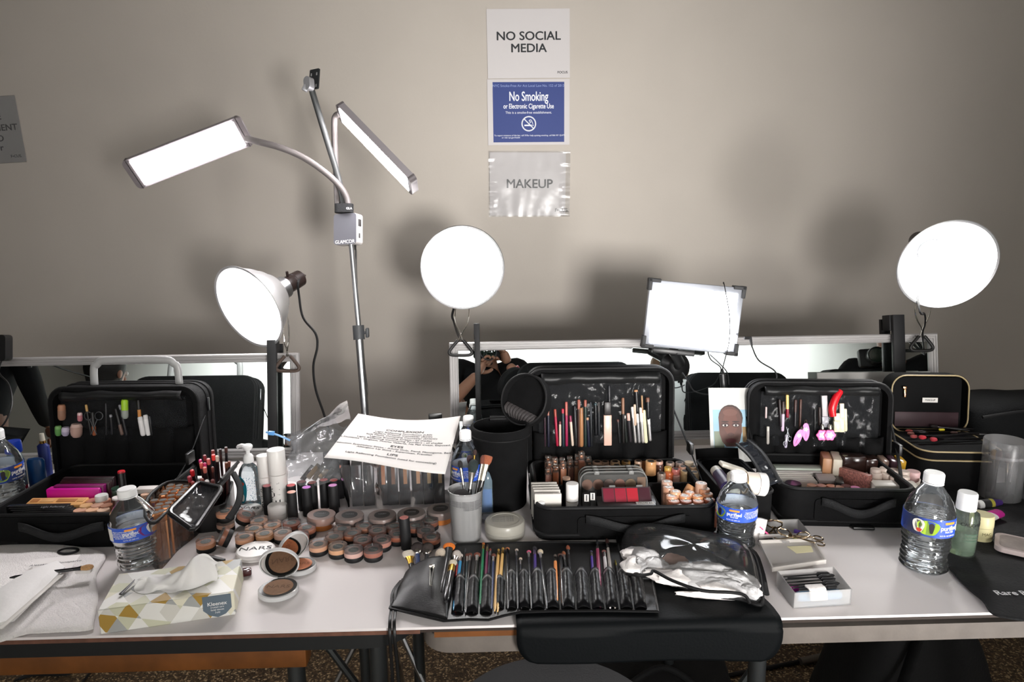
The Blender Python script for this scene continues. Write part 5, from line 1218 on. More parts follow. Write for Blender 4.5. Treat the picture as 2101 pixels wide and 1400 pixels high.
# ------------------------------------------------------------------ clear pouch of cotton
p = tb(1420, 1195, .006)
t = thing('clear_pouch', 'clear vinyl pouch with black piping full of white cotton, on the dark mat', 'pouch', TR(p))
ol = [(1264, 1098), (1318, 1098), (1400, 1112), (1480, 1124), (1538, 1136), (1556, 1170), (1564, 1225), (1560, 1246), (1520, 1234), (1450, 1226), (1400, 1212), (1352, 1182), (1334, 1190), (1300, 1188), (1282, 1170)]
OL = [tb(x, y, .007) for x, y in ol]; cc = sum(OL, V())/len(OL)
rings = []
for k_, (f, hz) in enumerate(((1.0, .004), (.97, .020), (.86, .034), (.62, .043), (.3, .046), (.02, .047))):
    rings.append([cc+(q-cc)*f-p+V((0, 0, hz+(.007*noise.noise(V((q.x*16, q.y*22, k_*.8))) if k_ else 0))) for q in OL])
MB().ring_surf(rings, True, False, True).build('clear_film', film('pouch_vinyl', (236, 238, 240), .03, .08, bump=.14, bscale=14, ior=1.28), t, sub=2)
MB().ring_surf([[q-p+V((0, 0, .0005)) for q in OL], [q-p+V((0, 0, .0015)) for q in OL]]).build('bottom_film', film('pouch_vinyl', (236, 238, 240), .03, .08, bump=.14, bscale=14, ior=1.28), t)
MB().tube(spl([q-p+V((0, 0, .003)) for q in OL+[OL[0]]], 4), .0028, 8).build('piping', BIND, t)
MB().tube(spl([tb(1285, 1178, .03)-p, tb(1310, 1181, .036)-p, tb(1335, 1178, .034)-p, tb(1342, 1172, .034)-p, tb(1380, 1192, .038)-p, tb(1440, 1212, .036)-p, tb(1500, 1216, .034)-p, tb(1528, 1222, .026)-p, tb(1538, 1238, .014)-p], 4), .0025, 8).build('zip_piping', BIND, t)
MB().tube(spl([tb(1305, 1096, .01)-p, tb(1390, 1102, .012)-p, tb(1480, 1118, .012)-p, tb(1540, 1128, .01)-p, tb(1560, 1165, .008)-p, tb(1572, 1220, .006)-p], 4), .005, 8, flat=.5).build('edge_band', BIND, t)
COT = pm('cotton', (238, 233, 230), .95, bump=.8, bscale=160)
def lump(c_, rr_, rot, seed):
    b = MB(); b.sphere((0, 0, 0), 1, u=28, v=18)
    for v in b.b.verts:
        f = 1+.30*noise.noise(v.co*1.5+V((seed, 0, 0)))+.16*noise.noise(v.co*4+V((0, seed, 0))); v.co = V((v.co.x*rr_[0]*f, v.co.y*rr_[1]*f, v.co.z*rr_[2]*f))
    return b
for i, (x, y, h, rr_, rot, lab) in enumerate([
 (1318, 1143, .024, (.034, .018, .015), -22, 'rolled white cotton pad, uppermost at the left end of the clear pouch'), (1302, 1162, .020, (.021, .017, .014), 0, 'fluffy cotton ball at the left end of the clear pouch'),
 (1430, 1190, .019, (.074, .019, .014), -16, 'long folded white cotton strip along the zip of the clear pouch'), (1455, 1170, .024, (.036, .018, .012), -12, 'white cotton pad in the middle of the clear pouch'),
 (1508, 1190, .020, (.034, .018, .013), -24, 'white cotton pad toward the right end of the clear pouch'), (1538, 1215, .018, (.018, .011, .009), -40, 'crumpled white cotton at the right end of the clear pouch'),
 (1400, 1172, .021, (.030, .014, .012), -10, 'white cotton wad between the long strip and the peach puff'), (1480, 1205, .020, (.034, .015, .012), -18, 'white cotton wad over the right half of the long strip'), (1345, 1160, .020, (.026, .015, .012), -30, 'white cotton wad beside the fluffy ball in the clear pouch'),
 (1470, 1222, .012, (.055, .006, .006), -8, 'thin cotton strip below the zip of the clear pouch')]):
    solo(lump(0, rr_, rot, i*3.7), 'cotton', COT, lab, 'cotton', TR(tb(x, y, h)) @ RZ(rot), 'cotton in the clear pouch')
solo(lump(0, (.022, .012, .010), 0, 9.1), 'cotton', pm('peach_puff', (206, 168, 150), .9), 'peach powder puff behind the cotton in the clear pouch', 'powder puff', TR(tb(1385, 1150, .018)) @ RZ(-15))

# ------------------------------------------------------------------ translucent boxes
PPB = film('polypropylene', (250, 249, 248), .32, .35, frost=1, ior=1.3)
def quadbox(pts, h, wall, name, mat, parent, base):
    P = [q-base for q in pts]; c_ = sum(P, V())/len(P)
    I = [c_+(q-c_)*(1-2*wall/((P[1]-P[0]).length)) for q in P]
    up = V((0, 0, h)); e = V((0, 0, .0015))
    return MB().ring_surf([P, [q+up for q in P], [q+up for q in I], [q+e for q in I]]).build(name, mat, parent, sharp=20)
bA = [tb(x, y, .001) for x, y in ((1556, 1121), (1661, 1118), (1637, 1088), (1553, 1090))]; c0 = sum(bA, V())/4
t = thing('plastic_box', 'open translucent box of eyelash curlers, lid folded out in front', 'box', TR(c0))
quadbox(bA, .022, .0015, 'box_body', PPB, t, c0)
lA = [tb(x, y, .0165) for x, y in ((1584, 1174), (1695, 1157), (1668, 1112), (1556, 1116))]
up_ = V((0, 0, .007)); P = [q-c0 for q in lA]; cI = sum(P, V())/4; I = [cI+(q-cI)*.95 for q in P]
MB().ring_surf([P, [q+up_ for q in P], [q+up_ for q in I], [q+V((0, 0, .0012)) for q in I]]).build('lid', film('polypropylene_lid', (250, 246, 241), .78, .35, frost=1), t, sharp=20)
q0 = [tb(x, y, .0180)-c0 for x, y in ((1634, 1136), (1669, 1133), (1664, 1120), (1614, 1122))]
MB().ring_surf([q0, [q+V((0, 0, .0003)) for q in q0]]).build('yellow_label', pm('pale_yellow_label', (222, 214, 170), .6), t)
MB().box(tb(1612, 1112, .024)-c0, (.012, .006, .002), bev=.0005).build('latch', PPB, t)
BRONZ = pm('bronze_metal', (150, 132, 108), .22, metal=1)
def curler(label, px, py, rot, tilt, h=.02, sc=1):
    m = TR(tb(px, py, h)) @ RZ(rot) @ RX(tilt); t = thing('eyelash_curler', label, 'eyelash curler', m @ Matrix.Scale(sc, 4), 'eyelash curlers')
    for sg in (-1, 1):
        k = MB(); k.tube(spl([(-.002*sg, 0, 0), (.004*sg, -.02, .0), (.009*sg, -.034, 0), (.011*sg, -.042, 0)]), .0016, 8)
        k.tube([(.011*sg+.008*math.cos(a), -.050+.008*math.sin(a), 0) for a in (2*PI*i/20 for i in range(20))], .0014, 6, closed=True); k.build('handle', BRONZ, t)
    MB().tube(spl([(-.012, .012, .004), (-.013, .002, .003), (-.005, -.004, .001), (.005, -.004, .001), (.013, .002, .003), (.012, .012, .004)]), .0014, 8).build('frame', BRONZ, t)
    MB().tube(spl([(-.013, .013, .004), (0, .019, .004), (.013, .013, .004)]), .0018, 8).build('lash_bar', BRONZ, t)
curler('bronze eyelash curler standing tipped up in the open translucent box', 1588, 1082, 160, 50, .026)
curler('silver eyelash curler lying across the open translucent box', 1618, 1098, 70, 5, .026)
curler('bronze eyelash curler at the right corner of the open translucent box', 1640, 1102, 250, 8, .022, .9)
def stickbit(name, label, a, b_, r, mat, cat, g=None, r2=None, ha=.02, hb=.02, extra=None):
    A, B = tb(*a, ha), tb(*b_, hb); o = solo(MB().tube([V(), B-A], [r, r2 or r], 10), name, mat, label, cat, TR(A), g); return o
stickbit('tweezers', 'pink and silver tweezers leaning in the open translucent box', (1577, 1098), (1560, 1082), .002, pm('tweezer_pink', (226, 96, 150), .3), 'tweezers', None, .0008, .018, .036)
for i, (a, b_) in enumerate((((1553, 1096), (1572, 1092)), ((1554, 1104), (1582, 1100)), ((1558, 1112), (1584, 1108)))):
    stickbit('mascara_tube', f'black mascara tube in the open translucent box, {ORD[i]} from the back', a, b_, .0042, BLK, 'mascara', 'mascara tubes in the box', ha=.012, hb=.012)
stickbit('glue_tube', 'tiny lash glue tube with yellow band in the open translucent box', (1630, 1108), (1640, 1104), .004, pm('yellow_tube', (200, 196, 70), .4), 'glue tube', None, ha=.014, hb=.014)
stickbit('glue_tube', 'small purple tube at the back corner of the open translucent box', (1630, 1090), (1644, 1094), .004, pm('purple_tube', (110, 80, 180), .4), 'glue tube', None, ha=.012, hb=.012)
solo(MB().sheet(lambda u, v: V((.022*(u-.5), .006*math.sin(PI*u), .05*v)), 8, 6), 'white_tube_end', pm('white_tube', (226, 222, 220), .4), 'white and red cosmetic tube behind the water bottle beside the boxes', 'cosmetic tube', TR(tb(1551, 1120)) @ RY(8), solid=.006)
bB = [tb(x, y, .001) for x, y in ((1628, 1250), (1745, 1242), (1708, 1194), (1592, 1203))]; c0 = sum(bB, V())/4
t = thing('plastic_box', 'open translucent box of black mascara wands nearest the table edge', 'box', TR(c0)); quadbox(bB, .026, .0014, 'box_body', PPB, t, c0)
for i, (a, b_) in enumerate((((1608, 1184), (1702, 1177)), ((1612, 1190), (1712, 1181)), ((1616, 1196), (1714, 1188)), ((1620, 1202), (1716, 1194)), ((1626, 1207), (1722, 1197)), ((1640, 1210), (1717, 1204)), ((1616, 1187), (1706, 1184)))):
    A, B = tb(*a, .021), tb(*b_, .021); t = thing('mascara_wand', f'disposable black mascara wand in the front translucent box, {ORD[i]} from the back', 'mascara wand', aim(A, B), 'mascara wands'); Lw = (B-A).length
    MB().tube([(0, 0, 0), (0, 0, Lw*.72)], .0013, 8).build('stem', BLK, t); MB().lathe([(.0015, Lw*.7), (.0036, Lw*.74), (.0032, Lw*.95), (.001, Lw)], 12).build('spoolie', MBLK, t)
A = tb(1627, 1207, .012); solo(MB().box((0, 0, 0), (.016, .008, .01), bev=.001), 'purple_cap', pm('purple_cap', (134, 26, 110), .35), 'small purple cap under the wands in the front translucent box', 'cap', TR(A))
solo(MB().box((0, 0, 0), (.072, .012, .014), bev=.004), 'blue_packet', pm('blue_packet', (110, 160, 200), .5), 'blue packet inside the front wall of the front translucent box', 'packet', TR(tb(1680, 1222, .009)) @ RZ(3))
def wpad(u, v):
    y = .030*v; a = max(0, y-.010); return V(((u-.5)*.026+.004*v, -min(y, .010)-.002*math.sin(min(a*150, PI/2)), .0-.9*a))
solo(MB().sheet(wpad, 8, 14), 'cotton', COT, 'white cotton pad folded over the rim of the front translucent box', 'cotton pad', TR(tb(1668, 1201, .0295)) @ RZ(3), solid=.003)
# ------------------------------------------------------------------ contents of the middle case
def Z7(x, y): return (1100+x/8.75, 900+y/8.75)
def Z8(x, y): return (1300+x/8.75, 900+y/8.75)
def incase(pt, htop, M, ymax=None, hmin=.008, lift=0):
    """point on the tray floor under a thing whose top is seen at pt"""
    q = on_z(*pt, T+htop); l = M.inverted() @ q
    if ymax is not None and l.y > ymax: l.y = ymax
    return M @ V((l.x, l.y, 0)), M.to_euler().z
CAPD = pm('dark_dot', (24, 24, 26), .4); STK = pm('white_sticker', (232, 228, 224), .6)
CGL = film('bottle_glass', (240, 232, 226), .05, .08)
def square_bottle(label, pt, htop, w, c, M=MM, ymax=None, group='square foundation bottles'):
    p, a = incase(pt, htop, M, ymax); t = thing('foundation_bottle', label, 'foundation bottle', TR(p.x, p.y, T+.008) @ RZ(math.degrees(a)+random.uniform(-9, 9)), group); h = htop-.008
    MB().box((0, 0, h*.40), (w*.9, w*.9, h*.78), bev=w*.12).build('liquid', pm('found_%d_%d_%d' % c, c, .35), t)
    MB().box((0, 0, h*.42), (w, w, h*.84), bev=w*.14).build('glass', CGL, t)
    MB().box((0, 0, h*.92), (w*.86, w*.86, h*.16), bev=w*.1).build('clear_cap', CGL, t)
    MB().box((0, 0, h*.88), (w*.5, w*.5, h*.08), bev=w*.08).build('inner_cap', pm('copper_inner', (150, 104, 78), .3, metal=.5), t)
sq = [(215, 530, .070, (120, 60, 40), 'dark brown'), (350, 495, .070, (192, 112, 62), 'orange'), (485, 410, .078, (152, 92, 50), 'amber'), (615, 390, .078, (130, 76, 56), 'brown'), (740, 390, .078, (166, 116, 76), 'tan'), (865, 395, .078, (192, 146, 106), 'beige'),
 (240, 400, .080, (172, 102, 72), 'copper'), (340, 345, .083, (186, 150, 126), 'pale'), (470, 345, .083, (176, 122, 84), 'honey'), (605, 320, .083, (150, 100, 72), 'hazel'), (745, 285, .088, (190, 122, 92), 'rosy'), (815, 238, .100, (160, 96, 66), 'tall copper'), (935, 320, .085, (52, 48, 32), 'dark green glass'), (960, 385, .078, (92, 62, 42), 'dark umber'),
 (215, 310, .083, (140, 96, 70), 'umber'), (330, 330, .083, (160, 118, 92), 'sandy')]
names = {}
for i, (x, y, h, c, wd_) in enumerate(sq):
    square_bottle(f'{wd_} square foundation bottle at the back left of the middle case tray', Z7(x, y), h, .0145, c, MM, .243 if i > 5 else None)
def round_pot(label, pt, htop, dpx, c, M=MM, top='dot', tall=.03, ymax=None, group='round dotted pots in the middle case', name='foundation_pot', cat='foundation pot', rot=None, capc=None, caph=.008):
    p, a = incase(pt, htop, M, ymax); r = dpx*mpp(V((p.x, p.y, T+htop)))/2
    base = TR(p.x, p.y, T+max(.008, htop-tall)) @ RZ(math.degrees(a)+random.uniform(-30, 30))
    if rot is not None: base = base @ rot
    t = thing(name, label, cat, base, group); h = htop-max(.008, htop-tall)
    MB().lathe([(r*.93, 0), (r, .001), (r, h-caph), (r*.97, h-caph+.0004)], 28).build('jar', pm('pot_%d_%d_%d' % c, c, .32), t)
    cm = pm('cap_%d_%d_%d' % (capc or c), capc or c, .3, coat=.3)
    MB().lathe([(r*1.02, h-caph+.0006), (r*1.03, h-.0015), (r*.95, h), (0, h)], 28).build('cap', cm, t)
    if top == 'dot': MB().lathe([(r*.6, h+.0001), (r*.6, h+.0005), (0, h+.0005)], 24).build('black_dot', CAPD, t)
    elif top == 'sticker': MB().box((0, 0, h+.0003), (r*1.1, r*.95, .0004)).build('sticker', STK, t); MB().box((0, 0, h+.0006), (r*.5, r*.12, .0002)).build('sticker_print', INK, t)
    return t
rd = [(1090, 400, 20, (184, 150, 128), 1, 'beige'), (1235, 405, 17, (150, 120, 100), 1, 'taupe'), (1255, 485, 16, (150, 122, 92), 1, 'olive-rimmed'), (1415, 402, 20, (186, 156, 124), 1, 'sand'), (1445, 475, 19, (196, 160, 110), 1, 'gold-rimmed'), (1610, 402, 18, (140, 108, 62), 1, 'dark gold'), (1640, 485, 16, (186, 150, 92), 1, 'yellow gold')]
for x, y, d, c, k_, w_ in rd: round_pot(f'{w_} black-dotted pot behind the clear palettes in the middle case', Z7(x, y), .066, d, c, ymax=.236)
rd = [(85, 400, 16, (172, 142, 120), .068, 'greyish'), (70, 482, 15, (176, 148, 120), .064, 'sandy'), (310, 405, 22, (204, 154, 106), .080, 'tall tan'), (452, 402, 17, (196, 156, 140), .070, 'rosy'),
 (655, 428, 17, (160, 138, 124), .066, 'grey-rimmed'), (825, 428, 17, (146, 128, 120), .066, 'dusky'), (885, 500, 17, (196, 150, 126), .064, 'peach'), (1065, 502, 17, (206, 172, 140), .064, 'cream-rimmed'), (760, 548, 17, (210, 124, 116), .062, 'pink'), (500, 620, 17, (150, 132, 120), .058, 'grey front'), (925, 580, 19, (212, 178, 132), .060, 'yellow-beige'), (1095, 600, 19, (206, 176, 142), .060, 'large beige')]
for x, y, d, c, h, w_ in rd: round_pot(f'{w_} black-dotted pot at the back right of the middle case', Z8(x, y), h, d, c, ymax=.236)
for x, y, d, c, h, w_ in [(995, 422, 18, (214, 192, 166), .070, 'cream undotted'), (620, 515, 16, (206, 166, 82), .062, 'yellow undotted'), (640, 605, 18, (206, 104, 62), .056, 'orange undotted'), (770, 665, 14, (204, 160, 146), .052, 'pale pink undotted'), (470, 470, 15, (70, 44, 36), .064, 'dark brown undotted'), (205, 420, 14, (150, 92, 52), .066, 'amber undotted')]:
    round_pot(f'{w_} pot at the back right of the middle case', Z8(x, y), h, d, c, top=None, ymax=.236)
tb_ = [(600, 770, 22, (206, 166, 146), .075, 'pale tube at the back left corner'), (625, 872, 22, (190, 142, 116), .072, 'tan tube second along the left side'), (1215, 800, 23, (200, 160, 138), .082, 'pale tall tube at the back right corner'), (1270, 898, 22, (196, 136, 100), .074, 'orange tan tube below the pale tall one'),
 (750, 945, 22, (212, 164, 126), .070, 'golden tube third along the left side'), (1010, 962, 19, (200, 140, 106), .068, 'tan tube in front of the tipped tube'), (1325, 985, 22, (196, 132, 92), .068, 'orange tube at the right side, third row'),
 (685, 1025, 23, (206, 152, 122), .066, 'peach tube, first of the fourth row'), (920, 1022, 23, (200, 136, 92), .066, 'caramel tube, second of the fourth row'), (1155, 1022, 23, (204, 142, 96), .066, 'golden brown tube, third of the fourth row'), (1360, 1085, 22, (140, 74, 52), .064, 'dark brown tube, fourth of the fourth row'),
 (720, 1115, 23, (182, 116, 90), .062, 'brown tube, first of the fifth row'), (940, 1110, 23, (160, 92, 72), .062, 'chestnut tube, second of the fifth row'), (1160, 1112, 22, (190, 126, 102), .062, 'rose brown tube, third of the fifth row'),
 (785, 1200, 23, (150, 88, 70), .058, 'mahogany tube, first of the front row'), (1040, 1200, 23, (150, 84, 60), .058, 'cocoa tube, second of the front row'), (1260, 1200, 23, (140, 76, 56), .058, 'dark cocoa tube, third of the front row'), (1430, 1182, 18, (150, 88, 66), .058, 'brown tube, last of the front row')]
for x, y, d, c, h, w_ in tb_:
    round_pot(f'stickered foundation {w_} of the middle case', Z8(x, y), h, d, c, top='sticker', tall=.055, name='foundation_tube', cat='foundation tube', group='stickered foundation tubes', caph=.012)
p, a = incase(Z8(985, 840), .07, MM)
t = thing('foundation_tube', 'tan foundation tube tipped over in the right compartment of the middle case', 'foundation tube', TR(p.x, p.y, T+.055) @ RZ(20) @ RY(35), 'stickered foundation tubes')
MB().lathe([(.009, -.03), (.0095, -.029), (.0095, .0)], 24).build('jar', pm('pot_206_160_112', (206, 160, 112), .32), t); MB().lathe([(.0098, .0004), (.0098, .013), (.009, .015), (0, .015)], 24).build('cap', pm('pot_190_140_96', (190, 140, 96), .32), t)
# tray dividers of the middle case
def Lp(x, y, z, M=MM): return M @ V((x, y, z))
DIV = pm('divider', (20, 20, 22), .85, bump=.5, bscale=400)
MB().box((.062, .125, hM*.5), (.008, .235, hM*.86), bev=.002).build('divider', DIV, caseM); MB().box((-.082, .08, hM*.42), (.008, .145, hM*.7), bev=.002).build('divider', DIV, caseM)
MB().box((.113, .152, hM*.45), (.094, .006, hM*.75), bev=.002).build('divider', DIV, caseM); MB().box((-.06, .158, hM*.4), (.2, .006, hM*.7), bev=.002).build('divider', DIV, caseM)
# clear palettes standing upright
PAN = [(150, 104, 84), (160, 112, 92), (148, 122, 114), (188, 128, 112), (192, 160, 126)]
CPL = film('palette_clear', (206, 206, 204), .06, .2, ior=1.15)
for i, yb in enumerate((.133, .118, .103)):
    t = thing('clear_palette', ('clear round-cornered palette, rearmost of three standing in the middle case', 'clear round-cornered palette, middle of three standing in the middle case', 'clear round-cornered palette with powder discs showing, front of three in the middle case')[i], 'palette', MM @ TR(-.008, yb, .010) @ RX(-4), 'clear palettes in the middle case')
    hh = .080; w_ = .132
    o_ = [(x, z+hh/2) for x, z in rrect(w_, hh, .018)]
    MB().ring_surf([[V((x, 0, z)) for x, z in o_], [V((x, .010, z)) for x, z in o_]]).build('clear_box', CPL, t, sharp=50)
    MB().tube([V((x, 0, z)) for x, z in o_], .0012, 6, closed=True).build('rim', film('palette_rim', (200, 200, 198), .3, .2, ior=1.25), t)
    MB().box((0, .006, hh/2), (w_-.014, .003, hh-.014), bev=.001).build('inner_tray', pm('palette_inner', (52, 48, 46), .5), t)
    for k_, c in enumerate(PAN): MB().lathe([(.0106, 0), (.0106, .0022), (0, .0022)], 24, m=TR(-.052+.0215*k_, .0045, hh-.026) @ RX(90)).build('powder_disc', pm('pan_%d_%d' % (i, k_), c, .7, bump=.2, bscale=800), t)
    for k_, c in enumerate(((160, 122, 96), (140, 120, 102))): MB().box((.0555, .0035, hh-.022-.024*k_), (.017, .0022, .02), bev=.0006).build('powder_square', pm('psq_%d' % k_, c, .7), t)
    for sx in (-.034, .034): MB().box((sx, -.001, hh-.001), (.010, .007, .007), bev=.001).build('clasp', film('palette_rim', (200, 200, 198), .3, .2, ior=1.25), t)
q = on_z(*Z7(1500, 1030), T+.066); l = MM.inverted() @ q
t = thing('lip_palette', 'clear-lidded red lip palette leaning in front of the clear palettes', 'palette', MM @ TR(l.x+.014, l.y+.006, .062) @ RX(48))
MB().box((0, 0, 0), (.094, .034, .007), bev=.0015).build('case', film('palette_dark', (120, 100, 104), .35, .1), t)
for k_, c in enumerate(((120, 42, 58), (150, 44, 60), (172, 44, 56), (70, 40, 48))): MB().box((-.034+.0225*k_, 0, .0032), (.021, .028, .002), bev=.0005).build('colour_block', pm('lipc_%d' % k_, c, .3), t)
for sx in (-.026, .026): MB().box((sx, .018, .003), (.012, .003, .005), bev=.0006).build('clasp', film('palette_rim', (200, 200, 198), .3, .2, ior=1.25), t)
for k_, (x, y) in enumerate(((905, 1040), (1015, 1015))):
    q = on_z(*Z7(x, y), T+.066); l = MM.inverted() @ q
    t = thing('small_black_box', ('small black box with white label, left of two beside the red lip palette', 'small black box with white label, right of two beside the red lip palette')[k_], 'box', MM @ TR(l.x, l.y, .058) @ RZ(-6) @ RX(50), 'labelled black boxes')
    MB().box((0, -.004, 0), (.0145, .034, .010), bev=.001).build('carton', BLK, t); MB().box((0, .002, .0051), (.0085, .014, .0004)).build('white_label', STK, t); MB().box((0, .002, .0054), (.003, .011, .0002)).build('label_print', GINK, t)
for k_ in range(3):
    t = thing('black_palette', f'slim black palette lying flat at the front of the middle case, {("lowest", "middle", "topmost")[k_]} of three', 'palette', MM @ TR(-.002+.004*k_, .047-.004*k_, .034+.0085*k_) @ RX(6), 'slim black palettes'); MB().box((0, 0, 0), (.112, .058, .0075), bev=.0015).build('case', BLK, t)
    if k_ == 2:
        for yy, s_ in ((.004, 'MC142 B3'), (-.010, 'NEUTRALS')): MB().box((.034, yy-.006, .0040), (.034, .010, .0005)).build('label_strip', STK, t); text(s_, .0062, TR(.034, yy-.006, .0045), INK, t, ext=.00005)
# white cartons, tube, small bottles at the left of the tray
GW = pm('grey_white_carton', (206, 201, 194), .6)
for k_ in range(5):
    q = on_z(1131-2.2*(4-k_), (1013, 1006, 1001, 996, 991)[4-k_] if 0 else (991, 996, 1001, 1006, 1014)[k_], T+.078); l = MM.inverted() @ q
    t = thing('white_carton', f'thin grey-white carton standing at the left of the middle case, {ORD[k_]} from the back', 'carton', MM @ TR(l.x-.006, l.y, .008), 'thin white cartons'); MB().box((0, 0, .035), (.050, .0062, .070), bev=.0008).build('carton', GW, t)
    MB().box((0, -.0008, .0702), (.018, .003, .0004)).build('embossed_print', pm('carton_print', (170, 166, 160), .5), t)
q = on_z(1174, 993, T+.086); l = MM.inverted() @ q; r = .0118
t = thing('white_bottle', 'white capped bottle beside the thin cartons in the middle case', 'bottle', MM @ TR(l.x, l.y, .008))
MB().lathe([(r, 0), (r, .043)], 30).build('body', SATW, t); MB().lathe([(r*.98, .0432), (r*.98, .0442)], 30).build('gold_band', GOLD, t); MB().lathe([(r*1.01, .0443), (r*1.01, .077), (r*.95, .078), (0, .0782)], 30).build('cap', SATW, t)
q = on_z(1162, 980, T+.075); l = MM.inverted() @ q
t = thing('concealer_bottle', 'black bottle with beige top behind the white bottle in the middle case', 'bottle', MM @ TR(l.x, l.y, .008)); MB().lathe([(.0075, 0), (.0075, .062)], 24).build('body', BLK, t); MB().lathe([(.0078, .0622), (.0078, .066), (0, .0662)], 24).build('beige_top', pm('beige_top', (216, 180, 156), .4), t)
q = on_z(1111, 1030, T+.066); l = MM.inverted() @ q
t = thing('small_bottle', 'small black bottle with white top at the front left corner of the middle case', 'bottle', MM @ TR(l.x, l.y+.004, .008)); MB().lathe([(.0075, 0), (.0075, .05)], 24).build('body', BLK, t); MB().lathe([(.0074, .0502), (.0070, .056), (0, .058)], 24).build('white_top', CAPW, t)
stickbit('gold_palette', 'stack of gold-edged boxes between the cylinder case and the middle case', (1099, 1010), (1099, 1011), .001, GOLD, 'box') if 0 else None
t = thing('gold_edged_box', 'dark gold-edged box peeking out between the cylinder case and middle case lid', 'box', TR(on_y(1101, 955, 1.46).x, 1.47, T+.001)); MB().box((0, 0, .05), (.03, .03, .1), bev=.001).build('carton', pm('dark_carton', (30, 28, 30), .5), t)
for zz in (.085, .095, .072): MB().box((0, 0, zz), (.0305, .0305, .0022)).build('gold_stripe', GOLD, t)

# ------------------------------------------------------------------ contents of the right case
def R2(pt, h): q = on_z(*pt, T+h); l = MR2.inverted() @ q; l.y = min(l.y, .185); return l
def slab(label, pt, h, size, c, rx=0, rz=0, name='palette', cat='palette', M=MR2, group=None, rough=.4, film_=None, ry=0):
    q = on_z(*pt, T+h); l = M.inverted() @ q
    return solo(MB().box((0, 0, -size[2]/2), size, bev=min(size)*.15), name, film_ or pm('slab_%d_%d_%d' % c, c, rough), label, cat, M @ TR(l.x, min(l.y, (.19 if M is MR2 else .232)-size[1]*.3), h) @ RZ(rz) @ RY(ry) @ RX(rx), group)
slab('long pale green-grey palette lying at the back left of the right case', Z2(990, 815), .062, (.106, .026, .012), (168, 178, 166))
slab('long grey-white palette in front of the pale green one in the right case', Z2(985, 845), .058, (.108, .02, .012), (176, 172, 168))
for k_ in range(5): slab(f'thin white carton in the right case, {ORD[k_]} from the back', Z2(925+14*k_, 868+17*k_), .056-.0015*k_, (.074, .0095, .03), (226, 222, 214), group='thin white cartons in the right case', name='white_carton', cat='carton')
slab('tan upright carton in the right case', Z2(1215, 718), .088, (.018, .05, .06), (176, 128, 92), rz=-14, name='tan_carton', cat='carton'); slab('cream upright carton next to the tan one in the right case', Z2(1300, 722), .086, (.018, .056, .062), (222, 212, 194), rz=-14, name='cream_carton', cat='carton')
slab('grey rounded mirror compact lying in front of the white cartons in the right case', Z2(1215, 905), .056, (.036, .026, .008), (186, 178, 176), rx=12, name='compact', cat='compact')
slab('rosy glittery palette standing slantwise in the right case', Z2(1450, 850), .072, (.014, .075, .055), (178, 122, 112), rz=28, rx=-4, film_=pm('rosy_pattern', (178, 118, 108), .35, var=.5, vscale=260))
slab('glossy black tube lying in front of the rosy palette in the right case', Z2(1325, 925), .055, (.016, .04, .014), (24, 24, 26), rz=-18, name='black_tube', cat='cosmetic tube')
slab('dark brown glass box at the back of the right case, left of two', Z2(1440, 715), .090, (.048, .03, .06), (46, 28, 24), rough=.15, name='dark_box', cat='box'); slab('dark brown glass box at the back of the right case, right of two', Z2(1580, 740), .085, (.026, .03, .06), (50, 30, 26), rough=.15, name='dark_box', cat='box')
for k_, (x, c, w_) in enumerate(((1625, (70, 48, 40), 'brown'), (1695, (150, 128, 116), 'pale'), (1768, (66, 44, 54), 'plum'), (1838, (176, 136, 40), 'gold'))): slab(f'small {w_} square bottle in the back row of the right case', Z2(x, 745), .075, (.014, .03, .05), c, rx=8, rough=.15, name='square_bottle', cat='bottle')
for k_, (x, y, c, w_) in enumerate(((1095, 968, (206, 156, 126), 'beige-topped'), (1175, 972, (190, 140, 124), 'rosy-topped'), (1258, 975, (190, 112, 84), 'copper-topped'), (1325, 985, (150, 84, 62), 'brown-topped'), (1385, 975, (96, 52, 54), 'maroon-topped'), (1462, 990, (220, 140, 186), 'pink-topped'))):
    round_pot(f'{w_} small stick in the front row of the right case', Z2(x, y), .056, 19, c, MR2, top=None, tall=.04, group='small sticks in the right case', name='makeup_stick', cat='makeup stick', capc=c)
round_pot('round black pot at the front left corner of the right case', Z2(935, 950), .056, 32, (26, 26, 28), MR2, top=None, tall=.03, group=None, name='black_pot', cat='pot')
wt = MR2.inverted() @ on_z(*Z2(1775, 905), T+.058)
t = thing('white_tray', 'white round tray of cream bottles in the right case', 'tray', MR2 @ TR(wt.x, wt.y, .03)); MB().lathe([(.038, 0), (.046, .002), (.049, .028), (.047, .028), (.044, .004), (0, .003)], 44, cap1=False, sx=1.05, sy=.85).build('tray_body', pm('ivory', (222, 210, 198), .5), t)
slab('white rectangular carton at the front right of the right case', Z2(1790, 955), .062, (.086, .028, .05), (226, 220, 210), rx=6, name='white_carton', cat='carton')
for k_, (x, y, c, w_) in enumerate(((1635, 832, (226, 200, 184), 'first of the back row'), (1712, 825, (224, 202, 188), 'second of the back row'), (1795, 838, (214, 180, 164), 'third of the back row'), (1875, 850, (206, 178, 164), 'fourth of the back row'), (1642, 872, (212, 176, 156), 'first of the front row'), (1730, 872, (214, 178, 160), 'second of the front row'), (1802, 902, (224, 206, 192), 'third of the front row'), (1876, 897, (218, 196, 184), 'last of the front row'))):
    round_pot(f'cream foundation bottle in the white round tray, {w_}', Z2(x, y), .074 if y < 855 else .068, 20, c, MR2, top=None, tall=.04, group='cream bottles in the white tray', name='cream_bottle', cat='foundation bottle', capc=(232, 214, 202), caph=.012)
round_pot('pale pink capped pot right of the white tray in the right case', Z2(1950, 852), .070, 26, (226, 188, 188), MR2, top=None, tall=.04, group=None, name='pink_pot', cat='pot')

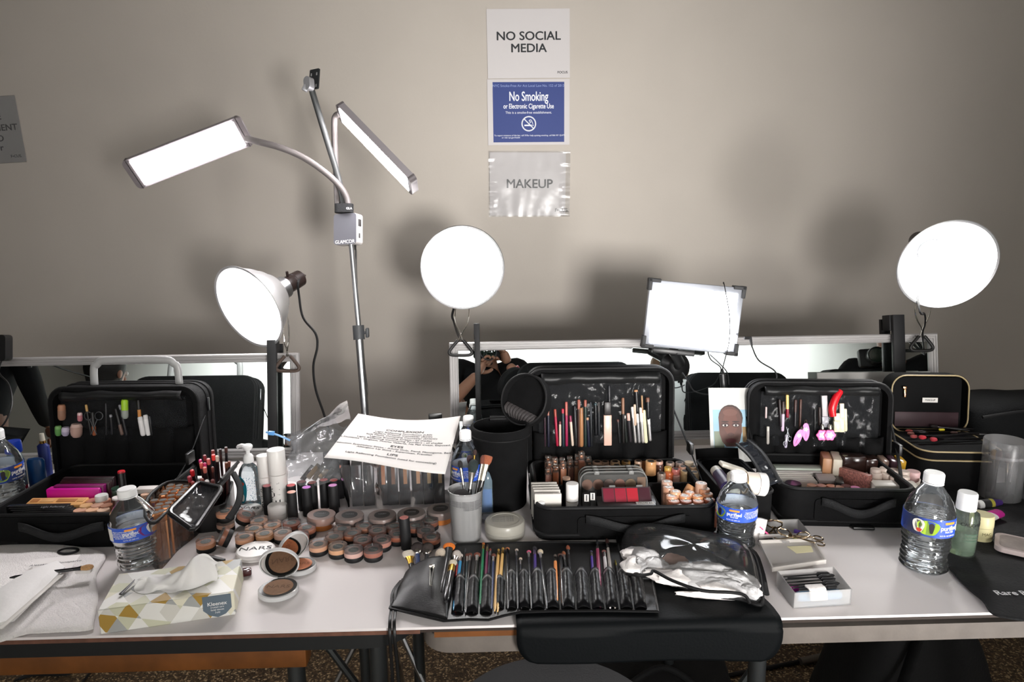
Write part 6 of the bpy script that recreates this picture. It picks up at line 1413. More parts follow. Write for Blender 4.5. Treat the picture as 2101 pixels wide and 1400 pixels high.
# ------------------------------------------------------------------ contents of the left case
def Z9(x, y): return (x/7, 860+y/7)
slab('magenta palette box standing in the left case, front of two', Z9(1080, 990), .074, (.104, .018, .05), (206, 16, 150), M=ML2, rough=.35); slab('darker magenta palette behind the bright one in the left case', Z9(1150, 950), .078, (.098, .012, .05), (120, 14, 88), M=ML2, rough=.35)
q = ML2.inverted() @ on_z(*Z9(1080, 988), T+.0745)
ot = [o for o in bpy.data.objects if o.name == 'palette'][-1:]
for k_ in range(4): slab(f'dark maroon palette at the back of the left case, {ORD[k_]} from the front', Z9(1220+20*k_, 925-28*k_), .078+.003*k_, (.10, .009, .045), (58-6*k_, 20, 26), M=ML2, group='maroon palettes in the left case', rough=.3)
t = thing('tan_palette', 'tan palette with recessed wells lying in the left case', 'palette', ML2 @ TR((ML2.inverted() @ on_z(*Z9(815, 1180), T+.064)) * 1) if 0 else TR(on_z(*Z9(815, 1180), T+.064)) @ RZ(math.degrees(ML2.to_euler().z)) @ RX(10))
MB().box((0, 0, -.008), (.108, .026, .016), bev=.002).build('case', pm('tan_case', (214, 158, 96), .5), t)
for k_, (x, w_) in enumerate(((-.042, .014), (-.018, .026), (.018, .036), (.045, .012))): MB().box((x, .002, .0004), (w_, .010, .001), bev=.0003).build('well', pm('tan_well_%d' % (k_ % 2), ((164, 106, 56), (206, 156, 100))[k_ % 2], .6), t)
for k_ in range(4): slab(f'slim black palette stacked at the front of the left case, {ORD[k_]} from the back', Z9(560+30*k_, 1240+28*k_), .062-.002*k_, (.115, .014, .03), (20, 20, 22), M=ML2, rough=.25, group='slim black palettes in the left case')
text('Light Reflecting', .007, TR(on_z(*Z9(760, 1262), T+.0625)) @ RX(12), GINK, [o for o in bpy.data.objects if o.get('group') == 'slim black palettes in the left case'][0]).matrix_parent_inverse = [o for o in bpy.data.objects if o.get('group') == 'slim black palettes in the left case'][0].matrix_basis.inverted()
for k_, (x, y, c, w_) in enumerate(((1145, 1305, (214, 166, 140), 'peach, first of the front row'), (1320, 1300, (226, 180, 146), 'cream, second of the front row'), (1482, 1300, (230, 192, 166), 'pale, third of the front row'), (1238, 1235, (220, 174, 124), 'golden, first of the second row'), (1395, 1230, (206, 158, 134), 'rosy, second of the second row'), (1530, 1235, (160, 108, 84), 'brown, third of the second row'), (1320, 1165, (180, 126, 104), 'tan, first of the third row'), (1495, 1160, (190, 132, 110), 'dusky, second of the third row'))):
    round_pot(f'{w_} of the cream pots in the left case', Z9(x, y), .060+.002*(k_ > 2), 24, c, ML2, top=None, tall=.03, group='cream pots in the left case', name='cream_pot', cat='cream pot')
round_pot('white-lidded clear pot behind the cream pots in the left case', Z9(1455, 1090), .072, 24, (226, 226, 222), ML2, top=None, tall=.035, group=None, name='white_pot', cat='pot')
t = round_pot('brown jar with pale lid beside the cream pots in the left case', Z9(1685, 1120), .078, 20, (78, 44, 36), ML2, top=None, tall=.065, group=None, name='brown_jar', cat='jar', capc=(232, 222, 220), caph=.004)
round_pot('dark green jar behind the brown jar in the left case', Z9(1700, 985), .075, 28, (20, 52, 36), ML2, top=None, tall=.06, group=None, name='green_jar', cat='jar')
round_pot('black lipstick with red bands behind the green jar in the left case', Z9(1740, 745), .115, 14, (22, 20, 22), ML2, top=None, tall=.10, group=None, name='lipstick', cat='lipstick', capc=(190, 30, 44), caph=.004, ymax=.24)
slab('white slim box lying behind the front water bottle in the left case', (308, 1001), .066, (.05, .02, .01), (222, 216, 212), M=ML2, rz=4, name='white_box', cat='box')
for k_, (x, y, c) in enumerate(((297, 1014, (216, 176, 150)), (312, 1013, (222, 186, 164)))): round_pot(('peach pot behind the front water bottle', 'pale pot right of the peach one behind the front water bottle')[k_], (x, y), .060, 16, c, ML2, top=None, tall=.03, group=None, name='cream_pot', cat='cream pot')

# ------------------------------------------------------------------ clear bag of capped foundation bottles
def Z10(x, y): return (230+x/7, 960+y/7)
fb = [(845, 265), (960, 270), (1065, 280), (830, 310), (940, 310), (1045, 322), (775, 350), (885, 355), (1000, 362), (740, 392), (850, 412), (970, 402), (610, 482), (730, 478), (850, 470), (685, 540), (810, 520), (655, 590), (775, 572), (710, 635), (565, 605), (625, 660)]
HB = .090
P = [on_z(*Z10(x, y), T+HB) for x, y in fb]
c0 = V((sum(q.x for q in P)/len(P), sum(q.y for q in P)/len(P), T+.001))
t = thing('clear_bag', 'clear bag packed with foundation bottles, right of the front water bottle', 'bag', TR(c0))
hull = [on_z(*Z10(x, y), T+HB)-c0 for x, y in ((535, 640), (640, 720), (880, 500), (1130, 330), (1135, 240), (800, 235), (560, 430))]
hull = [V((q.x, q.y, 0)) for q in hull]; cc_ = sum(hull, V())/len(hull); hull = [cc_+(q-cc_)*1.22 for q in hull]
hs_ = spl(hull+[hull[0]], 5)[:-1]
MB().ring_surf([[q*(.96+.012*math.sin(i*1.7))+V((0, 0, HB*f)) for i, q in enumerate(hs_)] for f in (0, .25, .5, .75, .97)], True, True, False).build('bag_film', film('bag_film2', (222, 218, 216), .06, .1, bump=.7, bscale=24), t)
MB().tube([q*.98+V((0, 0, HB*.97)) for q in hs_], .003, 8, closed=True).build('black_trim', BIND, t)
fbo = None
for i, q in enumerate(P):
    c = random.choice([(196, 140, 100), (186, 126, 88), (206, 156, 116), (170, 110, 76)]); h = HB-.002
    lab = f'copper-capped foundation bottle in the clear bag, {ORD[i]} counting from the back row forward'
    o = thing('capped_bottle', lab, 'foundation bottle', TR(q.x, q.y, T+.004) @ RZ(random.uniform(0, 40)), 'copper-capped bottles'); r = .0078
    MB().lathe([(r*.9, 0), (r, .001), (r, h*.8)], 8).build('bottle_body', pm('cfb_%d_%d_%d' % c, c, .3), o, sharp=20)
    MB().lathe([(r*1.0, h*.8), (r*1.08, h*.82), (r*1.08, h-.002), (r*.95, h), (0, h)], 8).build('copper_cap', pm('copper_cap', (214, 150, 106), .22, metal=.7), o, sharp=20)
    MB().lathe([(r*.78, h+.0001), (r*.78, h+.0005), (0, h+.0005)], 8).build('cap_label', pm('cap_label', (62, 58, 54), .5), o, sharp=20)

# ------------------------------------------------------------------ vinyl organizer with pencils
A, B = tb(392, 1097), tb(468, 1088); ux = (B-A).normalized(); m = fr(A, x=ux); Wg = (B-A).length
t = thing('pencil_organizer', 'black vinyl organizer stuffed with lip pencils, its clear lid flopped open', 'organizer', m); inv_ = m.inverted()
MB().ring_surf([[V((x+Wg/2, y+.07, z)) for x, y in rrect(Wg, .14, .02)] for z in (0, .05)]+[[V((x+Wg/2, y+.07, z)) for x, y in rrect(Wg-.008, .132, .018)] for z in (.05, .004)], True, True, True).build('organizer_body', pm('black_vinyl_gloss', (16, 16, 17), .3), t, sharp=50)
LC = [at_d(345, 1052, 1.10), at_d(407, 990, 1.22), at_d(456, 1002, 1.20), at_d(397, 1090, 1.06)]
def lidp(u, v, d=0):
    su, sv = 2*u-1, 2*v-1; k_ = .93 if abs(su) > .9 and abs(sv) > .9 else 1
    q = LC[0].lerp(LC[1], u).lerp(LC[3].lerp(LC[2], u), v); c_ = sum(LC, V())/4; q = c_+(q-c_)*k_
    n = (LC[1]-LC[0]).cross(LC[3]-LC[0]).normalized(); n = n if n.dot(FW) > 0 else -n
    return inv_ @ (q+n*d)
MB().sheet(lambda u, v: lidp(u, v, .012*(1-(2*u-1)**4)*(1-(2*v-1)**4)), 16, 16).build('clear_lid', film('smoky_vinyl', (120, 122, 128), .12, .08, bump=.4, bscale=20), t)
bd = [(i/10, 0) for i in range(10)]+[(1, i/10) for i in range(10)]+[(1-i/10, 1) for i in range(10)]+[(0, 1-i/10) for i in range(10)]
MB().tube([lidp(u, v) for u, v in bd], .0042, 8, closed=True).build('lid_piping', pm('black_vinyl_gloss', (16, 16, 17), .3), t)
MB().sheet(lambda u, v: inv_ @ (at_d(440, 1005, 1.22).lerp(at_d(478, 965, 1.30), u)+V((.02*(v-.5), .02*(v-.5), .03*(v-.5)+.004*math.sin(v*30)))), 10, 18).build('gusset', pm('black_vinyl_gloss', (16, 16, 17), .3), t, solid=.002)
MB().tube([inv_ @ q for q in spl([at_d(478, 970, 1.32), at_d(492, 1000, 1.30), at_d(488, 1035, 1.27), at_d(468, 1066, 1.24)])], .006, 8, flat=.5).build('handle_loop', WEB, t)
pcs = [(1450, 1052, (196, 30, 38), 9, 'bright red-tipped'), (1430, 1100, (176, 62, 76), 9, 'rose-tipped'), (1513, 972, (190, 40, 110), 7, 'magenta-tipped'), (1545, 938, (120, 44, 48), 7, 'maroon-tipped'), (1520, 995, (206, 92, 86), 8, 'coral-tipped'), (1547, 998, (186, 40, 96), 7, 'fuchsia-tipped'), (1574, 966, (200, 96, 92), 8, 'dusty pink-tipped'), (1608, 900, (120, 46, 44), 7, 'dark maroon-tipped'), (1612, 934, (216, 60, 54), 8, 'tall red-tipped'), (1640, 944, (206, 186, 172), 7, 'tall beige'), (1665, 892, (40, 30, 30), 6, 'tall black'), (1708, 878, (70, 44, 40), 6.5, 'tallest dark brown'), (1546, 1030, (204, 110, 96), 8, 'salmon-tipped'), (1606, 1028, (110, 60, 52), 6, 'brown-tipped'), (1525, 1118, (124, 62, 52), 8, 'low brown-tipped'), (1456, 1140, (150, 64, 60), 8, 'low brick-tipped'), (1500, 1142, (120, 66, 56), 8, 'low cocoa-tipped'), (1563, 1130, (226, 222, 220), 9, 'low white-tipped'), (1606, 1126, (110, 54, 50), 8, 'low dark maroon-tipped'), (1712, 994, (130, 80, 60), 7, 'short brown-tipped leaning right'), (1733, 985, (150, 90, 76), 6, 'short copper-tipped leaning right')]
for i, (x, y, c, w_, word) in enumerate(pcs):
    q0 = inv_ @ on_z(395+(x-1430)*.25, 1060, T+.0) if 0 else None
    tp = on_y(x/3.6846, 680+y/3.6846, 1.24+.06*((1160-y)/270)); 
    bs = V((m @ V((Wg*(.12+.76*min(1, max(0, (x-1430)/290))), .05+.05*((1160-y)/270), .006))))
    ax = tp-bs; Ln = ax.length; r = w_*mpp(tp)/2; mm = fr(bs, x=RT, z=ax)
    o = solo(MB().lathe([(r*.8, 0), (r*.9, Ln*.8), (r*.9, Ln-.012)], 10), 'lip_pencil', pm('pencil_%d' % (i % 3), ((44, 28, 28), (60, 34, 32), (28, 24, 26))[i % 3] if word != 'tall beige' else (200, 180, 166), .35), f'{word} lip pencil standing in the black vinyl organizer', 'lip pencil', mm, 'lip pencils in the organizer')
    MB().lathe([(r, Ln-.0118), (r*1.02, Ln-.002), (r*.8, Ln), (0, Ln+.0003)], 10).build('coloured_end', pm('tip_%d_%d_%d' % c, c, .35), o)
# ------------------------------------------------------------------ black bag between the middle and right cases
A, B = tb(1484, 1092), tb(1578, 1080); ux = uL; W_ = (B-A).dot(uL); m = fr(A+V((0, 0, .001)), x=ux); Dp = .19; hB = ztop(B, 1006)-T
t = thing('zip_bag_black', 'open black bag between the middle and right cases, holding a tube and a jar', 'bag', m)
t.name = 'black_bag'
o_ = [(x+W_/2, y+Dp/2) for x, y in rrect(W_, Dp, .02)]; i_ = [(x+W_/2, y+Dp/2) for x, y in rrect(W_-.014, Dp-.014, .016)]
MB().ring_surf([[V((x, y, 0)) for x, y in o_], [V((x, y, hB)) for x, y in o_], [V((x, y, hB)) for x, y in i_], [V((x, y, .005)) for x, y in i_]]).build('bag_body', CANV, t, sharp=50)
MB().tube([V((x, y, hB+.001)) for x, y in o_], .003, 6, closed=True).build('zipper', BIND, t)
SMK = film('smoky_panel', (70, 74, 82), .35, .12, bump=.4, bscale=30)
MB().sheet(lambda u, v: V((.002+(W_-.004)*u, Dp-.004+.01*v+.004*math.sin(PI*u), hB+.022*v)), 10, 6).build('back_flap', CANV, t, solid=.004)
f0, f1, f2, f3 = [m.inverted() @ q for q in (at_d(1512, 912, 1.42), at_d(1535, 905, 1.44), at_d(1600, 990, 1.27), at_d(1575, 1000, 1.25))]
MB().sheet(lambda u, v: f0.lerp(f1, u).lerp(f3.lerp(f2, u), v)+V((0, 0, .01*math.sin(PI*v)+.002*math.sin(v*40))), 8, 20).build('side_flap', SMK, t, solid=.002)
MB().tube(spl([f1, f1.lerp(f2, .5)+V((0, 0, .012)), f2], 6), .0045, 8).build('flap_piping', BIND, t); MB().tube(spl([f0, f0.lerp(f3, .5)+V((0, 0, .012)), f3], 6), .0035, 8).build('flap_piping', BIND, t)
def inb(x, y, z): return m @ V((x*W_, y*Dp, z))
t = thing('cosmetic_tube', 'dark purple tube with pale cap lying in the black bag', 'cosmetic tube', aim(at_d(1492, 1000, 1.27), at_d(1466, 962, 1.33))); MB().lathe([(.013, 0), (.0115, .045)], 20).build('tube_body', pm('dark_purple', (44, 34, 66), .35), t); MB().lathe([(.0112, .0455), (.010, .06), (0, .062)], 20).build('cap', pm('putty', (190, 184, 170), .5), t)
t = thing('pump_bottle', 'beige bottle with flat spatula pump head in the black bag', 'bottle', TR(at_d(1504, 1005, 1.27))); MB().lathe([(.012, -.02), (.013, 0), (.012, .03), (.006, .036)], 20).build('body', pm('putty', (190, 184, 170), .5), t)
MB().box((0, 0, 0), (.052, .022, .008), m=TR(-.002, 0, .043) @ RY(20), bev=.0035).build('pump_head', pm('putty_light', (204, 198, 184), .5), t)
t = thing('cream_jar', 'white jar with gold rings lying on its side in the black bag', 'jar', aim(at_d(1526, 990, 1.25), at_d(1552, 993, 1.25))); MB().lathe([(.019, 0), (.02, .002), (.02, .024)], 32).build('jar_body', pm('ivory', (222, 210, 198), .5), t); MB().lathe([(.0203, .0005), (.0203, .002)], 32).build('gold_ring', GOLD, t); MB().lathe([(.021, .0245), (.021, .038), (.019, .04), (0, .04)], 32).build('lid', SATW, t)

# ------------------------------------------------------------------ photo card standing behind the bag
pc0 = at_d(1498, 860, 1.50); nC = (-FW*.95+UP*.12).normalized(); s_ = 1.50/FPX; m = fr(pc0, x=RT, z=nC)
t = thing('photo_card', 'pale card with a portrait photo, standing left of the right case lid', 'photo card', m)
MB().box((0, -.012, -.001), (84*s_, 150*s_, .0016)).build('card', pm('card_board', (205, 205, 202), .7), t)
MB().box((0, -20*s_, .0001), (70*s_, 78*s_, .0006)).build('photo_print', pm('photo_sky', (150, 186, 206), .5), t)
MB().box((-24*s_, -42*s_, .0005), (20*s_, 34*s_, .0003)).build('print_patch', pm('photo_green', (120, 130, 112), .5), t); MB().box((29*s_, -36*s_, .0005), (10*s_, 40*s_, .0003)).build('print_patch', pm('photo_ochre', (140, 112, 70), .5), t)
def pr(poly, z, c, nm): MB().prism([(x*s_, y*s_) for x, y in poly], z, z+.0002, None).build(nm, pm('print_%d_%d_%d' % c, c, .5), t)
pr([(x, y) for x, y in blob(1, 2, 25, 27)], .0006, (58, 38, 34), 'print_hair'); pr([(-24, 4), (-23, -30), (-18, -46), (-10, -56), (10, -56), (18, -46), (23, -26), (23, 2), (17, 18), (6, 25), (-8, 25), (-18, 18)], .0008, (92, 58, 50), 'print_face')
pr(blob(0, -8, 15, 25), .001, (104, 64, 54), 'print_cheek'); pr(blob(0, 13, 15, 7), .0011, (110, 72, 62), 'print_brow')
for sx in (-1, 1): pr(blob(sx*11, -12, 8, 5), .0012, (70, 42, 40), 'print_lid'); pr(blob(sx*11, -13, 5.5, 2.2), .0014, (206, 200, 196), 'print_eye'); pr(blob(sx*11, -13, 2.4, 2.3), .0016, (26, 18, 18), 'print_pupil'); pr(blob(sx*11, -5.5, 8, 1.3), .0014, (50, 32, 28), 'print_eyebrow')
pr(blob(0, -32, 7, 4), .0012, (80, 48, 42), 'print_nose'); pr(blob(0, -44, 11, 4.5), .0012, (96, 36, 44), 'print_lips')

# ------------------------------------------------------------------ boxy black case at far right
A = tb(1884, 1014); m = TR(A) @ RZ(-7); Wc, Dc, hc = .168, .165, .094
t = thing('train_case', 'boxy black case with gold piping and raised lid at far right', 'makeup case', m)
oo = [(x+Wc/2, y+Dc/2) for x, y in rrect(Wc, Dc, .03, 6)]
MB().ring_surf([[V((x, y, z)) for x, y in oo] for z in (0, .004, hc*.5, hc)]).build('case_body', CANV, t, sharp=50)
GPI = pm('gold_piping', (160, 142, 104), .45)
for zz in (hc, hc*.80): MB().tube([V(((x-Wc/2)*1.008+Wc/2, (y-Dc/2)*1.008+Dc/2, zz)) for x, y in oo], .0018, 6, closed=True).build('gold_piping', GPI, t)
lo = [(x, z+.068) for x, z in rrect(Wc+.006, .135, .032, 6)]; LMx = TR(Wc/2, Dc-.02, hc-.004) @ RX(-6)
MB().ring_surf([[LMx @ V((x, .045, z)) for x, z in lo], [LMx @ V((x, 0, z)) for x, z in lo], [LMx @ V((x*.96, 0, (z-.068)*.96+.068)) for x, z in lo], [LMx @ V((x*.96, .03, (z-.068)*.96+.068)) for x, z in lo]], True, True, True).build('lid', CANV, t, sharp=50)
MB().tube([LMx @ V((x*.97, -.001, (z-.068)*.97+.068)) for x, z in lo], .0017, 6, closed=True).build('lid_piping', GPI, t)
MB().box((0, .012, .03), (Wc*.84, .002, .034), m=LMx, bev=.0008).build('maroon_panel', pm('maroon_lining', (44, 18, 26), .6), t)
MB().box((0, .014, .068), (Wc*.9, .002, .12), m=LMx).build('lid_lining', LIN, t)
MB().box((.006, .0105, .075), (.034, .0012, .011), m=LMx, bev=.0003).build('name_label', STK, t); text('MAKEUP', .006, LMx @ TR(.006, .0095, .075) @ RX(90), INK, t, ext=.0001)
k = MB(); k.box((-.052, .008, .104), (.009, .004, .006), m=LMx, bev=.001); k.box((-.051, .008, .091), (.005, .003, .020), m=LMx, bev=.001); k.build('zipper_pull', pm('rose_gold', (200, 150, 112), .2, metal=1), t)
CTOP = T+hc
for i, (x0, y0, x1, y1, w_, c, word) in enumerate([(1858, 884, 1900, 886, 8, (150, 62, 56), 'short red-headed'), (1868, 896, 1960, 894, 10, (140, 58, 58), 'dusty red-headed'), (1886, 898, 2010, 890, 12, (176, 40, 52), 'bright red-headed'), (1908, 902, 2022, 900, 12, (160, 44, 54), 'crimson-headed'), (1862, 890, 1905, 889, 9, (110, 60, 52), 'brown-headed'), (1904, 872, 1990, 884, 9, (46, 40, 40), 'black-headed'), (1925, 880, 2000, 880, 8, (52, 40, 38), 'dark brown-headed'), (1950, 888, 2040, 892, 8, (70, 44, 40), 'umber-headed')]):
    a = on_z(x1, y1, CTOP+.010+.002*(i % 3)); q = on_z(x0, y0, CTOP+.010+.002*(i % 3)); a.y = min(a.y, A.y+Dc-.035); q.y = min(q.y, A.y+Dc-.035)
    s2 = mpp(q); brush('makeup_brush', f'{word} brush lying on top of the boxy case at far right', aim(a, q), (q-a).length, .0028, .016, .014, w_*s2/2, (22, 20, 22), (60, 56, 58), c, 'brushes on the boxy case', flatb=.7)
solo(MB().box((0, 0, 0), (.012, .005, .004), bev=.001), 'yellow_tag', pm('yellow_tag', (206, 190, 40), .5), 'small yellow tag among the brushes on the boxy case', 'tag', TR(on_z(1932, 882, CTOP+.018)))

# big soft dark bag behind, right edge
def softbox(w, d, h, seed, k_=.06, n=4):
    b = MB(); bmesh.ops.create_cube(b.b, size=1); bmesh.ops.subdivide_edges(b.b, edges=b.b.edges, cuts=6, use_grid_fill=True)
    for v in b.b.verts:
        q = V(v.co)*2; L_ = (abs(q.x)**n+abs(q.y)**n+abs(q.z)**n)**(1/n); q = q/L_ if L_ > 0 else q
        f = 1+k_*noise.noise(q*2.1+V((seed, 0, 0))); v.co = V((q.x*w/2*f, q.y*d/2*f, max(0, (q.z+1)/2*h*f)))
    return b
p = on_y(2085, 1000, 1.47); t = thing('soft_bag', 'large dark soft bag at the right edge behind the translucent cylinder', 'bag', V((1.25, 1.52, T+.002)))
softbox(.30, .2, .165, 3, .05).build('bag_body', pm('charcoal_fabric', (14, 15, 16), .85, bump=.5, bscale=300, spec=.2), t, sub=1)
MB().tube(spl([V((-.14, -.09, .135)), V((-.05, -.1, .150)), V((.06, -.1, .147)), V((.14, -.09, .12))], 6), .004, 8).build('piping', BIND, t)

# translucent cylinder
p = tb(2049, 1027); s = mpp(p); Hc = ztop(p, 902)-T; r = 38*s
t = thing('translucent_cylinder', 'tall translucent plastic cylinder with lid, in front of the dark soft bag', 'container', TR(p))
MILK = film('milky_plastic', (244, 244, 246), .22, .3, frost=1)
MB().lathe([(r*.96, 0), (r*.97, .002), (r*.97, Hc*.78)], 40, cap1=False).build('cylinder_body', MILK, t); MB().lathe([(r*1.0, Hc*.74), (r*1.0, Hc*.98), (r*.97, Hc), (0, Hc)], 40, cap0=False).build('lid', MILK, t)
for i in range(4):
    a = i*1.5; brush('makeup_brush', f'brush seen dimly inside the translucent cylinder, {ORD[i]} of four', aim(p+V((math.cos(a)*r*.4, math.sin(a)*r*.4, .004)), p+V((math.cos(a+.6)*r*.5, math.sin(a+.6)*r*.5, Hc*(.72+.05*i)))), Hc*(.72+.05*i), .003, .02, .02, .006, (30, 26, 28), (120, 110, 96), ((60, 40, 38), (120, 90, 40), (70, 50, 50), (46, 40, 42))[i], 'brushes in the translucent cylinder')

# pale board leaning on the mirror behind the right case
b0 = mpt(1676, 765, ref+nrm*.03); b1 = mpt(1908, 762, ref+nrm*.03); wb_ = (b1-b0).length; hb3 = (b0.z-T-.002)/nrm.dot(V((0, -1, 0))) if 0 else (b0.z-T-.003)/math.cos(math.asin(nrm.z))
m = fr(b0, x=(b1-b0), z=nrm); solo(MB().box((wb_/2, -hb3/2, 0), (wb_, hb3, .004), bev=.001), 'pale_board', pm('pale_board', (176, 174, 171), .7), 'pale grey board leaning on the mirror behind the right case', 'board', m)
# black cloth at the right end
cl = [(1934, 1003), (1932, 1080), (1936, 1150), (1975, 1203), (2014, 1238), (2052, 1272), (2190, 1270), (2240, 1150), (2200, 1000)]
P = [tb(x, y, .002) for x, y in cl]; c = sum(P, V())/len(P); ring0 = spl(P+[P[0]], 5)[:-1]
def clv(q, f): q2 = c+(q-c)*f; return q2+V((0, 0, .003+.006*abs(noise.noise(V((q2.x*11, q2.y*16, 2))))*(1 if f < .97 else .2)))-V((0, 0, T))*0
b = MB(); b.ring_surf([[clv(q, f)-c for q in ring0] for f in (1, .97, .9, .8, .7, .6, .5, .4, .3, .2, .1, .02)], True, False, True)
cl_o = solo(b, 'black_cloth', pm('black_jersey', (17, 18, 20), .85, bump=.7, bscale=180), 'black cloth spread over the right end of the table, with white lettering', 'cloth', TR(c), solid=.002, off=1)
tx = text('Rare Beauty', .0175, TR(tb(2041, 1217, .0105)-c) @ RZ(-4), WINK, cl_o, bold=.006, align='LEFT')
# green bottle, cream jar, tubes, pale palette
p = tb(1968, 1136, .006); s = mpp(p); r = 27*s; Hg = ztop(p, 1010)-p.z
t = thing('green_bottle', 'transparent green bottle with white cap on the black cloth', 'bottle', TR(p) @ RY(2))
hb2 = Hg*.72
MB().lathe([(r*.85, 0), (r*.97, .002), (r, .006), (r, hb2*.86), (r*.93, hb2*.95), (r*.62, hb2), (r*.6, hb2+.003)], 40, cap1=False).build('bottle_body', film('green_clear', (232, 242, 232), .05, .06), t)
MB().lathe([(r*.9, .0045), (r*.95, .008), (r*.95, hb2*.55), (0, hb2*.55)], 40).build('green_liquid', pm('green_liquid', (214, 232, 216), .05, trans=.85, ior=1.34), t)
MB().lathe([(r*.66, hb2+.001), (r*.68, hb2+.003), (r*.66, Hg*.98), (r*.6, Hg), (0, Hg)], 36).build('cap', CAPW, t); wtext('CAUDALIE', r*.36, r+.0003, hb2*.76, 0, INK, t)
for j in range(3): wtext('eau demaquillante', r*.14, r+.0003, hb2*(.55-.07*j), 0, pm('green_ink', (90, 120, 100), .6), t)
p = tb(2010, 1106, .006); s = mpp(p); r = 21*s
t = thing('cream_jar', 'pale yellow cream jar behind the green bottle on the black cloth', 'jar', TR(p)); JC = pm('pale_yellow', (214, 206, 160), .4)
MB().lathe([(r*.95, 0), (r, .002), (r, .026)], 36).build('jar_body', JC, t); MB().lathe([(r*1.02, .0265), (r*1.03, .028), (r*1.02, .046), (r*.96, .048), (0, .0482)], 36).build('lid', JC, t); wtext('MAC', r*.4, r+.0002, .016, -.1, pm('olive_ink', (110, 104, 70), .6), t)
t = thing('cosmetic_tube', 'white and magenta tube lying on the black cloth beside the cream jar', 'cosmetic tube', aim(tb(2006, 1069, .018), tb(2077, 1043, .018), side=(0, 0, 1))); s = mpp(tb(2040, 1060))
b = MB(); b.tube([(0, 0, 0), (0, 0, 10*s), (0, 0, 50*s)], [.0155, .0155, .0125], 24, flat=.45); b.build('tube_body', SATW, t); MB().tube([(0, 0, 50*s), (0, 0, 74*s), (0, 0, 77*s)], [.0122, .0112, .009], 24, flat=.62).build('magenta_cap', pm('magenta', (190, 40, 140), .35), t)
MB().box((-.0085, -.003, 24*s), (.0012, .008, 42*s), bev=.0004).build('magenta_stripe', pm('magenta_soft', (206, 90, 170), .4), t)
o = text('ALINEA', .011, Matrix(((0, 0, -1, -.0092), (0, -1, 0, .004), (-1, 0, 0, 26*s), (0, 0, 0, 1))) if 0 else fr((-.0094, .003, 26*s), x=(0, 0, -1), z=(-1, 0, 0)), INK, t)
t = thing('lotion_tube', 'small white-ended lotion bottle with purple base lying behind the magenta tube', 'lotion bottle', aim(tb(2004, 1037, .012), tb(2062, 1030, .012))); MB().lathe([(.008, 0), (.0092, .001), (.0092, .011)], 20).build('cap', CAPW, t); MB().lathe([(.0096, .0112), (.0098, .028)], 20).build('dark_label', pm('dark_label2', (40, 40, 42), .5), t); MB().lathe([(.0096, .0282), (.0096, .036)], 20).build('yellow_band', pm('olive_yellow', (170, 160, 60), .5), t); MB().lathe([(.0095, .0362), (.006, .058), (0, .059)], 20).build('purple_base', pm('purple_base', (66, 40, 110), .4), t)
t = thing('pale_palette', 'pinkish white rounded palette at the right edge on the black cloth', 'palette', TR(tb(2120, 1132, .012)) @ RZ(-38)); MB().prism(rrect(.11, .07, .014), 0, .008).build('case', pm('pinkish_white', (206, 190, 188), .4), t); MB().prism(rrect(.096, .056, .01), .008, .0086).build('insert', pm('greyish_insert', (150, 138, 134), .6, var=.2, vscale=60), t)

# ------------------------------------------------------------------ left end of the table
TOW = pm('terry_towel', (242, 238, 236), .95, bump=1.0, bscale=420, var=.03, vscale=120)
tw = [(-60, 1128), (60, 1122), (150, 1126), (218, 1140), (200, 1185), (204, 1230), (196, 1280), (188, 1300), (120, 1305), (60, 1308), (-60, 1314)]
P = [tb(x, y) for x, y in tw]; c = sum(P, V())/len(P); r0 = spl(P+[P[0]], 8)[:-1]
def twv(i, q, f):
    q2 = c+(q-c)*(f+(.018*math.sin(i*1.9) if f > .99 else 0)); e = max(0, 1-max(0, (f-.86)/.14)**3)
    return q2-c+V((0, 0, .001+e*(.009+.010*max(0, noise.noise(V((q2.x*7, q2.y*9, 4))))+.0015*noise.noise(q2*120))))
MB_ = MB(); MB_.ring_surf([[twv(i, q, f) for i, q in enumerate(r0)] for f in (1, .985, .96, .93, .88, .8, .72, .64, .56, .48, .4, .32, .24, .16, .08, .01)], True, True, True)
solo(MB_, 'towel', TOW, 'white terry towel with scalloped edge at the left front of the table', 'towel', TR(c), sub=1)
hT = .021
A, B, C_, D_ = tb(64, 1180, hT), tb(143, 1172, hT), tb(166, 1139, hT+.003), tb(72, 1149, hT+.003); cc2 = (A+B+C_+D_)/4
b = MB(); b.ring_surf([[q-cc2 for q in (A, B, C_, D_)], [q-cc2+V((0, 0, .0008)) for q in (A, B, C_, D_)]])
o = solo(b, 'name_card', WPAP, 'white printed name card lying on the towel under the brush', 'card', TR(cc2)); ang = math.degrees(math.atan2((B-A).y, (B-A).x))
text('Alessandra Bonaparte', .0088, TR(0, .004, .0012) @ RZ(ang+1), GINK, o, ext=.00005); text('Client Name', .006, TR(0, -.008, .0012) @ RZ(ang+1), GINK, o, ext=.00005)
rollbrush('fluffy tan-headed black brush lying on the white towel', (192, 1163), (20, 1186), 8, 16, 14, DK, (30, 30, 32), (206, 160, 112), 'round', .8, 10, hT+.008, hT+.010, 0)
for o in [x for x in bpy.data.objects if x.get('label', '').startswith('fluffy tan-headed')]: del o['group']
pk_ = [tb(x, y, hT+.004) for x, y in ((-20, 1290), (30, 1275), (134, 1168), (118, 1155), (52, 1178), (-20, 1226))]; c = sum(pk_, V())/6
PAPS = pm('glassine', (240, 238, 236), .6, bump=.4, bscale=60)
b = MB(); b.ring_surf([[q-c for q in pk_], [q-c+V((0, 0, .004)) for q in pk_], [(q-c)*.6+V((0, 0, .010)) for q in pk_]], True, True, True)
solo(b, 'glassine_sleeve', PAPS, 'crinkled translucent paper sleeve lying on the towel at left', 'paper sleeve', TR(c), sharp=60)
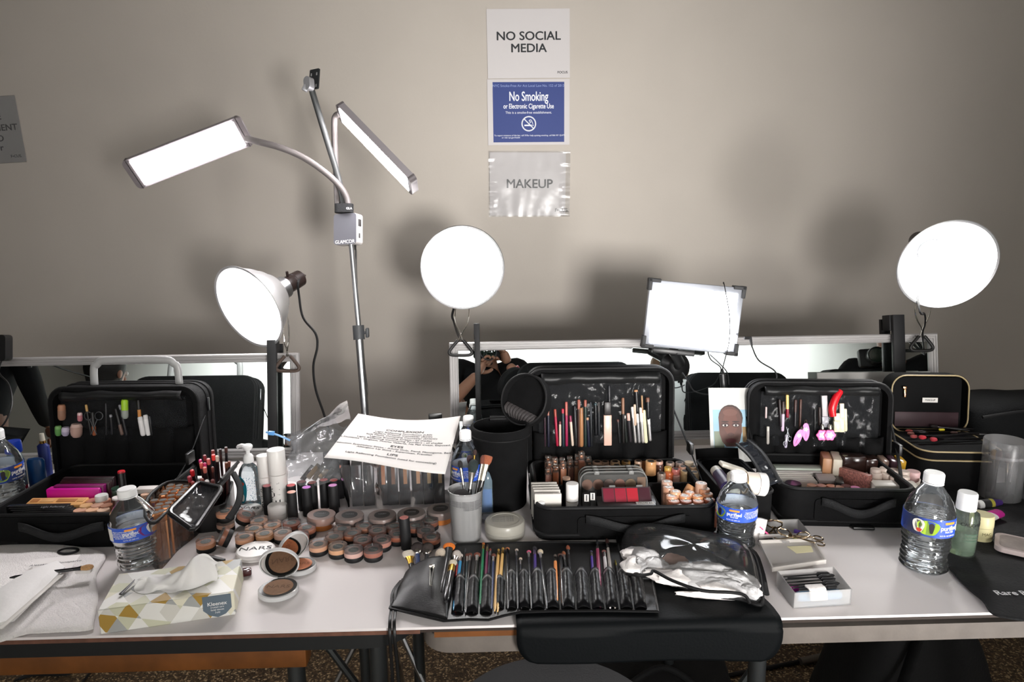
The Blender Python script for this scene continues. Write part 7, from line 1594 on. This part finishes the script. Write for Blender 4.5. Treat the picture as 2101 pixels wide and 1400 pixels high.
t = thing('spatula', 'long pale spatula sticking out of the translucent paper sleeve', 'spatula', aim(tb(0, 1291, hT+.016), tb(126, 1180, hT+.018), side=(0, 0, 1))); Ls = (tb(126, 1180, hT+.018)-tb(0, 1291, hT+.016)).length
MB().box((0, 0, Ls/2), (.002, .007, Ls), bev=.0008).build('blade', pm('pale_plastic', (224, 220, 214), .35), t)
solo(MB().box((0, 0, 0), (.024, .010, .006), bev=.002), 'cotton', COT, 'tiny white sponge on the towel below the tan brush', 'sponge', TR(tb(172, 1172, hT+.004)) @ RZ(5))
solo(MB().tube([(math.cos(a)*.016, math.sin(a)*.010, 0) for a in (2*PI*i/28 for i in range(28))], .0022, 8, closed=True), 'hair_tie', MBLK, 'black hair tie lying in front of the left case', 'hair tie', TR(tb(140, 1131, hT*.6)))
solo(MB().box((0, 0, 0), (.055, .008, .006), bev=.002), 'black_pencil', BLK, 'black pencil lying behind the tissue box pointing at the pots', 'pencil', TR(tb(436, 1145, .004)) @ RZ(-26)); solo(MB().box((0, 0, 0), (.016, .012, .012), bev=.003), 'nail_polish', pm('dark_wine', (66, 24, 26), .2, coat=.5), 'tiny dark red bottle behind the corner of the tissue box', 'bottle', TR(tb(506, 1174, .007)) @ RZ(20))
# bottles at the left edge
p = tb(40, 1010); s = mpp(p)
t = thing('clear_bottle', 'clear bottle with blue cap and red base at left edge', 'bottle', TR(p)); r = 16*s; Hq = ztop(p, 905)-T
MB().lathe([(r, 0), (r, Hq*.62), (r*.8, Hq*.74), (r*.6, Hq*.78)], 30, cap1=False).build('bottle_body', film('blue_bottle_plastic', (190, 220, 240), .25, .15), t); MB().lathe([(r*1.01, .003), (r*1.01, Hq*.14)], 30).build('red_label', pm('red_label', (170, 24, 54), .4), t); wtext('RIJ', r*1.3, r*1.02, Hq*.32, 0, WINK, t, sx=.7); MB().lathe([(r*.92, Hq*.78), (r*.95, Hq*.8), (r*.93, Hq*.97), (r*.85, Hq), (0, Hq)], 30).build('cap', pm('cap_blue', (28, 66, 190), .4), t)
p = tb(80, 1000); s = mpp(p)
t = thing('blue_bottle', 'teal and blue shaded flat bottle at left behind the case strap', 'bottle', TR(p)); Hq = ztop(p, 940)-T
MB().lathe([(17*s, 0), (18*s, .003), (17*s, Hq*.9), (14*s, Hq*.98), (4*s, Hq)], 28, sy=.55).build('bottle_body', pm('blue_teal', (24, 74, 130), .3), t)
p = tb(97, 978); t = thing('navy_tube', 'navy blue tube with gold neck at left behind the case', 'cosmetic tube', TR(p)); s = mpp(p); Hq = ztop(p, 890)-T
MB().lathe([(12*s, 0), (12*s, Hq*.72), (6*s, Hq*.78)], 24, sy=.6).build('tube_body', pm('navy', (30, 44, 110), .4), t); MB().lathe([(6*s, Hq*.78), (6*s, Hq*.84)], 20).build('gold_neck', GOLD, t); MB().lathe([(5*s, Hq*.84), (4*s, Hq), (0, Hq)], 20).build('cap', pm('putty', (190, 184, 170), .5), t)
# dark panel at the top left edge, with cords
m = fr(at_d(-14, 714, 1.62), x=RT, z=-FW)
t = thing('panel_light', 'black panel light seen from its edge at the left border, clipped on the mirror', 'lamp', m); MB().prism(rrect(.075, .062, .008), -.012, .012).build('panel_body', BLK, t); MB().box((.01, .004, .0125), (.022, .03, .002), bev=.0008).build('amber_window', pm('peach_window', (206, 150, 120), .4), t)
i2 = m.inverted(); MB().tube([i2 @ q for q in spl([at_d(4, 738, 1.62), at_d(-2, 765, 1.56), at_d(18, 790, 1.52), at_d(24, 830, 1.5), at_d(8, 870, 1.48), at_d(-20, 890, 1.48)])], .002, 6).build('cord', CORD, t); MB().tube([V((0, -.03, 0)), V((0, -.05, .005))], .006, 8).build('clip', BLK, t)

# ------------------------------------------------------------------ floor things
p = on_z(1140, 1490, .60); t = thing('stool', 'round grey-topped stool in the foreground at the bottom edge', 'stool', V((p.x, p.y, 0)))
MB().lathe([(.150, .562), (.168, .568), (.170, .588), (.160, .599), (0, .602)], 56).build('seat', pm('grey_vinyl_seat', (104, 104, 106), .6, bump=.3, bscale=300), t); MB().lathe([(.169, .565), (.172, .572), (.171, .582)], 56, cap0=False, cap1=False).build('seat_band', MBLK, t)
for a in (45, 135, 225, 315): MB().tube([(math.cos(rad(a))*.11, math.sin(rad(a))*.11, .562), (math.cos(rad(a))*.17, math.sin(rad(a))*.17, .0)], .012, 10).build('leg', MBLK, t)
MB().tube([(math.cos(a)*.148, math.sin(a)*.148, .2) for a in (2*PI*i/40 for i in range(40))], .008, 8, closed=True).build('foot_ring', MBLK, t)
def under(px, py, y, z0=0): q = on_y(px, py, y); return q
t = thing('backpack', 'dark backpack slumped on the floor under the table at right', 'bag', V((.98, 1.40, 0)))
b = softbox(.46, .34, .50, 8, .10, 3)
for v in b.b.verts: k_ = v.co.z/.5; v.co.x *= 1-.55*k_**1.5; v.co.y *= 1-.4*k_; v.co.x -= .02*k_
b.build('bag_body', pm('near_black_fabric', (12, 12, 13), .9, bump=.5, bscale=200), t, sub=1); MB().tube(spl([V((-.2, -.13, .03)), V((-.17, -.17, .2)), V((-.08, -.12, .4)), V((0, -.05, .49))]), .016, 8, flat=.3).build('strap', WEB, t)
MB().tube(spl([V((.01, -.16, .30)), V((.02, -.18, .285)), V((.035, -.17, .30)), V((.03, -.16, .32))]), .0025, 6).build('pink_loop', pm('pink_loop', (150, 40, 60), .5), t)
t = thing('floor_bag', 'black bag lying on the floor behind the leatherette mat', 'bag', V((.42, 1.62, 0))); softbox(.42, .3, .2, 5, .1).build('bag_body', pm('near_black_fabric', (12, 12, 13), .9, bump=.5, bscale=200), t, sub=1); MB().tube(spl([V((-.1, -.12, .17)), V((0, -.13, .24)), V((.1, -.12, .17))]), .008, 8).build('handle', WEB, t)
def fl_(px, py, z=.006): return on_z(px, py, z)
t = thing('power_cord', 'black power cord with silver connector and blue plug on the floor at right', 'cord', V((0, 0, 0)))
c1 = [on_y(1500, 1385, 1.55), on_y(1560, 1372, 1.55), on_y(1645, 1356, 1.55)]
zf = .0
fc = [fl_(1430, 1398), fl_(1560, 1374), fl_(1640, 1358)]
MB().tube(spl(fc), .006, 8).build('cable', CORD, t); MB().tube([fl_(1642, 1358, .012), fl_(1690, 1348, .012)], .011, 14).build('silver_connector', pm('dull_silver', (130, 124, 116), .4, metal=.8), t); MB().tube([fl_(1690, 1348, .012), fl_(1722, 1345, .014)], .007, 8).build('cable_end', CORD, t)
MB().box((0, 0, 0), (.058, .05, .036), m=TR(fl_(1741, 1345, .022)), bev=.006).build('blue_plug', pm('plug_blue', (24, 34, 120), .45), t); MB().tube(spl([fl_(1760, 1345, .02), fl_(1800, 1342, .02), fl_(1860, 1350, .015)]), .012, 8).build('cable', CORD, t)
t = thing('floor_cable', 'thin black cables curling on the floor under the left table', 'cable', V((0, 0, 0)))
MB().tube(spl([fl_(30, 1398), fl_(60, 1384), fl_(110, 1372), fl_(150, 1368), fl_(140, 1384), fl_(70, 1386), fl_(40, 1395)]), .004, 6).build('cable', CORD, t); MB().tube(spl([fl_(165, 1365), fl_(195, 1362), fl_(185, 1380), fl_(170, 1400)]), .004, 6).build('cable', CORD, t)
t = thing('hanging_cable', 'thin cable hanging below the table right of the mat', 'cable', V((0, 0, 0))); MB().tube(spl([on_y(1908, 1285, 1.4), on_y(1912, 1300, 1.42), on_y(1920, 1330, 1.45), on_z(1930, 1390, .005)]), .003, 6).build('cable', CORD, t)
# ------------------------------------------------------------------ people, seen in the mirrors
def refl(P): return P-nrm*(2*(P-ref).dot(nrm))
def vp(px, py, d): return refl(at_d(px, py, d))
def skin(name, chain, mat, parent, root=0, sub=2):
    """chain: list of (point, radius, index of the joint it grows from)"""
    me = bpy.data.meshes.new(name); me.from_pydata([tuple(c[0]) for c in chain], [(i, c[2]) for i, c in enumerate(chain) if c[2] is not None], [])
    o = bpy.data.objects.new(name, me); COL.objects.link(o); me.materials.append(mat); o.parent = parent
    md = o.modifiers.new('skin', 'SKIN'); md.use_smooth_shade = True; md.branch_smoothing = .6
    if not me.skin_vertices: me.attributes  # layer is made with the modifier
    for i, v in enumerate(me.skin_vertices[0].data):
        r = chain[i][1]; v.radius = (r, r) if not isinstance(r, tuple) else r; v.use_root = (i == root)
    sb = o.modifiers.new('sub', 'SUBSURF'); sb.levels = sub; sb.render_levels = sub
    return o
SKL = pm('light_skin', (196, 146, 122), .5, sub=.1); SKD = pm('tan_skin', (150, 104, 84), .5, sub=.1)
TEE = pm('black_tshirt', (19, 20, 23), .9, bump=.4, bscale=250); TRS = pm('dark_trousers', (24, 25, 30), .9); SHOE = pm('black_shoe', (18, 18, 19), .6)
def mid(a, b, t=.5): return V(a)*(1-t)+V(b)*t
def figure(name, label, hd, fwd, shirt, skinm, hairm, hands, shrug=0, seated=None, hairlen=.0, stoop=0.0, long=False, head_fwd=0):
    """hd: centre of the head; fwd: facing; hands: two targets (left, right) in world space"""
    fwd = V(fwd); fwd.z = 0; fwd.normalize(); sd = V((0, 0, 1)).cross(fwd)      # sd: the figure's left
    o0 = V((hd.x, hd.y, 0))-fwd*(head_fwd)
    t = thing(name, label, 'person', TR(o0)); W = lambda f, s, z: fwd*f+sd*s+V((0, 0, z))
    H = hd-o0; hz = hd.z
    neck = H-V((0, 0, .15))-fwd*.035; chest = neck-V((0, 0, .19))-fwd*(.02+stoop*.5); belly = chest-V((0, 0, .19))-fwd*(stoop*.5); pel = belly-V((0, 0, .16))-fwd*(stoop*.2)
    shl = neck-V((0, 0, .055-shrug))+sd*.175-fwd*.03; shr = neck-V((0, 0, .055-shrug))-sd*.175-fwd*.03
    ch = [(pel, .125, None), (belly, .115, 0), (chest, .125, 1), (neck, .054, 2), (H-V((0, 0, .075))+fwd*.01, .06, 3), (H, .088, 4), (H+V((0, 0, .075))-fwd*.01, .075, 5)]
    sh = [(pel, .135, None), (belly, .128, 0), (chest, .142, 1), (neck-V((0, 0, .03-shrug*.5)), .088, 2)]
    def arm(s, hand):
        S = shl if s > 0 else shr; hv = hand-o0; d = hv-S; L1, L2 = .29, .26; D = min(d.length, L1+L2-.01); a = (L1*L1-L2*L2+D*D)/(2*D); hgt = math.sqrt(max(1e-4, L1*L1-a*a))
        dn = d.normalized(); pole = (V((0, 0, -1))+sd*s*.55); pole = (pole-dn*pole.dot(dn)).normalized(); el = S+dn*a+pole*hgt
        wr = el+(hv-el).normalized()*L2
        i = len(ch); ch.extend([(S, .058, 2), (mid(S, el), .047, i), (el, .040, i+1), (mid(el, wr, .4), .039, i+2), (wr, .026, i+3)])
        j = len(sh); sh.extend([(S, .07, 2), (mid(S, el, .75), .064, j)])
        if long: sh.extend([(el, .054, j+1), (mid(el, wr, .45), .052, j+2), (mid(el, wr, .92), .042, j+3)])
        return el, wr
    eL, wL = arm(1, hands[0]); eR, wR = arm(-1, hands[1])
    for s in (1, -1):
        hip = pel+sd*s*.09-V((0, 0, .05))
        if seated: kn = hip+fwd*.42+sd*s*.05; an = V((kn.x, kn.y, .09))+fwd*.02
        else:
            an = W(-.02-stoop*.5, s*.14, .08); kn = mid(hip, an, .5)+fwd*(.04+stoop*.35); 
        i = len(ch); ch.extend([(hip, .088, 0), (mid(hip, kn), .076, i), (kn, .056, i+1), (mid(kn, an, .3), .055, i+2), (an, .036, i+3), (an+fwd*.09-V((0, 0, .05)), .032, i+4)])
    skin('body', ch, skinm, t)
    skin('shirt', sh, shirt, t)
    tr = [(pel-V((0, 0, .0)), .132, None)]
    for s in (1, -1):
        i0 = 7+10+(0 if s > 0 else 6); pts = [ch[i0+k][0] for k in range(5)]
        i = len(tr); tr.extend([(pts[0], .1, 0), (pts[1], .088, i), (pts[2], .07, i+1), (pts[3], .066, i+2), (pts[4]+V((0, 0, .03)), .056, i+3)])
        MB().sphere(pts[4]+fwd*.07-V((0, 0, .04)), .05, 1.0, 1.0, .8, m=Matrix.Identity(4)).sphere(pts[4]+fwd*.0-V((0, 0, .04)), .045, 1, 1, .85).build('shoe', SHOE, t)
    skin('trousers', tr, TRS, t)
    hm = fr(H, x=sd, z=(0, 0, 1))          # local y = z x x ... back of the head is +y or -y
    yb = -1 if (hm.to_3x3().col[1]).dot(fwd) > 0 else 1
    for s in (-1, 1):
        MB().sphere(hm @ V((s*.032, -yb*.080, .008)), .013).build('eye', pm('eye_white', (230, 226, 222), .2), t); MB().sphere(hm @ V((s*.032, -yb*.0905, .008)), .006).build('iris', pm('iris', (50, 34, 26), .2), t)
        MB().sphere(hm @ V((s*.085, yb*.01, -.005)), .028, .35, .7, 1.0).build('ear', skinm, t)
    MB().tube([hm @ V((0, -yb*.084, .012)), hm @ V((0, -yb*.103, -.018)), hm @ V((0, -yb*.093, -.03))], [.008, .015, .011], 10).build('nose', skinm, t)
    MB().sphere(hm @ V((0, -yb*.083, -.055)), .022, 1, .4, .3).build('mouth', pm('lips', (160, 84, 80), .5), t)
    hb = MB(); hb.sphere((0, 0, 0), 1, u=28, v=18)
    for v in list(hb.b.verts):
        q = v.co.copy(); f = 1+.03*noise.noise(q*5); v.co = hm @ V((q.x*.098*f, yb*.016+q.y*.103*f, .028+q.z*.098*f))
        loc = hm.inverted() @ v.co
        if loc.y*yb < -.035 and loc.z < .055: v.co = hm @ V((loc.x*.88, -yb*.045, max(loc.z, .03)))
        elif loc.z < -.02 and hairlen > 0: v.co = v.co-V((0, 0, hairlen*min(1, (-.02-loc.z)/.05)))
    hb.build('hair', hairm, t, sub=1)
    return t, o0, wL, wR, sd, fwd, ch
def hand(t, wr, d, palm_n, thumb_side, skinm, curl, spread=.2, name='hand'):
    """wr: wrist, d: towards the fingers, palm_n: way the palm faces"""
    d = V(d).normalized(); pn = V(palm_n); pn = (pn-d*pn.dot(d)).normalized(); sx = d.cross(pn)*thumb_side
    ch = [(wr, .026, None), (wr+d*.035, (.036, .020), 0), (wr+d*.075, (.042, .018), 1)]
    o = skin(name, ch, skinm, t)
    for k, (off, L, r) in enumerate(((.030, .070, .0088), (.010, .078, .009), (-.010, .072, .0087), (-.029, .058, .008))):
        p = wr+d*.075+sx*off; cl_ = curl*(1+.12*k); dd = d+sx*off*spread*6; dd.normalize(); pts = [(p-dd*.012, r*1.1, None)]; q = p; a = 0
        for j, f in enumerate((.45, .32, .26)):
            a += cl_*(.7 if j == 0 else 1); q = q+(dd*math.cos(a)+pn*math.sin(a))*L*f; pts.append((q, r*(1-.08*j), j))
        skin('finger', pts, skinm, t)
    p = wr+d*.022+sx*.030; td = (d*.55+sx*.65+pn*.35).normalized(); 
    skin('thumb', [(p-td*.008, .0125, None), (p+td*.030, .0105, 0), (p+td*.030+(d*.8+sx*.25+pn*.3).normalized()*.030, .009, 1)], skinm, t)
HAIRB = pm('dark_hair', (24, 20, 19), .6, bump=.6, bscale=200); HAIRT = pm('tan_hair', (128, 98, 74), .7, bump=.6, bscale=200)
# the photographer's camera
bk = -FW; c0 = CAM+bk*.022
m = fr(c0, x=RT, z=FW)
t = thing('photo_camera', 'black photo camera held up by the photographer facing the mirror', 'camera', m)
MB().lathe([(.040, 0), (.043, .0), (.044, -.02), (.042, -.05), (.043, -.055), (.043, -.075), (.036, -.085), (.033, -.10)], 44, cap0=False).build('lens_barrel', BLK, t)
MB().lathe([(.0385, -.001), (.0385, -.003), (.036, -.006)], 44, cap0=False, cap1=False).build('lens_ring', pm('lens_grey', (120, 124, 128), .3, metal=.6), t)
MB().lathe([(.0362, -.010), (.026, -.0065), (.012, -.0052), (0, -.005)], 40).build('front_glass', pm('lens_glass', (16, 34, 26), .02, coat=1), t)
MB().box((0, -.002, -.125), (.138, .092, .052), bev=.012).build('camera_body', MBLK, t); MB().box((0, .052, -.125), (.05, .03, .045), bev=.01).build('viewfinder', MBLK, t); MB().box((-.062, -.005, -.112), (.03, .08, .05), bev=.012).build('grip', MBLK, t)
hdp = CAM+bk*.26+V((0, 0, .10))
lw = CAM+bk*.075-V((0, 0, .115))+RT*-.055; rw = CAM+bk*.12+RT*.105-V((0, 0, .062))
# in the mirror his left arm comes up from the left of the picture: the figure faces the mirror, its left is the picture's left
t, o0, wL, wR, sd, fw2, ch = figure('person', 'person in black T-shirt photographing the mirror, red band on one wrist', hdp, FW, TEE, SKL, HAIRB, (lw, rw), stoop=.22, head_fwd=.10, shrug=.055)
hand(t, wL, (CAM+bk*.07-V((0, 0, .055))+RT*-.02)-o0-wL, (CAM+bk*.06)-o0-wL+RT*.02, -1, SKL, .55)
hand(t, wR, (CAM+bk*.10+RT*.065+V((0, 0, .03)))-o0-wR, -RT*.9+FW*.3, 1, SKL, .6)
ax = (wR-ch[7+5+3][0]).normalized(); wb = mid(ch[7+5+3][0], wR, .72)
MB().tube([wb-ax*.009, wb+ax*.009], .038, 28).build('red_wristband', pm('red_band', (230, 40, 62), .4), t)
# second photographer at the right, a seated model, people across the room, one of them added
def simple(label, px, py, vd, fwd, shirt, skinm, hairm, seated=None, hands=None, hairlen=0, name='person', long=True):
    hd = vp(px, py, vd); f = V(fwd).normalized(); s_ = V((0, 0, 1)).cross(f)
    hands = hands or (hd+f*.18+s_*.2-V((0, 0, .62)), hd+f*.18-s_*.2-V((0, 0, .62)))
    if seated: hands = (hd+f*.28+s_*.12-V((0, 0, .52)), hd+f*.28-s_*.12-V((0, 0, .52)))
    r_ = figure(name, label, hd, f, shirt, skinm, hairm, hands, seated=seated, hairlen=hairlen, long=long)
    t, o0, wL, wR, sd, fw2, ch = r_
    for s, w in ((1, wL), (-1, wR)): hand(t, w, f*.5-V((0, 0, .8)), -sd*s, 1 if s < 0 else -1, skinm, .35)
    if seated:
        zs = ch[0][0].z-.13; st = thing('stool', seated, 'stool', TR(o0.x, o0.y, 0)); MB().lathe([(.15, zs-.05), (.16, zs-.04), (.16, zs-.012), (.13, zs)], 36, m=TR(ch[0][0].x, ch[0][0].y, 0)).build('seat', MBLK, st)
        for a in (45, 135, 225, 315): MB().tube([(ch[0][0].x+math.cos(rad(a))*.1, ch[0][0].y+math.sin(rad(a))*.1, zs-.05), (ch[0][0].x+math.cos(rad(a))*.16, ch[0][0].y+math.sin(rad(a))*.16, 0)], .011, 8).build('leg', MBLK, st)
    return r_
r2 = simple('person in black standing at right across the table with a camera at chest', 1815, 655, 3.45, (-.35, 1, 0), TEE, SKD, HAIRB)
q = vp(1797, 728, 3.28)
t = thing('photo_camera', 'black camera hanging at the chest of the person standing at right', 'camera', fr(q, x=(1, .3, 0), z=(-.3, 1, 0)))
MB().lathe([(.036, .0), (.04, 0), (.041, -.05), (.035, -.07)], 36, cap0=False).build('lens_barrel', BLK, t); MB().lathe([(.034, -.006), (.015, -.002), (0, -.001)], 30).build('front_glass', pm('lens_glass', (16, 34, 26), .02, coat=1), t); MB().box((0, 0, -.095), (.13, .09, .05), bev=.012).build('camera_body', MBLK, t)
simple('seated person with tan hair turned away from the mirror behind the LED panel', 1368, 768, 3.45, (-.5, -1, 0), pm('brown_black_top', (34, 26, 27), .9), SKL, HAIRT, seated='black stool under the seated person with tan hair')
simple('seated person with dark hair and black top across from the left mirror', 224, 766, 3.5, (.3, -1, 0), TEE, SKD, HAIRB, seated='black stool under the seated person with dark hair', hairlen=.10)
simple('added person in black, a dark mass for the far left end of the mirror', 15, 655, 4.0, (.2, -1, 0), TEE, SKD, HAIRB)  # added figure, darkens the reflection at the left mirror's end
k = [o for o in bpy.data.objects if o.get('label', '').startswith('seated person with dark hair')][0]
for (x, y, lab) in ((478, 884, 'blue tape strip on the far wall, left of two'), (506, 870, 'blue tape strip on the far wall, right of two')):
    d = at_d(x, y, 1)-CAM; rd_ = d-nrm*(2*d.dot(nrm)); o_m = CAM+d*((ref-CAM).dot(nrm)/d.dot(nrm)); hitp = o_m+rd_*((Y0+.004-o_m.y)/rd_.y)
    solo(MB().box((0, 0, 0), (.035, .001, .09)), 'blue_tape', pm('blue_tape', (36, 84, 190), .6), lab, 'tape', TR(hitp) @ RY(-12), 'blue tape strips')
# ------------------------------------------------------------------ pieces of parts go one level deeper
NEST = {'water_bottle': {'lettering': 'label', 'label_picture': 'label', 'label_banner': 'label', 'barcode_panel': 'label', 'label_back': 'label'},
 'makeup_case': {'pocket': 'lid', 'vinyl_cover': 'lid', 'cover_flap': 'lid', 'zipper': 'lid', 'zipper_pull': 'lid', 'lid_lining': 'lid', 'piping': 'tray', 'lower_piping': 'tray', 'front_panel': 'tray', 'front_handle': 'tray', 'divider': 'tray', 'foot': 'tray', 'buckle': 'strap'},
 'lamp_stand': {'bar_diffuser': 'bar_housing', 'bar_end': 'bar_housing', 'front_plate': 'control_box', 'switch': 'control_box', 'phone_joint': 'phone_arm', 'phone_plate': 'phone_arm', 'joint_screw': 'phone_arm', 'plate_slot': 'phone_arm', 'height_clamp': 'lower_pole'},
 'open_compact': {'mirror': 'lid', 'black_tray': 'base', 'powder_pan': 'base', 'lettering': 'base'}, 'powder_compact': {'lettering': 'lid', 'latch': 'base'},
 'concealer_pot': {'lettering': 'label_disc'}, 'powder_pot': {'lettering': 'label_disc'}, 'hand_sanitizer': {'label_emblem': 'label', 'pump_head': 'pump_collar', 'gel_beads': 'gel'},
 'tissue_box': {'lettering': 'badge', 'opening_film': 'carton'}, 'train_case': {'lid_piping': 'lid', 'maroon_panel': 'lid', 'lid_lining': 'lid', 'name_label': 'lid', 'zipper_pull': 'lid', 'gold_piping': 'case_body'},
 'cylinder_case': {'lid_rim': 'lid', 'elastic_pouch': 'lid', 'zipper': 'case_body'}, 'clamp_lamp': {'neck_ring': 'reflector', 'grip': 'spring_wire'}, 'photo_card': {'print_patch': 'photo_print', 'print_hair': 'photo_print', 'print_face': 'photo_print', 'print_cheek': 'photo_print', 'print_brow': 'photo_print', 'print_lid': 'photo_print', 'print_eye': 'photo_print', 'print_pupil': 'photo_print', 'print_eyebrow': 'photo_print', 'print_nose': 'photo_print', 'print_lips': 'photo_print'},
 'person': {'finger': 'hand', 'thumb': 'hand', 'eye': 'body', 'iris': 'body', 'ear': 'body', 'nose': 'body', 'mouth': 'body'}, 'mascara_wand': {'spoolie': 'stem'}, 'snap_clip': {'flower_print': 'clip_body', 'groove': 'clip_body'}, 'charm_clip': {'flower_print': 'charm_face'},
 'clear_palette': {'powder_disc': 'inner_tray', 'powder_square': 'inner_tray', 'clasp': 'rim'}, 'brush_cup': {'lettering': 'cup_body'}, 'photo_camera': {'front_glass': 'lens_barrel', 'lens_ring': 'lens_barrel', 'grip': 'camera_body', 'viewfinder': 'camera_body'}}
def ctr(o):
    if not o.data.vertices: return V()
    s_ = V()
    for v in o.data.vertices: s_ += v.co
    return o.matrix_basis @ (s_/len(o.data.vertices))
for root in [o for o in bpy.data.objects if o.parent is None]:
    rule = NEST.get(root.name.split('.')[0])
    if not rule: continue
    kids = list(root.children); base = lambda o: o.name.split('.')[0]
    for ch in kids:
        tgt = rule.get(base(ch))
        if not tgt: continue
        c = [k for k in kids if base(k) == tgt and k is not ch]
        if not c: continue
        best = min(c, key=lambda k: (ctr(k)-ctr(ch)).length)
        ch.parent = best; ch.matrix_parent_inverse = best.matrix_basis.inverted()
